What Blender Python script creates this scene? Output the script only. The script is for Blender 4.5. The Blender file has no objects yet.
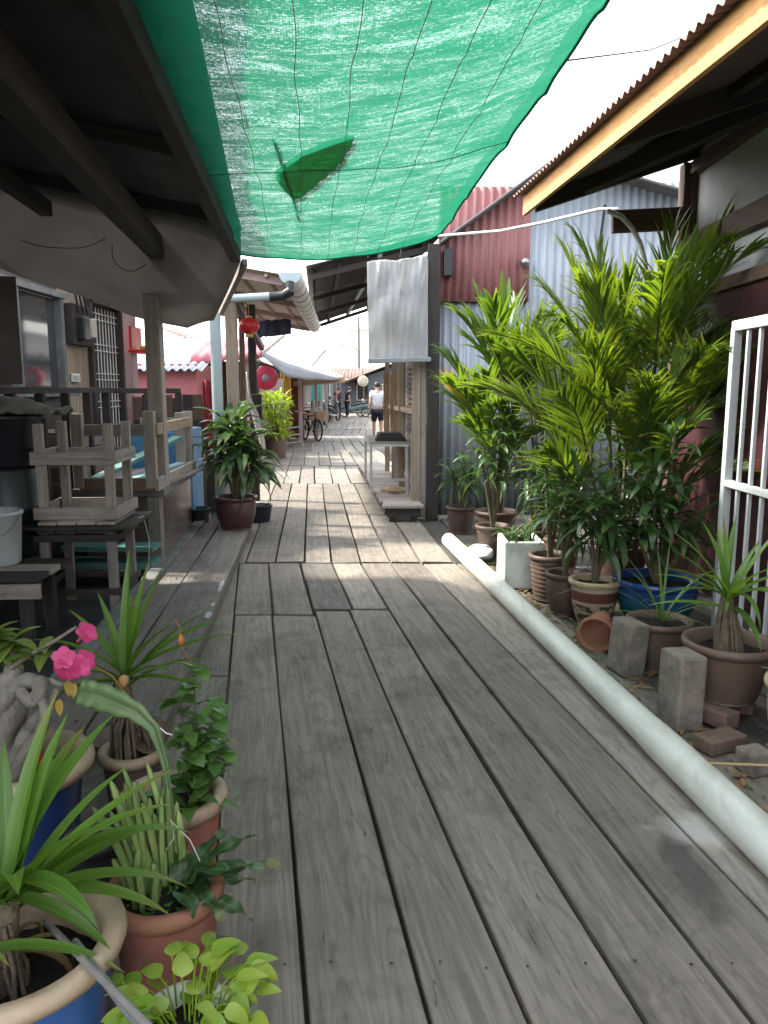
import bpy, bmesh, math, random
from mathutils import Vector, Matrix, noise as mnoise
R = math.radians
PI = math.pi
rnd = random.Random(11)
sc = bpy.context.scene
col = sc.collection

# ------------------------------------------------------------------ camera
EYE = 1.5
PITCH = 9.0
FPX = 769.0
cd = bpy.data.cameras.new('camera')
cam = bpy.data.objects.new('camera', cd)
col.objects.link(cam)
cam.location = (0, 0, EYE)
cam.rotation_euler = (R(90 - PITCH), 0, 0)
cd.sensor_fit = 'VERTICAL'
cd.sensor_height = 36
cd.lens = 36 * FPX / 1024
cd.clip_end = 2000
cd.clip_start = 0.02
sc.camera = cam
_c, _s = math.cos(R(PITCH)), math.sin(R(PITCH))

def ray(u, v):
    x = (u - 384) / FPX
    y = (512 - v) / FPX
    return x, _c + _s * y, -_s + _c * y

def at(u, v, Y):
    x, y, z = ray(u, v)
    k = Y / y
    return Vector((x * k, Y, EYE + z * k))

def G(u, v, z0=0.0):
    x, y, z = ray(u, v)
    k = (z0 - EYE) / z
    return Vector((x * k, y * k, z0))

# ------------------------------------------------------------------ mesh builder
class MB:
    def __init__(self):
        self.v, self.f, self.uv, self.mi, self.sm = [], [], [], [], []

    def add(self, verts, faces, uvs=None, mi=0, smooth=True):
        o = len(self.v)
        self.v += [tuple(p) for p in verts]
        for k, f in enumerate(faces):
            self.f.append(tuple(i + o for i in f))
            if uvs is None:
                self.uv.append([(0.0, 0.0)] * len(f))
            elif callable(uvs):
                self.uv.append([uvs(i) for i in f])
            else:
                self.uv.append([uvs[i] for i in f])
            self.mi.append(mi)
            self.sm.append(smooth)
        return self

    def build(self, name, mats, parent=None, world=True, bev=0.0, solid=0.0, sub=0):
        me = bpy.data.meshes.new(name)
        off = Vector((0, 0, 0))
        if parent is not None and world:
            p = parent
            while p is not None:
                off += p.location
                p = p.parent
        me.from_pydata([(x - off.x, y - off.y, z - off.z) for x, y, z in self.v], [], self.f)
        ul = me.uv_layers.new(name='UVMap')
        k = 0
        data = ul.data
        for fu in self.uv:
            for c in fu:
                data[k].uv = c
                k += 1
        me.polygons.foreach_set('material_index', self.mi)
        me.polygons.foreach_set('use_smooth', self.sm)
        if not isinstance(mats, (list, tuple)):
            mats = [mats]
        for m in mats:
            me.materials.append(m)
        me.update()
        o = bpy.data.objects.new(name, me)
        col.objects.link(o)
        if parent is not None:
            o.parent = parent
        if solid:
            md = o.modifiers.new('solid', 'SOLIDIFY')
            md.thickness = solid
            md.offset = 0
        if sub:
            md = o.modifiers.new('sub', 'SUBSURF')
            md.levels = md.render_levels = sub
        if bev:
            md = o.modifiers.new('bev', 'BEVEL')
            md.width = bev
            md.segments = 2
            md.limit_method = 'ANGLE'
            md.angle_limit = R(50)
        return o

def frame_of(d, up=Vector((0, 0, 1))):
    d = d.normalized()
    if abs(d.dot(up)) > 0.98:
        up = Vector((0, 1, 0))
    x = d.cross(up).normalized()
    return x, x.cross(d).normalized()      # side, up

def beam(mb, p0, p1, w, h, up=Vector((0, 0, 1)), mi=0, jit=0.0):
    """a bar of width w (sideways) and height h from p0 to p1; uv in metres along / across"""
    p0, p1 = Vector(p0), Vector(p1)
    d = p1 - p0
    L = d.length
    sx, sz = frame_of(d, Vector(up))
    vs = []
    for p in (p0, p1):
        for a, b in ((-1, -1), (1, -1), (1, 1), (-1, 1)):
            vs.append(p + sx * (a * w / 2 + rnd.uniform(-jit, jit)) + sz * (b * h / 2 + rnd.uniform(-jit, jit)))
    fs = [(0, 1, 5, 4), (1, 2, 6, 5), (2, 3, 7, 6), (3, 0, 4, 7), (3, 2, 1, 0), (4, 5, 6, 7)]
    u0, v0 = rnd.uniform(0, 40), rnd.uniform(0, 40)
    o = len(mb.v)
    mb.v += [tuple(p) for p in vs]
    for k, f in enumerate(fs):
        mb.f.append(tuple(i + o for i in f))
        if k < 4:
            ww = w if k % 2 == 0 else h
            q = [(0, 0), (0, ww), (L, ww), (L, 0)]
        else:
            q = [(0, 0), (0.02, 0), (0.02, h), (0, h)]
        mb.uv.append([(u0 + a, v0 + b + k * 0.31) for a, b in q])
        mb.mi.append(mi)
        mb.sm.append(False)
    return mb

def box(mb, c, s, rz=0.0, mi=0, tilt=None):
    """axis box centre c, size s, turned rz about z"""
    c = Vector(c)
    ax = max(range(3), key=lambda i: s[i])
    M = Matrix.Rotation(rz, 3, 'Z')
    if tilt is not None:
        M = M @ tilt
    e = [M @ Vector((1, 0, 0)), M @ Vector((0, 1, 0)), M @ Vector((0, 0, 1))]
    d = e[ax] * s[ax] / 2
    o = [i for i in range(3) if i != ax]
    up = e[o[1]]
    # frame_of gives side = d x up
    return beam(mb, c - d, c + d, s[o[0]], s[o[1]], up=up, mi=mi)

def sweep(mb, path, rad, seg=10, mi=0, caps=True, uvs=1.0):
    """tube along path; rad = number, list, or f(i, theta)"""
    path = [Vector(p) for p in path]
    n = len(path)
    vs, uvl = [], []
    t = (path[1] - path[0]).normalized()
    sx, sz = frame_of(t)
    L = 0.0
    for i, p in enumerate(path):
        if i:
            L += (path[i] - path[i - 1]).length
        if 0 < i < n - 1:
            nt = (path[i + 1] - path[i - 1]).normalized()
        elif i == n - 1:
            nt = (path[i] - path[i - 1]).normalized()
        else:
            nt = t
        q = t.rotation_difference(nt)
        sx = (q @ sx).normalized()
        sz = nt.cross(sx).normalized() * -1
        t = nt
        for k in range(seg):
            a = 2 * PI * k / seg
            r = rad(i, a) if callable(rad) else (rad[i] if isinstance(rad, (list, tuple)) else rad)
            vs.append(p + sx * (math.cos(a) * r) + sz * (math.sin(a) * r))
            uvl.append((L * uvs, k / seg * 0.3))
    fs = []
    for i in range(n - 1):
        for k in range(seg):
            k2 = (k + 1) % seg
            fs.append((i * seg + k, i * seg + k2, (i + 1) * seg + k2, (i + 1) * seg + k))
    mb.add(vs, fs, uvl, mi)
    if caps:
        o = len(vs)
        mb.add(vs[:seg], [tuple(range(seg))[::-1]], None, mi, False)
        mb.add(vs[-seg:], [tuple(range(seg))], None, mi, False)
    return mb

def lathe(mb, c, prof, seg=36, mi=0, axis=None, wob=0.0, caps=False):
    """profile [(r, z)] revolved about c; axis = Matrix 3x3 to turn it"""
    c = Vector(c)
    vs, uvl = [], []
    ph = rnd.uniform(0, 6)
    for r, z in prof:
        for k in range(seg):
            a = 2 * PI * k / seg
            rr = r * (1 + wob * math.sin(3 * a + ph))
            p = Vector((rr * math.cos(a), rr * math.sin(a), z))
            if axis is not None:
                p = axis @ p
            vs.append(c + p)
            uvl.append((k / seg, z))
    fs = []
    for i in range(len(prof) - 1):
        for k in range(seg):
            k2 = (k + 1) % seg
            fs.append((i * seg + k, i * seg + k2, (i + 1) * seg + k2, (i + 1) * seg + k))
    mb.add(vs, fs, uvl, mi)
    return mb

def grid(mb, fn, nu, nv, mi=0, uvs=(1, 1), smooth=True, matfn=None):
    """fn(a, b) with a, b in 0..1"""
    vs = [Vector(fn(i / nu, j / nv)) for j in range(nv + 1) for i in range(nu + 1)]
    ul = [(i / nu * uvs[0], j / nv * uvs[1]) for j in range(nv + 1) for i in range(nu + 1)]
    fs = [(j * (nu + 1) + i, j * (nu + 1) + i + 1, (j + 1) * (nu + 1) + i + 1, (j + 1) * (nu + 1) + i)
          for j in range(nv) for i in range(nu)]
    return mb.add(vs, fs, ul, mi, smooth)

def corrug(mb, p, pu, pv, waves, amp, nrm, mi=0, per=6):
    """corrugated sheet: corner p, edge vectors pu (across the ribs) and pv (along them)"""
    p, pu, pv, nrm = Vector(p), Vector(pu), Vector(pv), Vector(nrm).normalized()
    n = int(waves * per)
    return grid(mb, lambda a, b: p + pu * a + pv * b + nrm * (amp * math.sin(2 * PI * waves * a)), n, 2, mi,
                (pu.length, pv.length))

def smooth_path(pts, k=6):
    pts = [Vector(p) for p in pts]
    out = []
    for i in range(len(pts) - 1):
        pa, p1, p2, pb = pts[max(0, i - 1)], pts[i], pts[i + 1], pts[min(len(pts) - 1, i + 2)]
        for j in range(k):
            s = j / k
            out.append(0.5 * ((2 * p1) + (p2 - pa) * s + (2 * pa - 5 * p1 + 4 * p2 - pb) * s * s + (3 * p1 - pa - 3 * p2 + pb) * s ** 3))
    out.append(pts[-1])
    return out

def ngon_prism(mb, pts, d, mi=0):
    """polygon pts (3D, planar) extruded by vector d"""
    d = Vector(d)
    n = len(pts)
    vs = [Vector(p) for p in pts] + [Vector(p) + d for p in pts]
    fs = [tuple(range(n))[::-1], tuple(range(n, 2 * n))]
    fs += [(i, (i + 1) % n, n + (i + 1) % n, n + i) for i in range(n)]
    ul = [((v.x + v.y) * 1.0, v.z * 1.0) for v in vs]
    return mb.add(vs, fs, ul, mi, False)

# ------------------------------------------------------------------ objects
def thing(name, label, cat, loc=(0, 0, 0), group=None, rz=0.0):
    o = bpy.data.objects.new(name, None)
    col.objects.link(o)
    o.location = loc
    o.rotation_euler = (0, 0, rz)
    o.empty_display_size = 0.1
    o['label'] = label
    o['category'] = cat
    if group:
        o['group'] = group
    return o

def tag(o, label, cat, group=None, kind=None):
    o['label'] = label
    o['category'] = cat
    if group:
        o['group'] = group
    if kind:
        o['kind'] = kind
    return o

def struct(o, kind='structure'):
    o['kind'] = kind
    return o

def dup(root, loc, rz, label, group=None):
    r = root.copy()
    col.objects.link(r)
    r.location = loc
    r.rotation_euler = (0, 0, rz)
    r['label'] = label
    if group:
        r['group'] = group
    for ch in list(root.children):
        c = ch.copy()
        col.objects.link(c)
        c.parent = r
        for g in list(ch.children):
            d = g.copy()
            col.objects.link(d)
            d.parent = c
    return r

# ------------------------------------------------------------------ materials
class NT:
    def __init__(self, name):
        self.m = bpy.data.materials.new(name)
        self.m.use_nodes = True
        self.t = self.m.node_tree
        self.b = self.t.nodes['Principled BSDF']
        self.o = self.t.nodes['Material Output']

    def n(self, typ, ins=None, **kw):
        x = self.t.nodes.new(typ)
        for k, v in kw.items():
            setattr(x, k, v)
        for k, v in (ins or {}).items():
            self.set(x.inputs[k], v)
        return x

    def set(self, sock, v):
        if isinstance(v, bpy.types.NodeSocket):
            self.t.links.new(v, sock)
        elif isinstance(v, (tuple, list)) and len(v) == 3 and sock.type == 'RGBA':
            sock.default_value = (*v, 1)
        else:
            sock.default_value = v

    def math(self, op, a, b=0.0, clamp=False):
        x = self.n('ShaderNodeMath', {0: a, 1: b}, operation=op, use_clamp=clamp)
        return x.outputs[0]

    def mix(self, f, a, b, blend='MIX'):
        x = self.n('ShaderNodeMix', None, data_type='RGBA', blend_type=blend)
        self.set(x.inputs[0], f)
        self.set(x.inputs[6], a)
        self.set(x.inputs[7], b)
        return x.outputs[2]

    def ramp(self, f, lo, hi):
        x = self.n('ShaderNodeMapRange', {0: f, 1: lo, 2: hi})
        return x.outputs[0]

    def coord(self, kind='Object', scale=(1, 1, 1), add=None):
        tc = self.n('ShaderNodeTexCoord')
        v = tc.outputs[kind]
        if add is not None:
            v = self.n('ShaderNodeVectorMath', {0: v, 1: add}, operation='ADD').outputs[0]
        return self.n('ShaderNodeMapping', {0: v, 3: scale}).outputs[0]

    def noise(self, vec, scale=5, detail=4, rough=0.55, dist=0.0):
        return self.n('ShaderNodeTexNoise', {'Vector': vec, 'Scale': scale, 'Detail': detail, 'Roughness': rough,
                                             'Distortion': dist}).outputs[0]

    def island(self):
        return self.n('ShaderNodeNewGeometry').outputs['Random Per Island']

    def bump(self, h, strength=0.3, dist=0.01):
        x = self.n('ShaderNodeBump', {'Height': h, 'Strength': strength, 'Distance': dist})
        self.set(self.b.inputs['Normal'], x.outputs[0])

    def done(self, colour, rough=0.6, metal=0.0, spec=0.5):
        self.set(self.b.inputs['Base Color'], colour)
        self.set(self.b.inputs['Roughness'], rough)
        self.set(self.b.inputs['Metallic'], metal)
        self.set(self.b.inputs['Specular IOR Level'], spec)
        return self.m

MATS = {}
def M(name, c1, c2=None, rough=0.7, scale=6.0, bump=0.15, metal=0.0, spec=0.4, rnd_isl=0.0, dirt=None, dirt_amt=0.5,
      stretch=(1, 1, 1), dirt_scale=3.0, bdist=0.01):
    if name in MATS:
        return MATS[name]
    t = NT(name)
    v = t.coord('Object', stretch)
    n1 = t.noise(v, scale, 6, 0.6)
    c2 = c2 or tuple(x * 0.7 for x in c1)
    cc = t.mix(t.ramp(n1, 0.3, 0.7), c1, c2)
    if dirt:
        n2 = t.noise(v, dirt_scale, 8, 0.68, 0.4)
        cc = t.mix(t.math('MULTIPLY', t.ramp(n2, 0.48, 0.68), dirt_amt), cc, dirt)
    if rnd_isl:
        k = t.math('ADD', t.math('MULTIPLY', t.island(), 2 * rnd_isl), 1 - rnd_isl)
        cc = t.mix(1.0, cc, t.n('ShaderNodeCombineColor', {0: k, 1: k, 2: k}).outputs[0], 'MULTIPLY')
    if bump:
        n3 = t.noise(v, scale * 6, 5, 0.6)
        t.bump(n3, bump, bdist)
    rr = t.math('ADD', t.math('MULTIPLY', n1, 0.3), rough - 0.15, True)
    MATS[name] = t.done(cc, rr, metal, spec)
    return MATS[name]

def WOOD(name, c1, c2, dark=(0.03, 0.027, 0.025), rough=0.75, grain=1.0, var=0.25, dirt_amt=0.5, bump=0.35, rings=0.35, stain=False):
    """weathered sawn timber: uv = metres along / across each board"""
    if name in MATS:
        return MATS[name]
    t = NT(name)
    isl = t.island()
    off = t.n('ShaderNodeCombineXYZ', {0: t.math('MULTIPLY', isl, 37.0), 1: t.math('MULTIPLY', isl, 91.0),
                                       2: t.math('MULTIPLY', isl, 53.0)}).outputs[0]
    tc = t.n('ShaderNodeTexCoord').outputs['UV']
    base = t.n('ShaderNodeVectorMath', {0: tc, 1: off}, operation='ADD').outputs[0]
    def mp(sx, sy):
        return t.n('ShaderNodeMapping', {0: base, 3: (sx, sy, 1)}).outputs[0]
    broad = t.noise(mp(0.9, 7), 1.0, 3, 0.5, 0.6)
    rg = t.math('SINE', t.math('MULTIPLY', broad, 70.0 * grain))
    fine = t.noise(mp(5, 170), 1.0, 4, 0.65)
    mid = t.noise(mp(1.6, 34), 1.0, 5, 0.6, 0.3)
    cc = t.mix(t.ramp(mid, 0.3, 0.7), c1, c2)
    cc = t.mix(t.math('MULTIPLY', t.ramp(rg, 0.1, 1.0), rings), cc, tuple(x * 0.5 for x in c2))
    cc = t.mix(t.math('MULTIPLY', t.ramp(fine, 0.55, 0.8), 0.5), cc, dark)
    ck = t.math('ABSOLUTE', t.math('SUBTRACT', t.noise(mp(0.45, 11), 1.0, 3, 0.55), 0.5))
    cm = t.math('MULTIPLY', t.math('LESS_THAN', ck, 0.0028), t.math('GREATER_THAN', t.noise(mp(0.9, 3), 1.0, 2), 0.54))
    cc = t.mix(t.math('MULTIPLY', cm, 0.55), cc, tuple(x * 0.5 for x in dark))
    ob = t.coord('Object')
    st = t.noise(ob, 2.2, 8, 0.7, 0.5)
    cc = t.mix(t.math('MULTIPLY', t.ramp(st, 0.5, 0.72), dirt_amt), cc, dark)
    pale = t.noise(ob, 1.1, 6, 0.65)
    cc = t.mix(t.math('MULTIPLY', t.ramp(pale, 0.5, 0.75), 0.35), cc, tuple(min(1, x * 1.5) for x in c1))
    k = t.math('ADD', t.math('MULTIPLY', isl, 2 * var), 1 - var)
    cc = t.mix(1.0, cc, t.n('ShaderNodeCombineColor', {0: k, 1: k, 2: k}).outputs[0], 'MULTIPLY')
    if stain:      # a damp patch and a dusting of pale powder where they lie on the real walk
        for (u_, v_, sx_, sy_, ang, colr, amt) in ((690, 872, 3.2, 13.0, 0.12, (0.045, 0.043, 0.042), 0.7), (735, 828, 7.0, 3.2, 0.1, (0.55, 0.53, 0.5), 0.6), (420, 640, 5.0, 2.6, 0.1, (0.07, 0.065, 0.055), 0.35)):
            g_ = G(u_, v_)
            dv_ = t.n('ShaderNodeVectorMath', {0: t.n('ShaderNodeNewGeometry').outputs['Position'], 1: tuple(g_)}, operation='SUBTRACT').outputs[0]
            mp_ = t.n('ShaderNodeMapping', {0: dv_, 2: (0, 0, ang), 3: (sy_, sx_, 1)}).outputs[0]
            ln_ = t.n('ShaderNodeVectorMath', {0: mp_}, operation='LENGTH').outputs['Value']
            e_ = t.math('ADD', ln_, t.math('MULTIPLY', t.math('SUBTRACT', t.noise(ob, 9, 4, 0.6), 0.5), 0.9))
            cc = t.mix(t.math('MULTIPLY', t.ramp(e_, 1.0, 0.55), amt), cc, colr)
    h = t.math('ADD', t.math('MULTIPLY', fine, -0.8), t.math('MULTIPLY', rg, -0.12 * rings))
    h = t.math('ADD', h, t.math('MULTIPLY', mid, 0.6))
    t.bump(h, bump, 0.004)
    rr = t.math('ADD', t.math('MULTIPLY', st, 0.35), rough - 0.2, True)
    MATS[name] = t.done(cc, rr, 0, 0.35)
    return MATS[name]

def LEAF(name, c1, c2, tr=0.35, rough=0.38, rib=(0.3, 0.4, 0.12), ribw=0.05, var=0.3, vein=0.0, tip=None, tcol=None):
    """leaf blade: uv.x along, uv.y across"""
    if name in MATS:
        return MATS[name]
    t = NT(name)
    isl = t.island()
    uv = t.n('ShaderNodeSeparateXYZ', {0: t.n('ShaderNodeTexCoord').outputs['UV']})
    v = t.coord('Object')
    n1 = t.noise(v, 14, 4, 0.6)
    f = t.math('ADD', t.math('MULTIPLY', isl, 0.75), t.math('MULTIPLY', n1, 0.25))
    cc = t.mix(f, c1, c2)
    d = t.math('ABSOLUTE', t.math('SUBTRACT', uv.outputs[1], 0.5))
    if tip:
        tt = t.math('MULTIPLY', t.ramp(uv.outputs[0], 0.72, 1.0), t.math('GREATER_THAN', isl, 0.55))
        cc = t.mix(t.math('MULTIPLY', tt, 0.8), cc, tip)
    st = t.noise(t.n('ShaderNodeMapping', {0: t.n('ShaderNodeTexCoord').outputs['UV'], 3: (0.5, 26, 1)}).outputs[0], 1.0, 2)
    cc = t.mix(t.math('MULTIPLY', st, vein), cc, tuple(x * 0.45 for x in c1))
    cc = t.mix(t.math('MULTIPLY', t.math('LESS_THAN', d, ribw), 0.55), cc, rib)
    t.done(cc, rough, 0, 0.5)
    t.bump(st, 0.2, 0.003)
    tl = t.n('ShaderNodeBsdfTranslucent', {'Color': t.mix(1.0, cc, tcol or (2.2, 2.0, 0.7), 'MULTIPLY')})
    mx = t.n('ShaderNodeMixShader', {0: tr, 1: t.b.outputs[0], 2: tl.outputs[0]})
    t.set(t.o.inputs[0], mx.outputs[0])
    MATS[name] = t.m
    return t.m

def SHEET(name, c1, c2, tr=0.4, alpha=0.0, rough=0.5, scale=4.0, dirt=(0.1, 0.09, 0.07), dirt_amt=0.5, dirt_scale=2.0):
    """cloth, tarpaulin or plastic sheet with light passing through"""
    if name in MATS:
        return MATS[name]
    t = NT(name)
    v = t.coord('Object')
    n1 = t.noise(v, scale, 6, 0.6, 0.3)
    cc = t.mix(t.ramp(n1, 0.3, 0.7), c1, c2)
    n2 = t.noise(v, dirt_scale, 8, 0.7, 0.5)
    cc = t.mix(t.math('MULTIPLY', t.ramp(n2, 0.48, 0.7), dirt_amt), cc, dirt)
    t.bump(t.noise(v, scale * 3, 4, 0.5), 0.25, 0.02)
    t.done(cc, rough)
    tl = t.n('ShaderNodeBsdfTranslucent', {'Color': cc})
    mx = t.n('ShaderNodeMixShader', {0: tr, 1: t.b.outputs[0], 2: tl.outputs[0]})
    out = mx.outputs[0]
    if alpha:
        tp = t.n('ShaderNodeBsdfTransparent')
        out = t.n('ShaderNodeMixShader', {0: alpha, 1: out, 2: tp.outputs[0]}).outputs[0]
    t.set(t.o.inputs[0], out)
    MATS[name] = t.m
    return t.m

def GLASS(name, tint=(0.03, 0.035, 0.04)):
    if name in MATS:
        return MATS[name]
    t = NT(name)
    t.done(tint, 0.06, 0.0, 0.9)
    MATS[name] = t.m
    return t.m

# timber
m_deck = WOOD('deck_boards', (0.27, 0.238, 0.20), (0.165, 0.146, 0.124), dirt_amt=0.6, var=0.24, rings=0.34, stain=True)
m_side = WOOD('side_boards', (0.235, 0.21, 0.185), (0.14, 0.125, 0.11), dirt_amt=0.65)
m_grey = WOOD('grey_timber', (0.40, 0.35, 0.31), (0.26, 0.22, 0.195), rings=0.2)
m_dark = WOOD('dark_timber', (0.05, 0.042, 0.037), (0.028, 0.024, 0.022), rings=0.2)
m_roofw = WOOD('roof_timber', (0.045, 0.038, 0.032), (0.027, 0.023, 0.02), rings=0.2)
m_tan = WOOD('tan_timber', (0.46, 0.33, 0.19), (0.30, 0.20, 0.11), rings=0.25, dirt_amt=0.35)
m_slat = WOOD('pale_slat', (0.36, 0.29, 0.22), (0.26, 0.2, 0.15), rings=0.1, dirt_amt=0.3, var=0.12)
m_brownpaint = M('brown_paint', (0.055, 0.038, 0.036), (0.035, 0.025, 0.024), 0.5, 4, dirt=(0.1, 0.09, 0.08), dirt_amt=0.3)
m_maroon = M('maroon_paint', (0.065, 0.018, 0.022), (0.045, 0.013, 0.017), 0.5, 4, dirt=(0.06, 0.03, 0.03))
m_white = M('white_paint', (0.72, 0.72, 0.70), (0.62, 0.62, 0.6), 0.45, 5, dirt=(0.3, 0.27, 0.22), dirt_amt=0.35)
m_cream = M('cream_wall', (0.55, 0.5, 0.43), (0.45, 0.41, 0.35), 0.7, 3, dirt=(0.2, 0.18, 0.15), dirt_amt=0.4)
m_pinkwall = M('pink_wall', (0.42, 0.14, 0.155), (0.35, 0.115, 0.13), 0.7, 3, dirt=(0.3, 0.15, 0.15), dirt_amt=0.3)
m_pinkcol = M('dusty_pink_paint', (0.42, 0.29, 0.28), (0.34, 0.24, 0.23), 0.6, 4)
m_cement = M('cement', (0.055, 0.055, 0.058), (0.03, 0.03, 0.033), 0.35, 3, dirt=(0.03, 0.03, 0.03), dirt_amt=0.6)
m_kerb = M('grey_kerb', (0.19, 0.19, 0.185), (0.12, 0.12, 0.12), 0.8, 5, 0.4, dirt=(0.05, 0.05, 0.05), dirt_amt=0.6)
m_concrete = M('concrete_block', (0.27, 0.235, 0.19), (0.17, 0.15, 0.125), 0.9, 18, 0.9, dirt=(0.05, 0.06, 0.035), dirt_amt=0.75, dirt_scale=7)
m_pvc = M('grey_pvc', (0.70, 0.72, 0.66), (0.60, 0.63, 0.57), 0.42, 4, 0.05, dirt=(0.3, 0.28, 0.22), dirt_amt=0.5, dirt_scale=5.5, stretch=(1, 0.35, 1))
m_pvc2 = M('grey_downpipe', (0.33, 0.4, 0.41), (0.28, 0.34, 0.35), 0.4, 4, 0.03)
m_black = M('black_plastic', (0.018, 0.02, 0.026), (0.012, 0.013, 0.018), 0.35, 5, 0.05)
m_rubber = M('tyre_rubber', (0.015, 0.015, 0.015), None, 0.8, 9)
m_chrome = M('dull_metal', (0.4, 0.4, 0.4), (0.3, 0.3, 0.3), 0.35, 8, 0.05, metal=0.9)
m_steel = M('galvanised_steel', (0.4, 0.41, 0.43), (0.3, 0.31, 0.33), 0.45, 5, 0.1, metal=0.6)
m_grille = M('grille_paint', (0.5, 0.54, 0.55), (0.43, 0.47, 0.49), 0.45, 6, 0.05, dirt=(0.35, 0.3, 0.25), dirt_amt=0.3)
m_soil = M('potting_soil', (0.032, 0.024, 0.018), (0.012, 0.01, 0.008), 0.95, 40, 1.0, bdist=0.03)
m_bark = M('palm_stem', (0.13, 0.11, 0.07), (0.07, 0.07, 0.035), 0.8, 12, 0.5, stretch=(1, 1, 0.3))
m_greybark = M('desert_rose_bark', (0.29, 0.265, 0.225), (0.14, 0.125, 0.105), 0.8, 12, 0.5, dirt=(0.10, 0.09, 0.065), dirt_amt=0.75, dirt_scale=10, bdist=0.012)
m_roots = M('dry_fibre', (0.2, 0.155, 0.11), (0.1, 0.075, 0.055), 0.9, 20, 0.8)
m_redcor = M('red_corrugated', (0.36, 0.155, 0.155), (0.29, 0.125, 0.125), 0.55, 2.5, 0.1, dirt=(0.2, 0.09, 0.085), dirt_amt=0.45, stretch=(2, 2, 0.4))
m_greycor = M('grey_corrugated', (0.38, 0.42, 0.47), (0.31, 0.35, 0.40), 0.5, 2.5, 0.1, metal=0.25, dirt=(0.2, 0.2, 0.2), dirt_amt=0.4, stretch=(2, 2, 0.4))
m_rustroof = M('rusty_roof', (0.19, 0.105, 0.08), (0.13, 0.08, 0.065), 0.7, 5, 0.2, dirt=(0.05, 0.04, 0.035), dirt_amt=0.5)
m_greyroof = M('grey_sheet_roof', (0.13, 0.12, 0.125), (0.09, 0.085, 0.09), 0.6, 4, 0.2, dirt=(0.04, 0.04, 0.04))
m_bluecor = M('blue_white_roof', (0.5, 0.56, 0.62), (0.42, 0.48, 0.55), 0.5, 3, 0.1)
m_fascia = WOOD('yellow_fascia', (0.62, 0.34, 0.125), (0.44, 0.21, 0.07), rings=0.3, dirt_amt=0.3, var=0.08, bump=0.2)
m_panelwhite = M('pale_board', (0.5, 0.5, 0.53), (0.42, 0.42, 0.45), 0.7, 3, dirt=(0.28, 0.26, 0.26), dirt_amt=0.3)
m_redplastic = M('red_plastic', (0.55, 0.02, 0.02), (0.42, 0.015, 0.015), 0.35, 5, 0.05)
m_pinkplastic = M('pink_plastic', (0.75, 0.06, 0.13), (0.65, 0.05, 0.11), 0.4, 5, 0.05)
m_gold = M('gold_trim', (0.6, 0.38, 0.06), None, 0.4, 8, 0.1)
m_teal = M('teal_panel', (0.05, 0.32, 0.28), (0.04, 0.25, 0.22), 0.5, 4, 0.1)
m_tealwood = M('teal_painted_wood', (0.09, 0.24, 0.22), (0.07, 0.18, 0.17), 0.6, 6, 0.3, dirt=(0.2, 0.18, 0.16))
m_bluepaint = M('blue_paint', (0.10, 0.27, 0.45), (0.07, 0.2, 0.36), 0.5, 5, 0.1)
m_yellow = M('yellow_cloth', (0.7, 0.42, 0.07), (0.6, 0.36, 0.06), 0.7, 5, 0.1)
m_card = M('cardboard', (0.42, 0.28, 0.17), (0.36, 0.24, 0.14), 0.8, 5, 0.1)
m_foam = M('white_foam', (0.72, 0.76, 0.75), (0.63, 0.67, 0.65), 0.75, 9, 0.2, dirt=(0.28, 0.28, 0.24), dirt_amt=0.5, dirt_scale=6)
m_tile = M('brown_tile', (0.13, 0.09, 0.085), (0.085, 0.06, 0.058), 0.18, 2.5, 0.02, spec=0.6, dirt=(0.3, 0.25, 0.21), dirt_amt=0.4)
m_bucket = M('pale_bucket', (0.42, 0.45, 0.47), (0.36, 0.39, 0.41), 0.5, 6, 0.05, dirt=(0.2, 0.2, 0.2), dirt_amt=0.4)
m_sack = M('grey_sacking', (0.2, 0.185, 0.17), (0.12, 0.11, 0.1), 0.9, 20, 0.8)
m_cord = M('black_cord', (0.02, 0.02, 0.02), None, 0.6, 6, 0)
m_rope = M('white_cord', (0.6, 0.6, 0.57), None, 0.7, 30, 0.2)
m_brick = M('old_brick', (0.22, 0.13, 0.1), (0.13, 0.1, 0.08), 0.9, 16, 0.7, dirt=(0.06, 0.06, 0.045), dirt_amt=0.7)
# pots
m_terra = M('terracotta', (0.40, 0.16, 0.12), (0.32, 0.125, 0.095), 0.7, 7, 0.2, dirt=(0.5, 0.38, 0.31), dirt_amt=0.45, dirt_scale=4)
m_terra2 = M('terracotta_rim', (0.34, 0.155, 0.095), (0.26, 0.12, 0.075), 0.7, 9, 0.2)
m_beige = M('beige_stoneware', (0.46, 0.36, 0.25), (0.37, 0.28, 0.19), 0.5, 12, 0.3, dirt=(0.15, 0.115, 0.08), dirt_amt=0.6, dirt_scale=9)
m_potblue = M('blue_glaze', (0.035, 0.13, 0.42), (0.025, 0.075, 0.27), 0.22, 5, 0.03, spec=0.6, dirt=(0.25, 0.26, 0.28), dirt_amt=0.25)
m_potnavy = M('navy_glaze', (0.02, 0.05, 0.15), (0.015, 0.03, 0.1), 0.25, 5, 0.03, spec=0.6)
m_potbrown = M('brown_glaze', (0.085, 0.035, 0.032), (0.06, 0.026, 0.025), 0.3, 5, 0.03, spec=0.55)
m_potgrey = M('brown_grey_clay', (0.14, 0.092, 0.07), (0.095, 0.064, 0.05), 0.5, 5, 0.1, dirt=(0.06, 0.045, 0.035), dirt_amt=0.7)
m_potwhite = M('white_pot', (0.6, 0.6, 0.57), (0.5, 0.5, 0.48), 0.5, 6, 0.05, dirt=(0.25, 0.23, 0.18), dirt_amt=0.4)
m_darkclay = M('dark_clay', (0.10, 0.06, 0.045), (0.065, 0.04, 0.032), 0.6, 8, 0.2)

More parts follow.
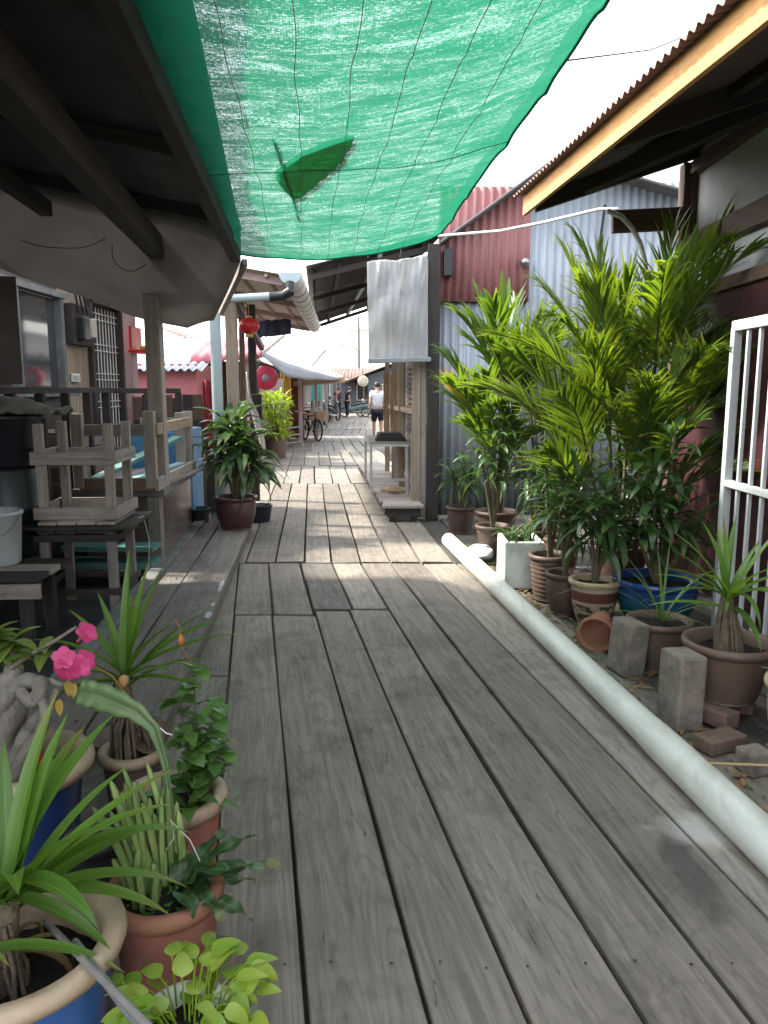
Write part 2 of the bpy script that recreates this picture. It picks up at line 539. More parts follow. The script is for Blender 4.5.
def bowl_glaze():
    t = NT('blue_green_glaze')
    uv = t.n('ShaderNodeSeparateXYZ', {0: t.n('ShaderNodeTexCoord').outputs['UV']})
    n = t.noise(t.coord('Object', (1, 1, 0.4)), 9, 5, 0.6)
    h = t.math('ADD', t.ramp(uv.outputs[1], 0.07, 0.24), t.math('MULTIPLY', t.math('SUBTRACT', n, 0.5), 0.5), True)
    c = t.mix(h, (0.02, 0.11, 0.125), (0.015, 0.055, 0.2))
    return t.done(c, 0.2, 0, 0.6)
m_bowl = bowl_glaze()

def patterned_pot():
    t = NT('cream_pot_with_brown_leaf_marks')
    uv = t.n('ShaderNodeTexCoord').outputs['UV']
    s = t.n('ShaderNodeSeparateXYZ', {0: uv})
    n = t.noise(t.n('ShaderNodeMapping', {0: uv, 3: (9, 14, 1)}).outputs[0], 1.6, 2, 0.5, 1.5)
    inb = t.math('MULTIPLY', t.math('GREATER_THAN', s.outputs[1], 0.03), t.math('LESS_THAN', s.outputs[1], 0.15))
    mk = t.math('MULTIPLY', t.ramp(n, 0.53, 0.57), inb)
    c = t.mix(mk, (0.33, 0.26, 0.19), (0.06, 0.045, 0.035))
    band = t.math('MULTIPLY', t.math('GREATER_THAN', s.outputs[1], 0.17), t.math('LESS_THAN', s.outputs[1], 0.235))
    c = t.mix(band, c, (0.10, 0.035, 0.028))
    return t.done(c, 0.4)
m_patpot = patterned_pot()

def band_pot():
    t = NT('beige_pot_with_brown_bands')
    uv = t.n('ShaderNodeTexCoord').outputs['UV']
    s = t.n('ShaderNodeSeparateXYZ', {0: uv})
    z = s.outputs[1]
    b1 = t.math('GREATER_THAN', z, 0.215)
    b2 = t.math('LESS_THAN', z, 0.09)
    c = t.mix(t.math('MAXIMUM', b1, b2), (0.5, 0.37, 0.22), (0.085, 0.045, 0.035))
    return t.done(c, 0.35)
m_bandpot = band_pot()

def streak_pot():
    """blue glaze with beige runs coming down from the rim"""
    t = NT('blue_glaze_with_beige_runs')
    uv = t.n('ShaderNodeTexCoord').outputs['UV']
    n = t.noise(t.n('ShaderNodeMapping', {0: uv, 3: (16, 1.2, 1)}).outputs[0], 1.0, 3, 0.5)
    n2 = t.noise(t.coord('Object'), 7, 5)
    c = t.mix(t.ramp(n2, 0.3, 0.7), (0.04, 0.15, 0.46), (0.03, 0.09, 0.3))
    c = t.mix(t.ramp(n, 0.60, 0.64), c, (0.42, 0.35, 0.26))
    return t.done(c, 0.25, 0, 0.6)
m_streak = streak_pot()

# leaves
l_pandan = LEAF('pandan_leaf', (0.085, 0.19, 0.03), (0.16, 0.29, 0.045), 0.35, 0.33, (0.17, 0.3, 0.07), 0.05, vein=0.4, tip=(0.33, 0.24, 0.08))
l_palm = LEAF('palm_leaflet', (0.045, 0.12, 0.022), (0.14, 0.215, 0.035), 0.42, 0.3, (0.12, 0.18, 0.05), 0.08, vein=0.35, tcol=(2.6, 2.2, 0.5), tip=(0.2, 0.17, 0.06))
l_palm2 = LEAF('broad_palm_leaflet', (0.035, 0.10, 0.02), (0.105, 0.18, 0.03), 0.42, 0.3, (0.14, 0.2, 0.05), 0.05, vein=0.5, tcol=(2.6, 2.2, 0.5))
l_yellow = LEAF('yellowing_leaflet', (0.45, 0.28, 0.03), (0.36, 0.3, 0.05), 0.4, 0.45, (0.3, 0.25, 0.06), 0.06, tip=(0.1, 0.05, 0.02))
l_drac = LEAF('dracaena_leaf', (0.035, 0.085, 0.03), (0.065, 0.13, 0.04), 0.22, 0.27, (0.1, 0.17, 0.06), 0.05, vein=0.3, tip=(0.22, 0.2, 0.07))
l_cord = LEAF('cordyline_leaf', (0.03, 0.075, 0.025), (0.06, 0.12, 0.035), 0.22, 0.3, (0.1, 0.17, 0.06), 0.06, vein=0.3, tip=(0.2, 0.18, 0.06))
l_lime = LEAF('lime_leaf', (0.33, 0.44, 0.03), (0.22, 0.36, 0.03), 0.4, 0.45, (0.3, 0.42, 0.06), 0.05, tcol=(1.6, 1.5, 0.5))
l_pothos = LEAF('pothos_leaf', (0.17, 0.33, 0.04), (0.38, 0.48, 0.08), 0.35, 0.25, (0.36, 0.46, 0.12), 0.03, tcol=(1.6, 1.5, 0.5))
l_shrub = LEAF('shrub_leaf', (0.055, 0.14, 0.035), (0.12, 0.23, 0.05), 0.3, 0.32, (0.15, 0.25, 0.08), 0.04)
l_adenium = LEAF('desert_rose_leaf', (0.08, 0.16, 0.03), (0.2, 0.27, 0.06), 0.3, 0.3, (0.3, 0.36, 0.12), 0.05)
l_petal = LEAF('pink_petal', (0.62, 0.015, 0.15), (0.85, 0.13, 0.36), 0.35, 0.45, (0.85, 0.35, 0.5), 0.0, tcol=(1, 0.8, 0.9))
l_dry = LEAF('dry_leaf', (0.3, 0.19, 0.09), (0.2, 0.12, 0.06), 0.2, 0.7, (0.2, 0.13, 0.07), 0.05)
l_spider = LEAF('grassy_leaf', (0.05, 0.11, 0.035), (0.09, 0.16, 0.05), 0.3, 0.35, (0.15, 0.22, 0.09), 0.06)
l_fine = LEAF('pale_twig_leaf', (0.16, 0.24, 0.12), (0.24, 0.3, 0.15), 0.4, 0.45, (0.2, 0.3, 0.12), 0.04)
m_cactus = M('cactus_skin', (0.2, 0.3, 0.085), (0.12, 0.21, 0.06), 0.5, 9, 0.1, dirt=(0.3, 0.24, 0.1), dirt_amt=0.5, dirt_scale=8, rnd_isl=0.35)
m_dragon = M('dragon_cactus_skin', (0.12, 0.19, 0.075), (0.085, 0.15, 0.06), 0.5, 9, 0.1, dirt=(0.2, 0.22, 0.14), dirt_amt=0.5, dirt_scale=12)
m_moss = M('moss', (0.06, 0.13, 0.025), (0.03, 0.075, 0.015), 0.9, 30, 0.8, rnd_isl=0.3)
m_orange = M('dry_seed_pod', (0.5, 0.2, 0.06), (0.4, 0.15, 0.05), 0.7, 12, 0.4)
# sheets
s_tarp = SHEET('grey_tarpaulin', (0.27, 0.25, 0.235), (0.22, 0.205, 0.195), 0.4, 0, 0.45, 2, (0.14, 0.13, 0.12), 0.35, 1.3)
s_plastic = SHEET('clear_plastic', (0.55, 0.57, 0.59), (0.48, 0.5, 0.52), 0.5, 0.16, 0.28, 5, (0.5, 0.42, 0.3), 0.45, 2.5)
s_awning = SHEET('pale_awning', (0.44, 0.40, 0.35), (0.37, 0.335, 0.295), 0.3, 0, 0.6, 3, (0.3, 0.26, 0.2), 0.35, 1.5)
s_greyawn = SHEET('grey_awning', (0.4, 0.42, 0.46), (0.34, 0.36, 0.4), 0.3, 0, 0.6, 2, (0.25, 0.24, 0.24), 0.4, 1.0)
s_blue = SHEET('blue_tarpaulin', (0.03, 0.05, 0.13), (0.02, 0.035, 0.09), 0.2, 0, 0.5, 3)
s_white = SHEET('white_fabric', (0.7, 0.68, 0.66), (0.6, 0.58, 0.56), 0.35, 0, 0.7, 4, (0.4, 0.35, 0.3), 0.3)
s_pink = SHEET('pink_canopy', (0.72, 0.25, 0.3), (0.62, 0.2, 0.25), 0.35, 0, 0.6, 3)

# ================================================================== SETTING
# water of the inlet far below the deck and out to the horizon
mb = MB()
grid(mb, lambda a, b: (-600 + 1200 * a, -300 + 1400 * b, -1.6), 4, 4, 0, (1, 1))
t = NT('muddy_water')
t.bump(t.noise(t.coord('Object', (1, 1, 1)), 1.5, 4), 0.3, 0.05)
struct(mb.build('water', t.done((0.05, 0.05, 0.04), 0.2)))

# ---- boardwalk: planks laid in bays, each bay turned a little more
def bay(mb, Y0, slope, bounds, ya, yb, z=0.0, gap=0.015, dz=0.004, skip=()):
    for i in range(len(bounds) - 1):
        if i in skip:
            continue
        a = bounds[i] + gap / 2 * rnd.uniform(0.3, 1.5)
        b = bounds[i + 1] - gap / 2 * rnd.uniform(0.3, 1.5)
        y0 = ya[i] if isinstance(ya, (list, tuple)) else ya
        y1 = yb[i] if isinstance(yb, (list, tuple)) else yb
        y0 += 0.005 + rnd.uniform(0, 0.006)
        y1 -= 0.005 + rnd.uniform(0, 0.012)
        plank(mb, Y0, slope, a, b, y0, y1, z + rnd.uniform(-dz, dz))

def plank(mb, Y0, slope, a, b, y0, y1, z, th=0.045, nail=0.0045):
    n = max(1, int((y1 - y0) / 0.6))
    vs, ul = [], []
    u0, v0 = rnd.uniform(0, 60), rnd.uniform(0, 60)
    ph, tw = rnd.uniform(0, 6), rnd.uniform(-0.003, 0.003)
    e1, e2 = rnd.uniform(0, 9), rnd.uniform(0, 9)
    for j in range(n + 1):
        y = y0 + (y1 - y0) * j / n
        sh = (y - Y0) * slope
        wv = 0.0025 * math.sin(y * 1.3 + ph)
        ja, jb = 0.003 * math.sin(y * 2.1 + e1), 0.003 * math.sin(y * 1.7 + e2)
        for (xx, zz, vv) in ((a + ja + 0.004, z, 0.004), (b + jb - 0.004, z, b - a - 0.004), (b + jb, z - 0.005, b - a),
                             (b + jb, z - th, b - a + th), (a + ja, z - th, -th), (a + ja, z - 0.005, 0)):
            vs.append((xx + sh, y, zz + wv + (tw if xx > (a + b) / 2 else -tw)))
            ul.append((u0 + y, v0 + vv))
    fs = []
    for j in range(n):
        for k in range(6):
            k2 = (k + 1) % 6
            fs.append((j * 6 + k2, j * 6 + k, (j + 1) * 6 + k, (j + 1) * 6 + k2))
    o = len(mb.v)
    mb.add(vs, fs, ul, 0, False)
    mb.add(vs[:6], [(0, 1, 2, 3, 4, 5)], ul[:6], 0, False)
    mb.add(vs[-6:], [(5, 4, 3, 2, 1, 0)], ul[-6:], 0, False)
    # nail heads, two to a joist
    yy = y0 + 0.06
    while yy < min(y1, 9.0):
        for fr in (0.22, 0.78):
            x = a + (b - a) * fr + rnd.uniform(-0.015, 0.015)
            y = yy + rnd.uniform(-0.02, 0.02)
            cx = x + (y - Y0) * slope
            r = nail * rnd.uniform(0.8, 1.2)
            ring = [(cx + r * math.cos(q * PI / 3), y + r * math.sin(q * PI / 3), z + 0.0035 + 0.0025 * math.sin(y * 1.3 + ph)) for q in range(6)]
            mb.add(ring, [tuple(range(6))], None, 1, False)
        yy += 1.25 if yy + 1.25 < y1 - 0.3 else max(0.3, y1 - 0.06 - yy)
        if yy > y1 - 0.03:
            break

old = MB()  # darker boards, kept apart from the main deck
deck = MB()
S1 = -0.169
B1 = [-1.26, -1.005, -0.71, -0.47, -0.19, 0.07, 0.35, 0.64, 0.90, 1.17, 1.43, 1.70, 1.97, 2.24, 2.5]
nb = len(B1) - 1
# near bay: four left-hand boards stop short, the others run on to the joint
plank(deck, 6.5, S1, -1.56, -1.268, -2.0, 3.9, -0.004)
plank(deck, 6.5, S1, -1.56, -1.268, 3.92, 6.6, -0.002)
plank(deck, 6.6, -0.093, -1.5, -1.228, 6.62, 12.4, -0.002)
bay(deck, 6.5, S1, B1[:9], -2.0, [5.02, 5.02, 5.14, 5.14] + [6.6] * 4)
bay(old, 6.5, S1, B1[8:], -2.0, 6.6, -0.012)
bay(deck, 6.5, S1, [-1.26, -1.0, -0.72, -0.44, -0.19], [5.04, 5.04, 5.16, 5.16], 6.6, skip=(2,))
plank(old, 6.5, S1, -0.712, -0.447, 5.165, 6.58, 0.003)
B2 = [-1.22, -0.955, -0.70, -0.455, -0.20, 0.06, 0.33, 0.61, 0.88, 1.15, 1.43, 1.7, 1.98, 2.25, 2.5]
bay(deck, 6.6, -0.093, B2[:8], 6.62, [12.4] * 5 + [9.2, 8.1], 0.004, gap=0.018)
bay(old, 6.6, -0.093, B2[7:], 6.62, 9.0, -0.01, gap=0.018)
bay(deck, 6.6, -0.093, [0.06, 0.33, 0.62], [9.22, 8.12], [12.4, 11], 0.002)
def jb(x0, x1, w):
    out = [x0]
    while out[-1] < x1 - 0.15:
        out.append(out[-1] + w * rnd.uniform(0.85, 1.15))
    return out
y = 12.42
while y < 24:
    y2 = y + rnd.choice((2.3, 2.9, 3.6))
    b = jb(-1.35, 1.0, 0.27)
    bay(deck, 6.6, -0.093, b, y, [y2] * len(b), rnd.uniform(0, 0.012), gap=0.02, dz=0.006)
    y = y2 + 0.02
y = 23.0
b3 = y
while b3 < 62:
    y2 = b3 + rnd.choice((2.3, 2.9, 3.6))
    b = jb(-3.6, 1.6, 0.28)
    bay(deck, 23, 0.0, b, b3, [y2] * len(b), -0.012 + rnd.uniform(-0.006, 0.0), gap=0.02, dz=0.005)
    b3 = y2 + 0.02
m_nail = M('rusty_nail', (0.03, 0.022, 0.018), None, 0.6, 9, 0)
dk = struct(deck.build('boardwalk', [m_deck, m_nail]))
m_darkdeck = WOOD('darker_board', (0.13, 0.12, 0.105), (0.07, 0.065, 0.055), dirt_amt=0.9)  # darker board colour for the pot side and one short plank
struct(old.build('boardwalk_patch', [m_darkdeck, m_nail]))

# low side boards along the house front, a step above the walk
side = MB()
plank(side, 4.7, -0.098, -1.40, -1.08, 3.0, 8.1, 0.115, 0.075, 0.011)
plank(side, 4.7, -0.098, -1.66, -1.415, 3.03, 8.1, 0.108, 0.075, 0.011)
for yy in (3.3, 4.8, 6.3, 7.8):
    xx = (yy - 4.7) * -0.098
    beam(side, (-1.62 + xx, yy, 0.015), (-1.12 + xx, yy, 0.015), 0.09, 0.05)
plank(side, 4.7, -0.098, -1.40, -1.07, -0.5, 2.97, 0.0, 0.06, 0.008)
plank(side, 4.7, -0.098, -1.68, -1.415, -0.5, 2.96, -0.004, 0.06, 0.008)
struct(side.build('side_path', [m_side, m_nail]))
wf = MB()
for y, ln, wd in ((4.62, 0.10, 0.03), (4.86, 0.05, 0.018), (5.35, 0.17, 0.022)):
    n = 11
    cx = -1.10 + (y - 4.7) * -0.098
    ring = [(cx + wd * rnd.uniform(0.5, 1.0) * math.cos(q / n * 6.28) - 0.1 * ln * math.sin(q / n * 6.28), y + ln * rnd.uniform(0.7, 1.0) * math.sin(q / n * 6.28), 0.122) for q in range(n)]
    wf.add(ring, [tuple(range(n))], None, 0, False)
m_flake = M('worn_white_paint', (0.5, 0.5, 0.49), (0.35, 0.35, 0.34), 0.8, 20)
struct(wf.build('path_paint', m_flake))

# ground of the forecourt on the house side, kerb along it
mb = MB()
ngon_prism(mb, [(-6.5, -3, 0.0), (-0.75, -3, 0.0), (-1.66, 5.07, 0.0), (-2.02, 8.6, 0.0), (-3.4, 24, 0.0), (-9, 24, 0.0)], (0, 0, -0.06))
struct(mb.build('ground', m_cement))
mb = MB()
p0, p1 = Vector((-1.21, -0.5, 0.06)), Vector((-1.99, 8.5, 0.06))
beam(mb, p0, p1, 0.11, 0.16)
struct(mb.build('kerb', m_kerb, bev=0.012))
# far-left ground and far-right ground
mb = MB()
box(mb, (-8, 44, -0.08), (9, 44, 0.1))
box(mb, (6.2, 34, -0.08), (9.2, 50, 0.1))
box(mb, (5.5, 3.5, -0.15), (6.2, 11, 0.2))
struct(mb.build('terrain', m_cement))

# ================================================================== HOUSE ON THE LEFT with its porch roof
HL = thing('timber_house', 'dark timber house with barred door and open window behind the stacked stools', 'house', (-3.3, 7, 0))
XW = -3.3
wall = MB()
def vwall(mb, x, y0, y1, z0, z1, mi=0, th=0.06):
    box(mb, (x - th / 2, (y0 + y1) / 2, (z0 + z1) / 2), (th, y1 - y0, z1 - z0), mi=mi)
vwall(wall, XW, -2, 5.4, 0, 3.3)
vwall(wall, XW, 5.4, 8.0, 0, 1.52)
vwall(wall, XW, 5.4, 8.0, 2.42, 2.85)
vwall(wall, XW, 8.75, 9.85, 2.5, 2.85)
vwall(wall, XW, 8.0, 8.72, 2.56, 2.85)
box(wall, (-5.6, 4, 1.6), (0.08, 12, 3.4))
box(wall, (-4.5, 10.2, 1.6), (2.3, 0.08, 3.4))
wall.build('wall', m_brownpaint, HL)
sl = MB()
y = 8.02
while y < 8.7:
    box(sl, (XW - 0.03, y + 0.04, 1.28), (0.05 + rnd.uniform(-0.006, 0.006), 0.078, 2.55))
    y += 0.082
sl.build('slatted_panel', m_slat, HL, bev=0.004)
wf = MB()
for yy in (5.42, 7.0, 7.97):
    box(wf, (XW + 0.02, yy, 1.97), (0.08, 0.07, 0.9))
for zz in (1.5, 2.44):
    box(wf, (XW + 0.03, 6.7, zz), (0.1, 2.7, 0.06))
box(wf, (XW + 0.06, 6.7, 1.455), (0.16, 2.75, 0.03))
w = wf.build('window', m_kerb, HL)
gl = MB()
box(gl, (XW - 0.02, 7.5, 1.97), (0.012, 0.9, 0.86))
gl.build('pane', GLASS('dark_glass', (0.05, 0.055, 0.06)), w)
sh = MB()
box(sh, (XW + 0.2, 6.28, 1.97), (0.36, 0.03, 0.84), rz=0.25)
sh.build('shutter', m_brownpaint, w, bev=0.004)
dr = MB()
box(dr, (XW - 0.06, 9.25, 1.3), (0.03, 1.0, 2.4))
d = dr.build('door', m_dark, HL)
df = MB()
for yy in (8.78, 9.76):
    box(df, (XW + 0.01, yy, 1.27), (0.09, 0.07, 2.46))
box(df, (XW + 0.01, 9.27, 2.5), (0.09, 1.06, 0.06))
df.build('frame', m_dark, d)
gr = MB()
for k in range(9):
    yy = 8.87 + k * 0.1
    sweep(gr, [(XW - 0.01, yy, 0.15), (XW - 0.01, yy, 2.44)], 0.008, 6)
for zz in (0.3, 0.95, 1.3, 1.62, 1.95, 2.3):
    for dz in (0, 0.07):
        sweep(gr, [(XW + 0.002, 8.84, zz + dz), (XW + 0.002, 9.72, zz + dz)], 0.007, 6)
gr.build('grille', m_white, d)
pc = MB()
box(pc, (XW + 0.02, 10.0, 1.5), (0.2, 0.22, 3.0))
pc.build('pillar', m_pinkcol, HL, bev=0.01)
# raised porch floor
pf = MB()
box(pf, (-2.95, 3.2, 0.2), (0.7, 7.4, 0.4))
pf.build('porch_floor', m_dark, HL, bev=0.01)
# balustrade
rl = MB()
beam(rl, (-2.62, 2.5, 1.5), (-2.62, 7.6, 1.5), 0.06, 0.05)
beam(rl, (-2.62, 7.57, 1.495), (-1.98, 7.57, 1.495), 0.06, 0.05)
yy = 3.1
while yy < 7.6:
    beam(rl, (-2.62, yy, 0.4), (-2.62, yy, 1.475), 0.07, 0.05)
    yy += 0.47
for xx in (-2.3, -2.0):
    beam(rl, (xx, 7.57, 0.73), (xx, 7.57, 1.47), 0.06, 0.05)
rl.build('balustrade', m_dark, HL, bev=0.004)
# roof over the porch: sheet, rafters, purlins, edge beam; edge runs with the walk
ES = -0.108                                    # edge slope dx/dy
def ex(y):
    return -1.04 + (y - 5.6) * ES
rf = MB()
def rfn(a, b):
    y = 0.5 + 5.2 * b
    x = ex(y) + 0.04 + 0.035 * max(0.0, 5.4 - y) - a * (4.6 + 0.2)
    return (x, y, 2.63 + 0.2 * (ex(y) - x))
grid(rf, rfn, 8, 8, 0, (5, 9))
roof = rf.build('roof', M('roof_felt', (0.035, 0.033, 0.036), (0.022, 0.021, 0.023), 0.7, 3, 0.2), HL, solid=0.02)
for k, (off, ww, hh) in enumerate(((0.02, 0.075, 0.11), (0.52, 0.12, 0.14), (1.3, 0.08, 0.1), (2.1, 0.08, 0.1))):
    bm_ = MB()
    z = 2.48 + 0.2 * off
    if k == 1:
        beam(bm_, at(-40, 28, 2.2), at(164, 256, 6.3), ww, hh, jit=0.006)
    elif k == 0:
        beam(bm_, (ex(0.55), 0.55, 2.43), (ex(5.62), 5.62, 2.43), 0.07, 0.085, jit=0.004)
    else:
        beam(bm_, (ex(0.55) - off, 0.55, z), (ex(5.58) - off, 5.58, z), ww, hh, jit=0.004)
    bm_.build('rafter', m_roofw, roof, bev=0.006)
for yy in (0.8, 2.4, 3.8, 5.2):
    bm_ = MB()
    beam(bm_, (ex(yy) + 0.02, yy, 2.575), (ex(yy) - 3.4, yy, 3.26), 0.05, 0.06)
    bm_.build('purlin', m_dark, roof)
pst = MB()
b = at(156, 380, 6.25)
beam(pst, (b.x, 6.25, 0.72), (b.x, 6.25, 2.50), 0.12, 0.11, up=(0, 1, 0), jit=0.004)
pst.build('post', m_grey, HL, bev=0.008)
# electricity meters on the wall
mt = thing('meter_box', 'black electricity meters with cables on the pale slatted wall panel', 'meter', (XW + 0.04, 8.35, 2.2))
k_ = MB()
box(k_, (XW + 0.05, 8.4, 2.18), (0.09, 0.5, 0.42))
k_.build('backboard', m_dark, mt, bev=0.01)
k_ = MB()
box(k_, (XW + 0.13, 8.3, 2.14), (0.1, 0.17, 0.24))
k_.build('case', m_black, mt, bev=0.015)
k_ = MB()
box(k_, (XW + 0.13, 8.55, 2.16), (0.08, 0.09, 0.2))
k_.build('case', m_cream, mt, bev=0.01)
k_ = MB()
for q in range(3):
    sweep(k_, [(XW + 0.12, 8.25 + q * 0.12, 2.3), (XW + 0.1, 8.2 + q * 0.1, 2.55), (XW + 0.04, 8.1 + q * 0.1, 2.75)], 0.012, 6)
k_.build('cable', m_cord, mt)
ps = thing('switch_plate', 'small white socket plate low on the pale slatted panel', 'socket', (XW, 8.3, 1.65))
k_ = MB()
box(k_, (XW + 0.02, 8.3, 1.63), (0.025, 0.2, 0.09))
k_.build('plate', m_white, ps, bev=0.004)
k_ = MB()
for q in (-0.06, 0, 0.06):
    box(k_, (XW + 0.036, 8.3 + q, 1.63), (0.012, 0.03, 0.05))
k_.build('rocker', m_cream, ps)
rs = thing('altar_shelf', 'small red house shrine shelf on the dusty pink pillar', 'shrine', (XW + 0.12, 10.0, 2.05))
k_ = MB()
box(k_, (XW + 0.25, 10.0, 1.98), (0.26, 0.5, 0.03))
k_.build('shelf', m_redplastic, rs)
k_ = MB()
box(k_, (XW + 0.14, 10.0, 2.14), (0.03, 0.4, 0.3))
k_.build('back_panel', m_redplastic, rs)
k_ = MB()
for q in (-0.12, 0, 0.12):
    lathe(k_, (XW + 0.27, 10.0 + q, 1.996), [(0.0, 0), (0.035, 0), (0.042, 0.05), (0.035, 0.055), (0, 0.05)], 12)
k_.build('incense_cup', m_gold, rs)

# ---- tarpaulin under the far end of the porch roof
tb = MB()
def tarp(a, b):
    # a: from the house (0) to the walk (1); b: from the roof edge (0) down to the far hem (1)
    top = Vector((-4.2 + 3.2 * a, 5.6, 3.26 - 0.645 * a))
    hem = [Vector((-3.32, 6.5, 2.55)), Vector((-2.72, 6.5, 2.34)), Vector((-2.1, 6.5, 2.12)), Vector((-1.62, 6.5, 2.0)), Vector((-1.38, 6.4, 2.06)), Vector((-1.02, 5.7, 2.42))]
    q = a * 5
    i = min(4, int(q))
    h = hem[i].lerp(hem[i + 1], q - i)
    p = top.lerp(h, b)
    sag = math.sin(PI * b) * 0.10 * (1 - 0.6 * a)
    p.z -= sag
    p.z += 0.02 * mnoise.noise(Vector((p.x * 2.2, b * 3, 1.0))) * (0.3 + b)
    p.y += 0.02 * mnoise.noise(Vector((p.x * 3.1, b * 2.1, 5.0)))
    # tension folds running out of the fixing at the walk-side corner
    p.z += 0.012 * math.sin(b * 9 + a * 16) * a
    return p
grid(tb, tarp, 40, 16, 0, (3, 1))
tp = tag(tb.build('tarpaulin', s_tarp, solid=0.004), 'dirty grey tarpaulin sagging under the end of the dark porch roof', 'tarpaulin')
# its edge spar
sp = MB()
beam(sp, at(221, 312, 6.6), at(245, 262, 5.66), 0.04, 0.05)
tag(sp.build('spar', m_grey, bev=0.004), 'slanting grey stick along the walk-side edge of the tarpaulin', 'stick')
# loose wires in front of it
for lab, pts in (('thin black wire sagging in a long curve across the tarpaulin', [(20, 240), (40, 246), (60, 248), (85, 247), (106, 238)]),
                 ('short black wire looped against the tarpaulin beside the porch post', [(112, 244), (113, 258), (121, 268), (134, 271), (146, 264)])):
    w_ = MB()
    sweep(w_, smooth_path([at(u, v, 5.66 + 0.02 * i) for i, (u, v) in enumerate(pts)]), 0.003, 5)
    tag(w_.build('wire', m_cord), lab, 'wire')

# ================================================================== GREEN SHADE NET
NE = [(5.62, 0.40, 2.585), (5.0, 0.46, 2.61), (4.0, 0.565, 2.66), (3.2, 0.635, 2.66), (2.5, 0.66, 2.65), (1.6, 0.74, 2.66), (0.4, 0.86, 2.68), (-3.0, 1.2, 2.7)]
def nedge(y):
    for (ya, xa, za), (yb, xb, zb) in zip(NE, NE[1:]):
        if y >= yb:
            f = (y - ya) / (yb - ya)
            return Vector((xa + (xb - xa) * f, y, za + (zb - za) * f))
    return Vector((1.2, y, 2.7))
NL = 3.8
def net_p(a, b):
    y = 5.62 - NL * b
    L = Vector((ex(y) - 0.04, y, 2.505 - 0.035 * max(0.0, y - 4.2)))
    Rr = nedge(y)
    p = L.lerp(Rr, a)
    sag = 0.11 + 0.045 * math.sin(y * 1.1)
    if b < 0.02:
        sag *= 1.0
    p.z -= sag * (4 * a * (1 - a)) ** 0.9
    p.z += 0.010 * mnoise.noise(Vector((a * 2.0, y * 3.2, 0))) + 0.014 * mnoise.noise(Vector((a * 6, y * 1.1, 3)))
    p.x += 0.01 * mnoise.noise(Vector((a * 3, y * 2, 7)))
    # sharp sag lines where cords cross under the net
    for yc in (2.4, 3.1, 3.75, 4.6, 5.1):
        p.z -= 0.018 * math.exp(-abs(y - yc + 0.12 * math.sin(a * 5)) / 0.06)
    return p
t = NT('green_shade_net')
uvc = t.n('ShaderNodeTexCoord').outputs['UV']
s3 = t.n('ShaderNodeSeparateXYZ', {0: uvc})
# knitted strips across, yarn along: open lens shaped holes
wu = t.math('SINE', t.math('MULTIPLY', s3.outputs[0], 2 * PI / 0.010))
wv = t.math('SINE', t.math('MULTIPLY', s3.outputs[1], 2 * PI / 0.012))
frn = t.noise(t.n('ShaderNodeMapping', {0: uvc, 3: (70, 210, 1)}).outputs[0], 1.0, 2, 0.6, 0.2)
big = t.noise(t.n('ShaderNodeMapping', {0: uvc, 3: (2.0, 8, 1)}).outputs[0], 1.0, 6, 0.7, 0.6)
h = t.math('ADD', t.math('MULTIPLY', wu, 0.07), t.math('MULTIPLY', wv, 0.05))
h = t.math('ADD', h, t.math('MULTIPLY', t.math('SUBTRACT', frn, 0.5), 2.6))
midn = t.noise(t.n('ShaderNodeMapping', {0: uvc, 3: (9, 40, 1)}).outputs[0], 1.0, 4, 0.7, 0.5)
h = t.math('ADD', h, t.math('MULTIPLY', t.math('SUBTRACT', midn, 0.5), 1.6))
h = t.math('ADD', h, t.math('MULTIPLY', t.math('SUBTRACT', big, 0.5), 1.7))
hole = t.ramp(h, 0.02, 0.6)
# doubled hem along the far end and the right edge
hem = t.math('MAXIMUM', t.math('LESS_THAN', s3.outputs[1], 0.11), t.math('GREATER_THAN', s3.outputs[0], 1.66))
hole = t.math('MULTIPLY', hole, t.math('SUBTRACT', 1.0, t.math('MULTIPLY', hem, 0.85)))
hole = t.math('ADD', 0.008, t.math('MULTIPLY', hole, 0.27))
gc = t.mix(big, (0.003, 0.05, 0.032), (0.008, 0.08, 0.05))
t.done(gc, 0.5)
tl = t.n('ShaderNodeBsdfTranslucent', {'Color': t.mix(big, (0.004, 0.10, 0.050), (0.014, 0.15, 0.082))})
mx = t.n('ShaderNodeMixShader', {0: 0.6, 1: t.b.outputs[0], 2: tl.outputs[0]})
mx2 = t.n('ShaderNodeMixShader', {0: hole, 1: mx.outputs[0], 2: t.n('ShaderNodeBsdfTransparent').outputs[0]})
t.set(t.o.inputs[0], mx2.outputs[0])
m_net = t.m
NN = thing('shade_net', 'green knitted shade net stretched over the plank walk', 'shade net', (-0.3, 3, 2.4))
nt = MB()
grid(nt, net_p, 60, 110, 0, (1.75, NL))
nt.build('netting', m_net, NN)
m_seam = M('brown_stitching', (0.5, 0.3, 0.24), (0.36, 0.22, 0.17), 0.8, 30, 0.2)
for a in (0.2, 0.34, 0.46, 0.58, 0.70, 0.82):
    sm = MB()
    sweep(sm, [net_p(a + 0.002 * math.sin(b * 0.35 + a * 50), b / 110) - Vector((0, 0, 0.004)) for b in range(0, 111)], 0.0014, 5)
    sm.build('seam', m_seam, NN)
rp = MB()
sweep(rp, [net_p(1.0, b / 60) for b in range(61)], 0.008, 6)
sweep(rp, [net_p(a / 24, 0) for a in range(25)], 0.007, 6)
rp.build('edge_rope', M('green_rope', (0.03, 0.2, 0.12), None, 0.7, 20), NN)
for y in (3.75,):
    cdn = MB()
    b = (5.62 - y) / NL
    sweep(cdn, [net_p(a / 30, b + 0.0146 * math.sin(a / 30 * 5)) - Vector((0, 0, 0.006)) for a in range(31)], 0.0018, 5)
    cdn.build('cord', bpy.data.materials['green_rope'], NN)
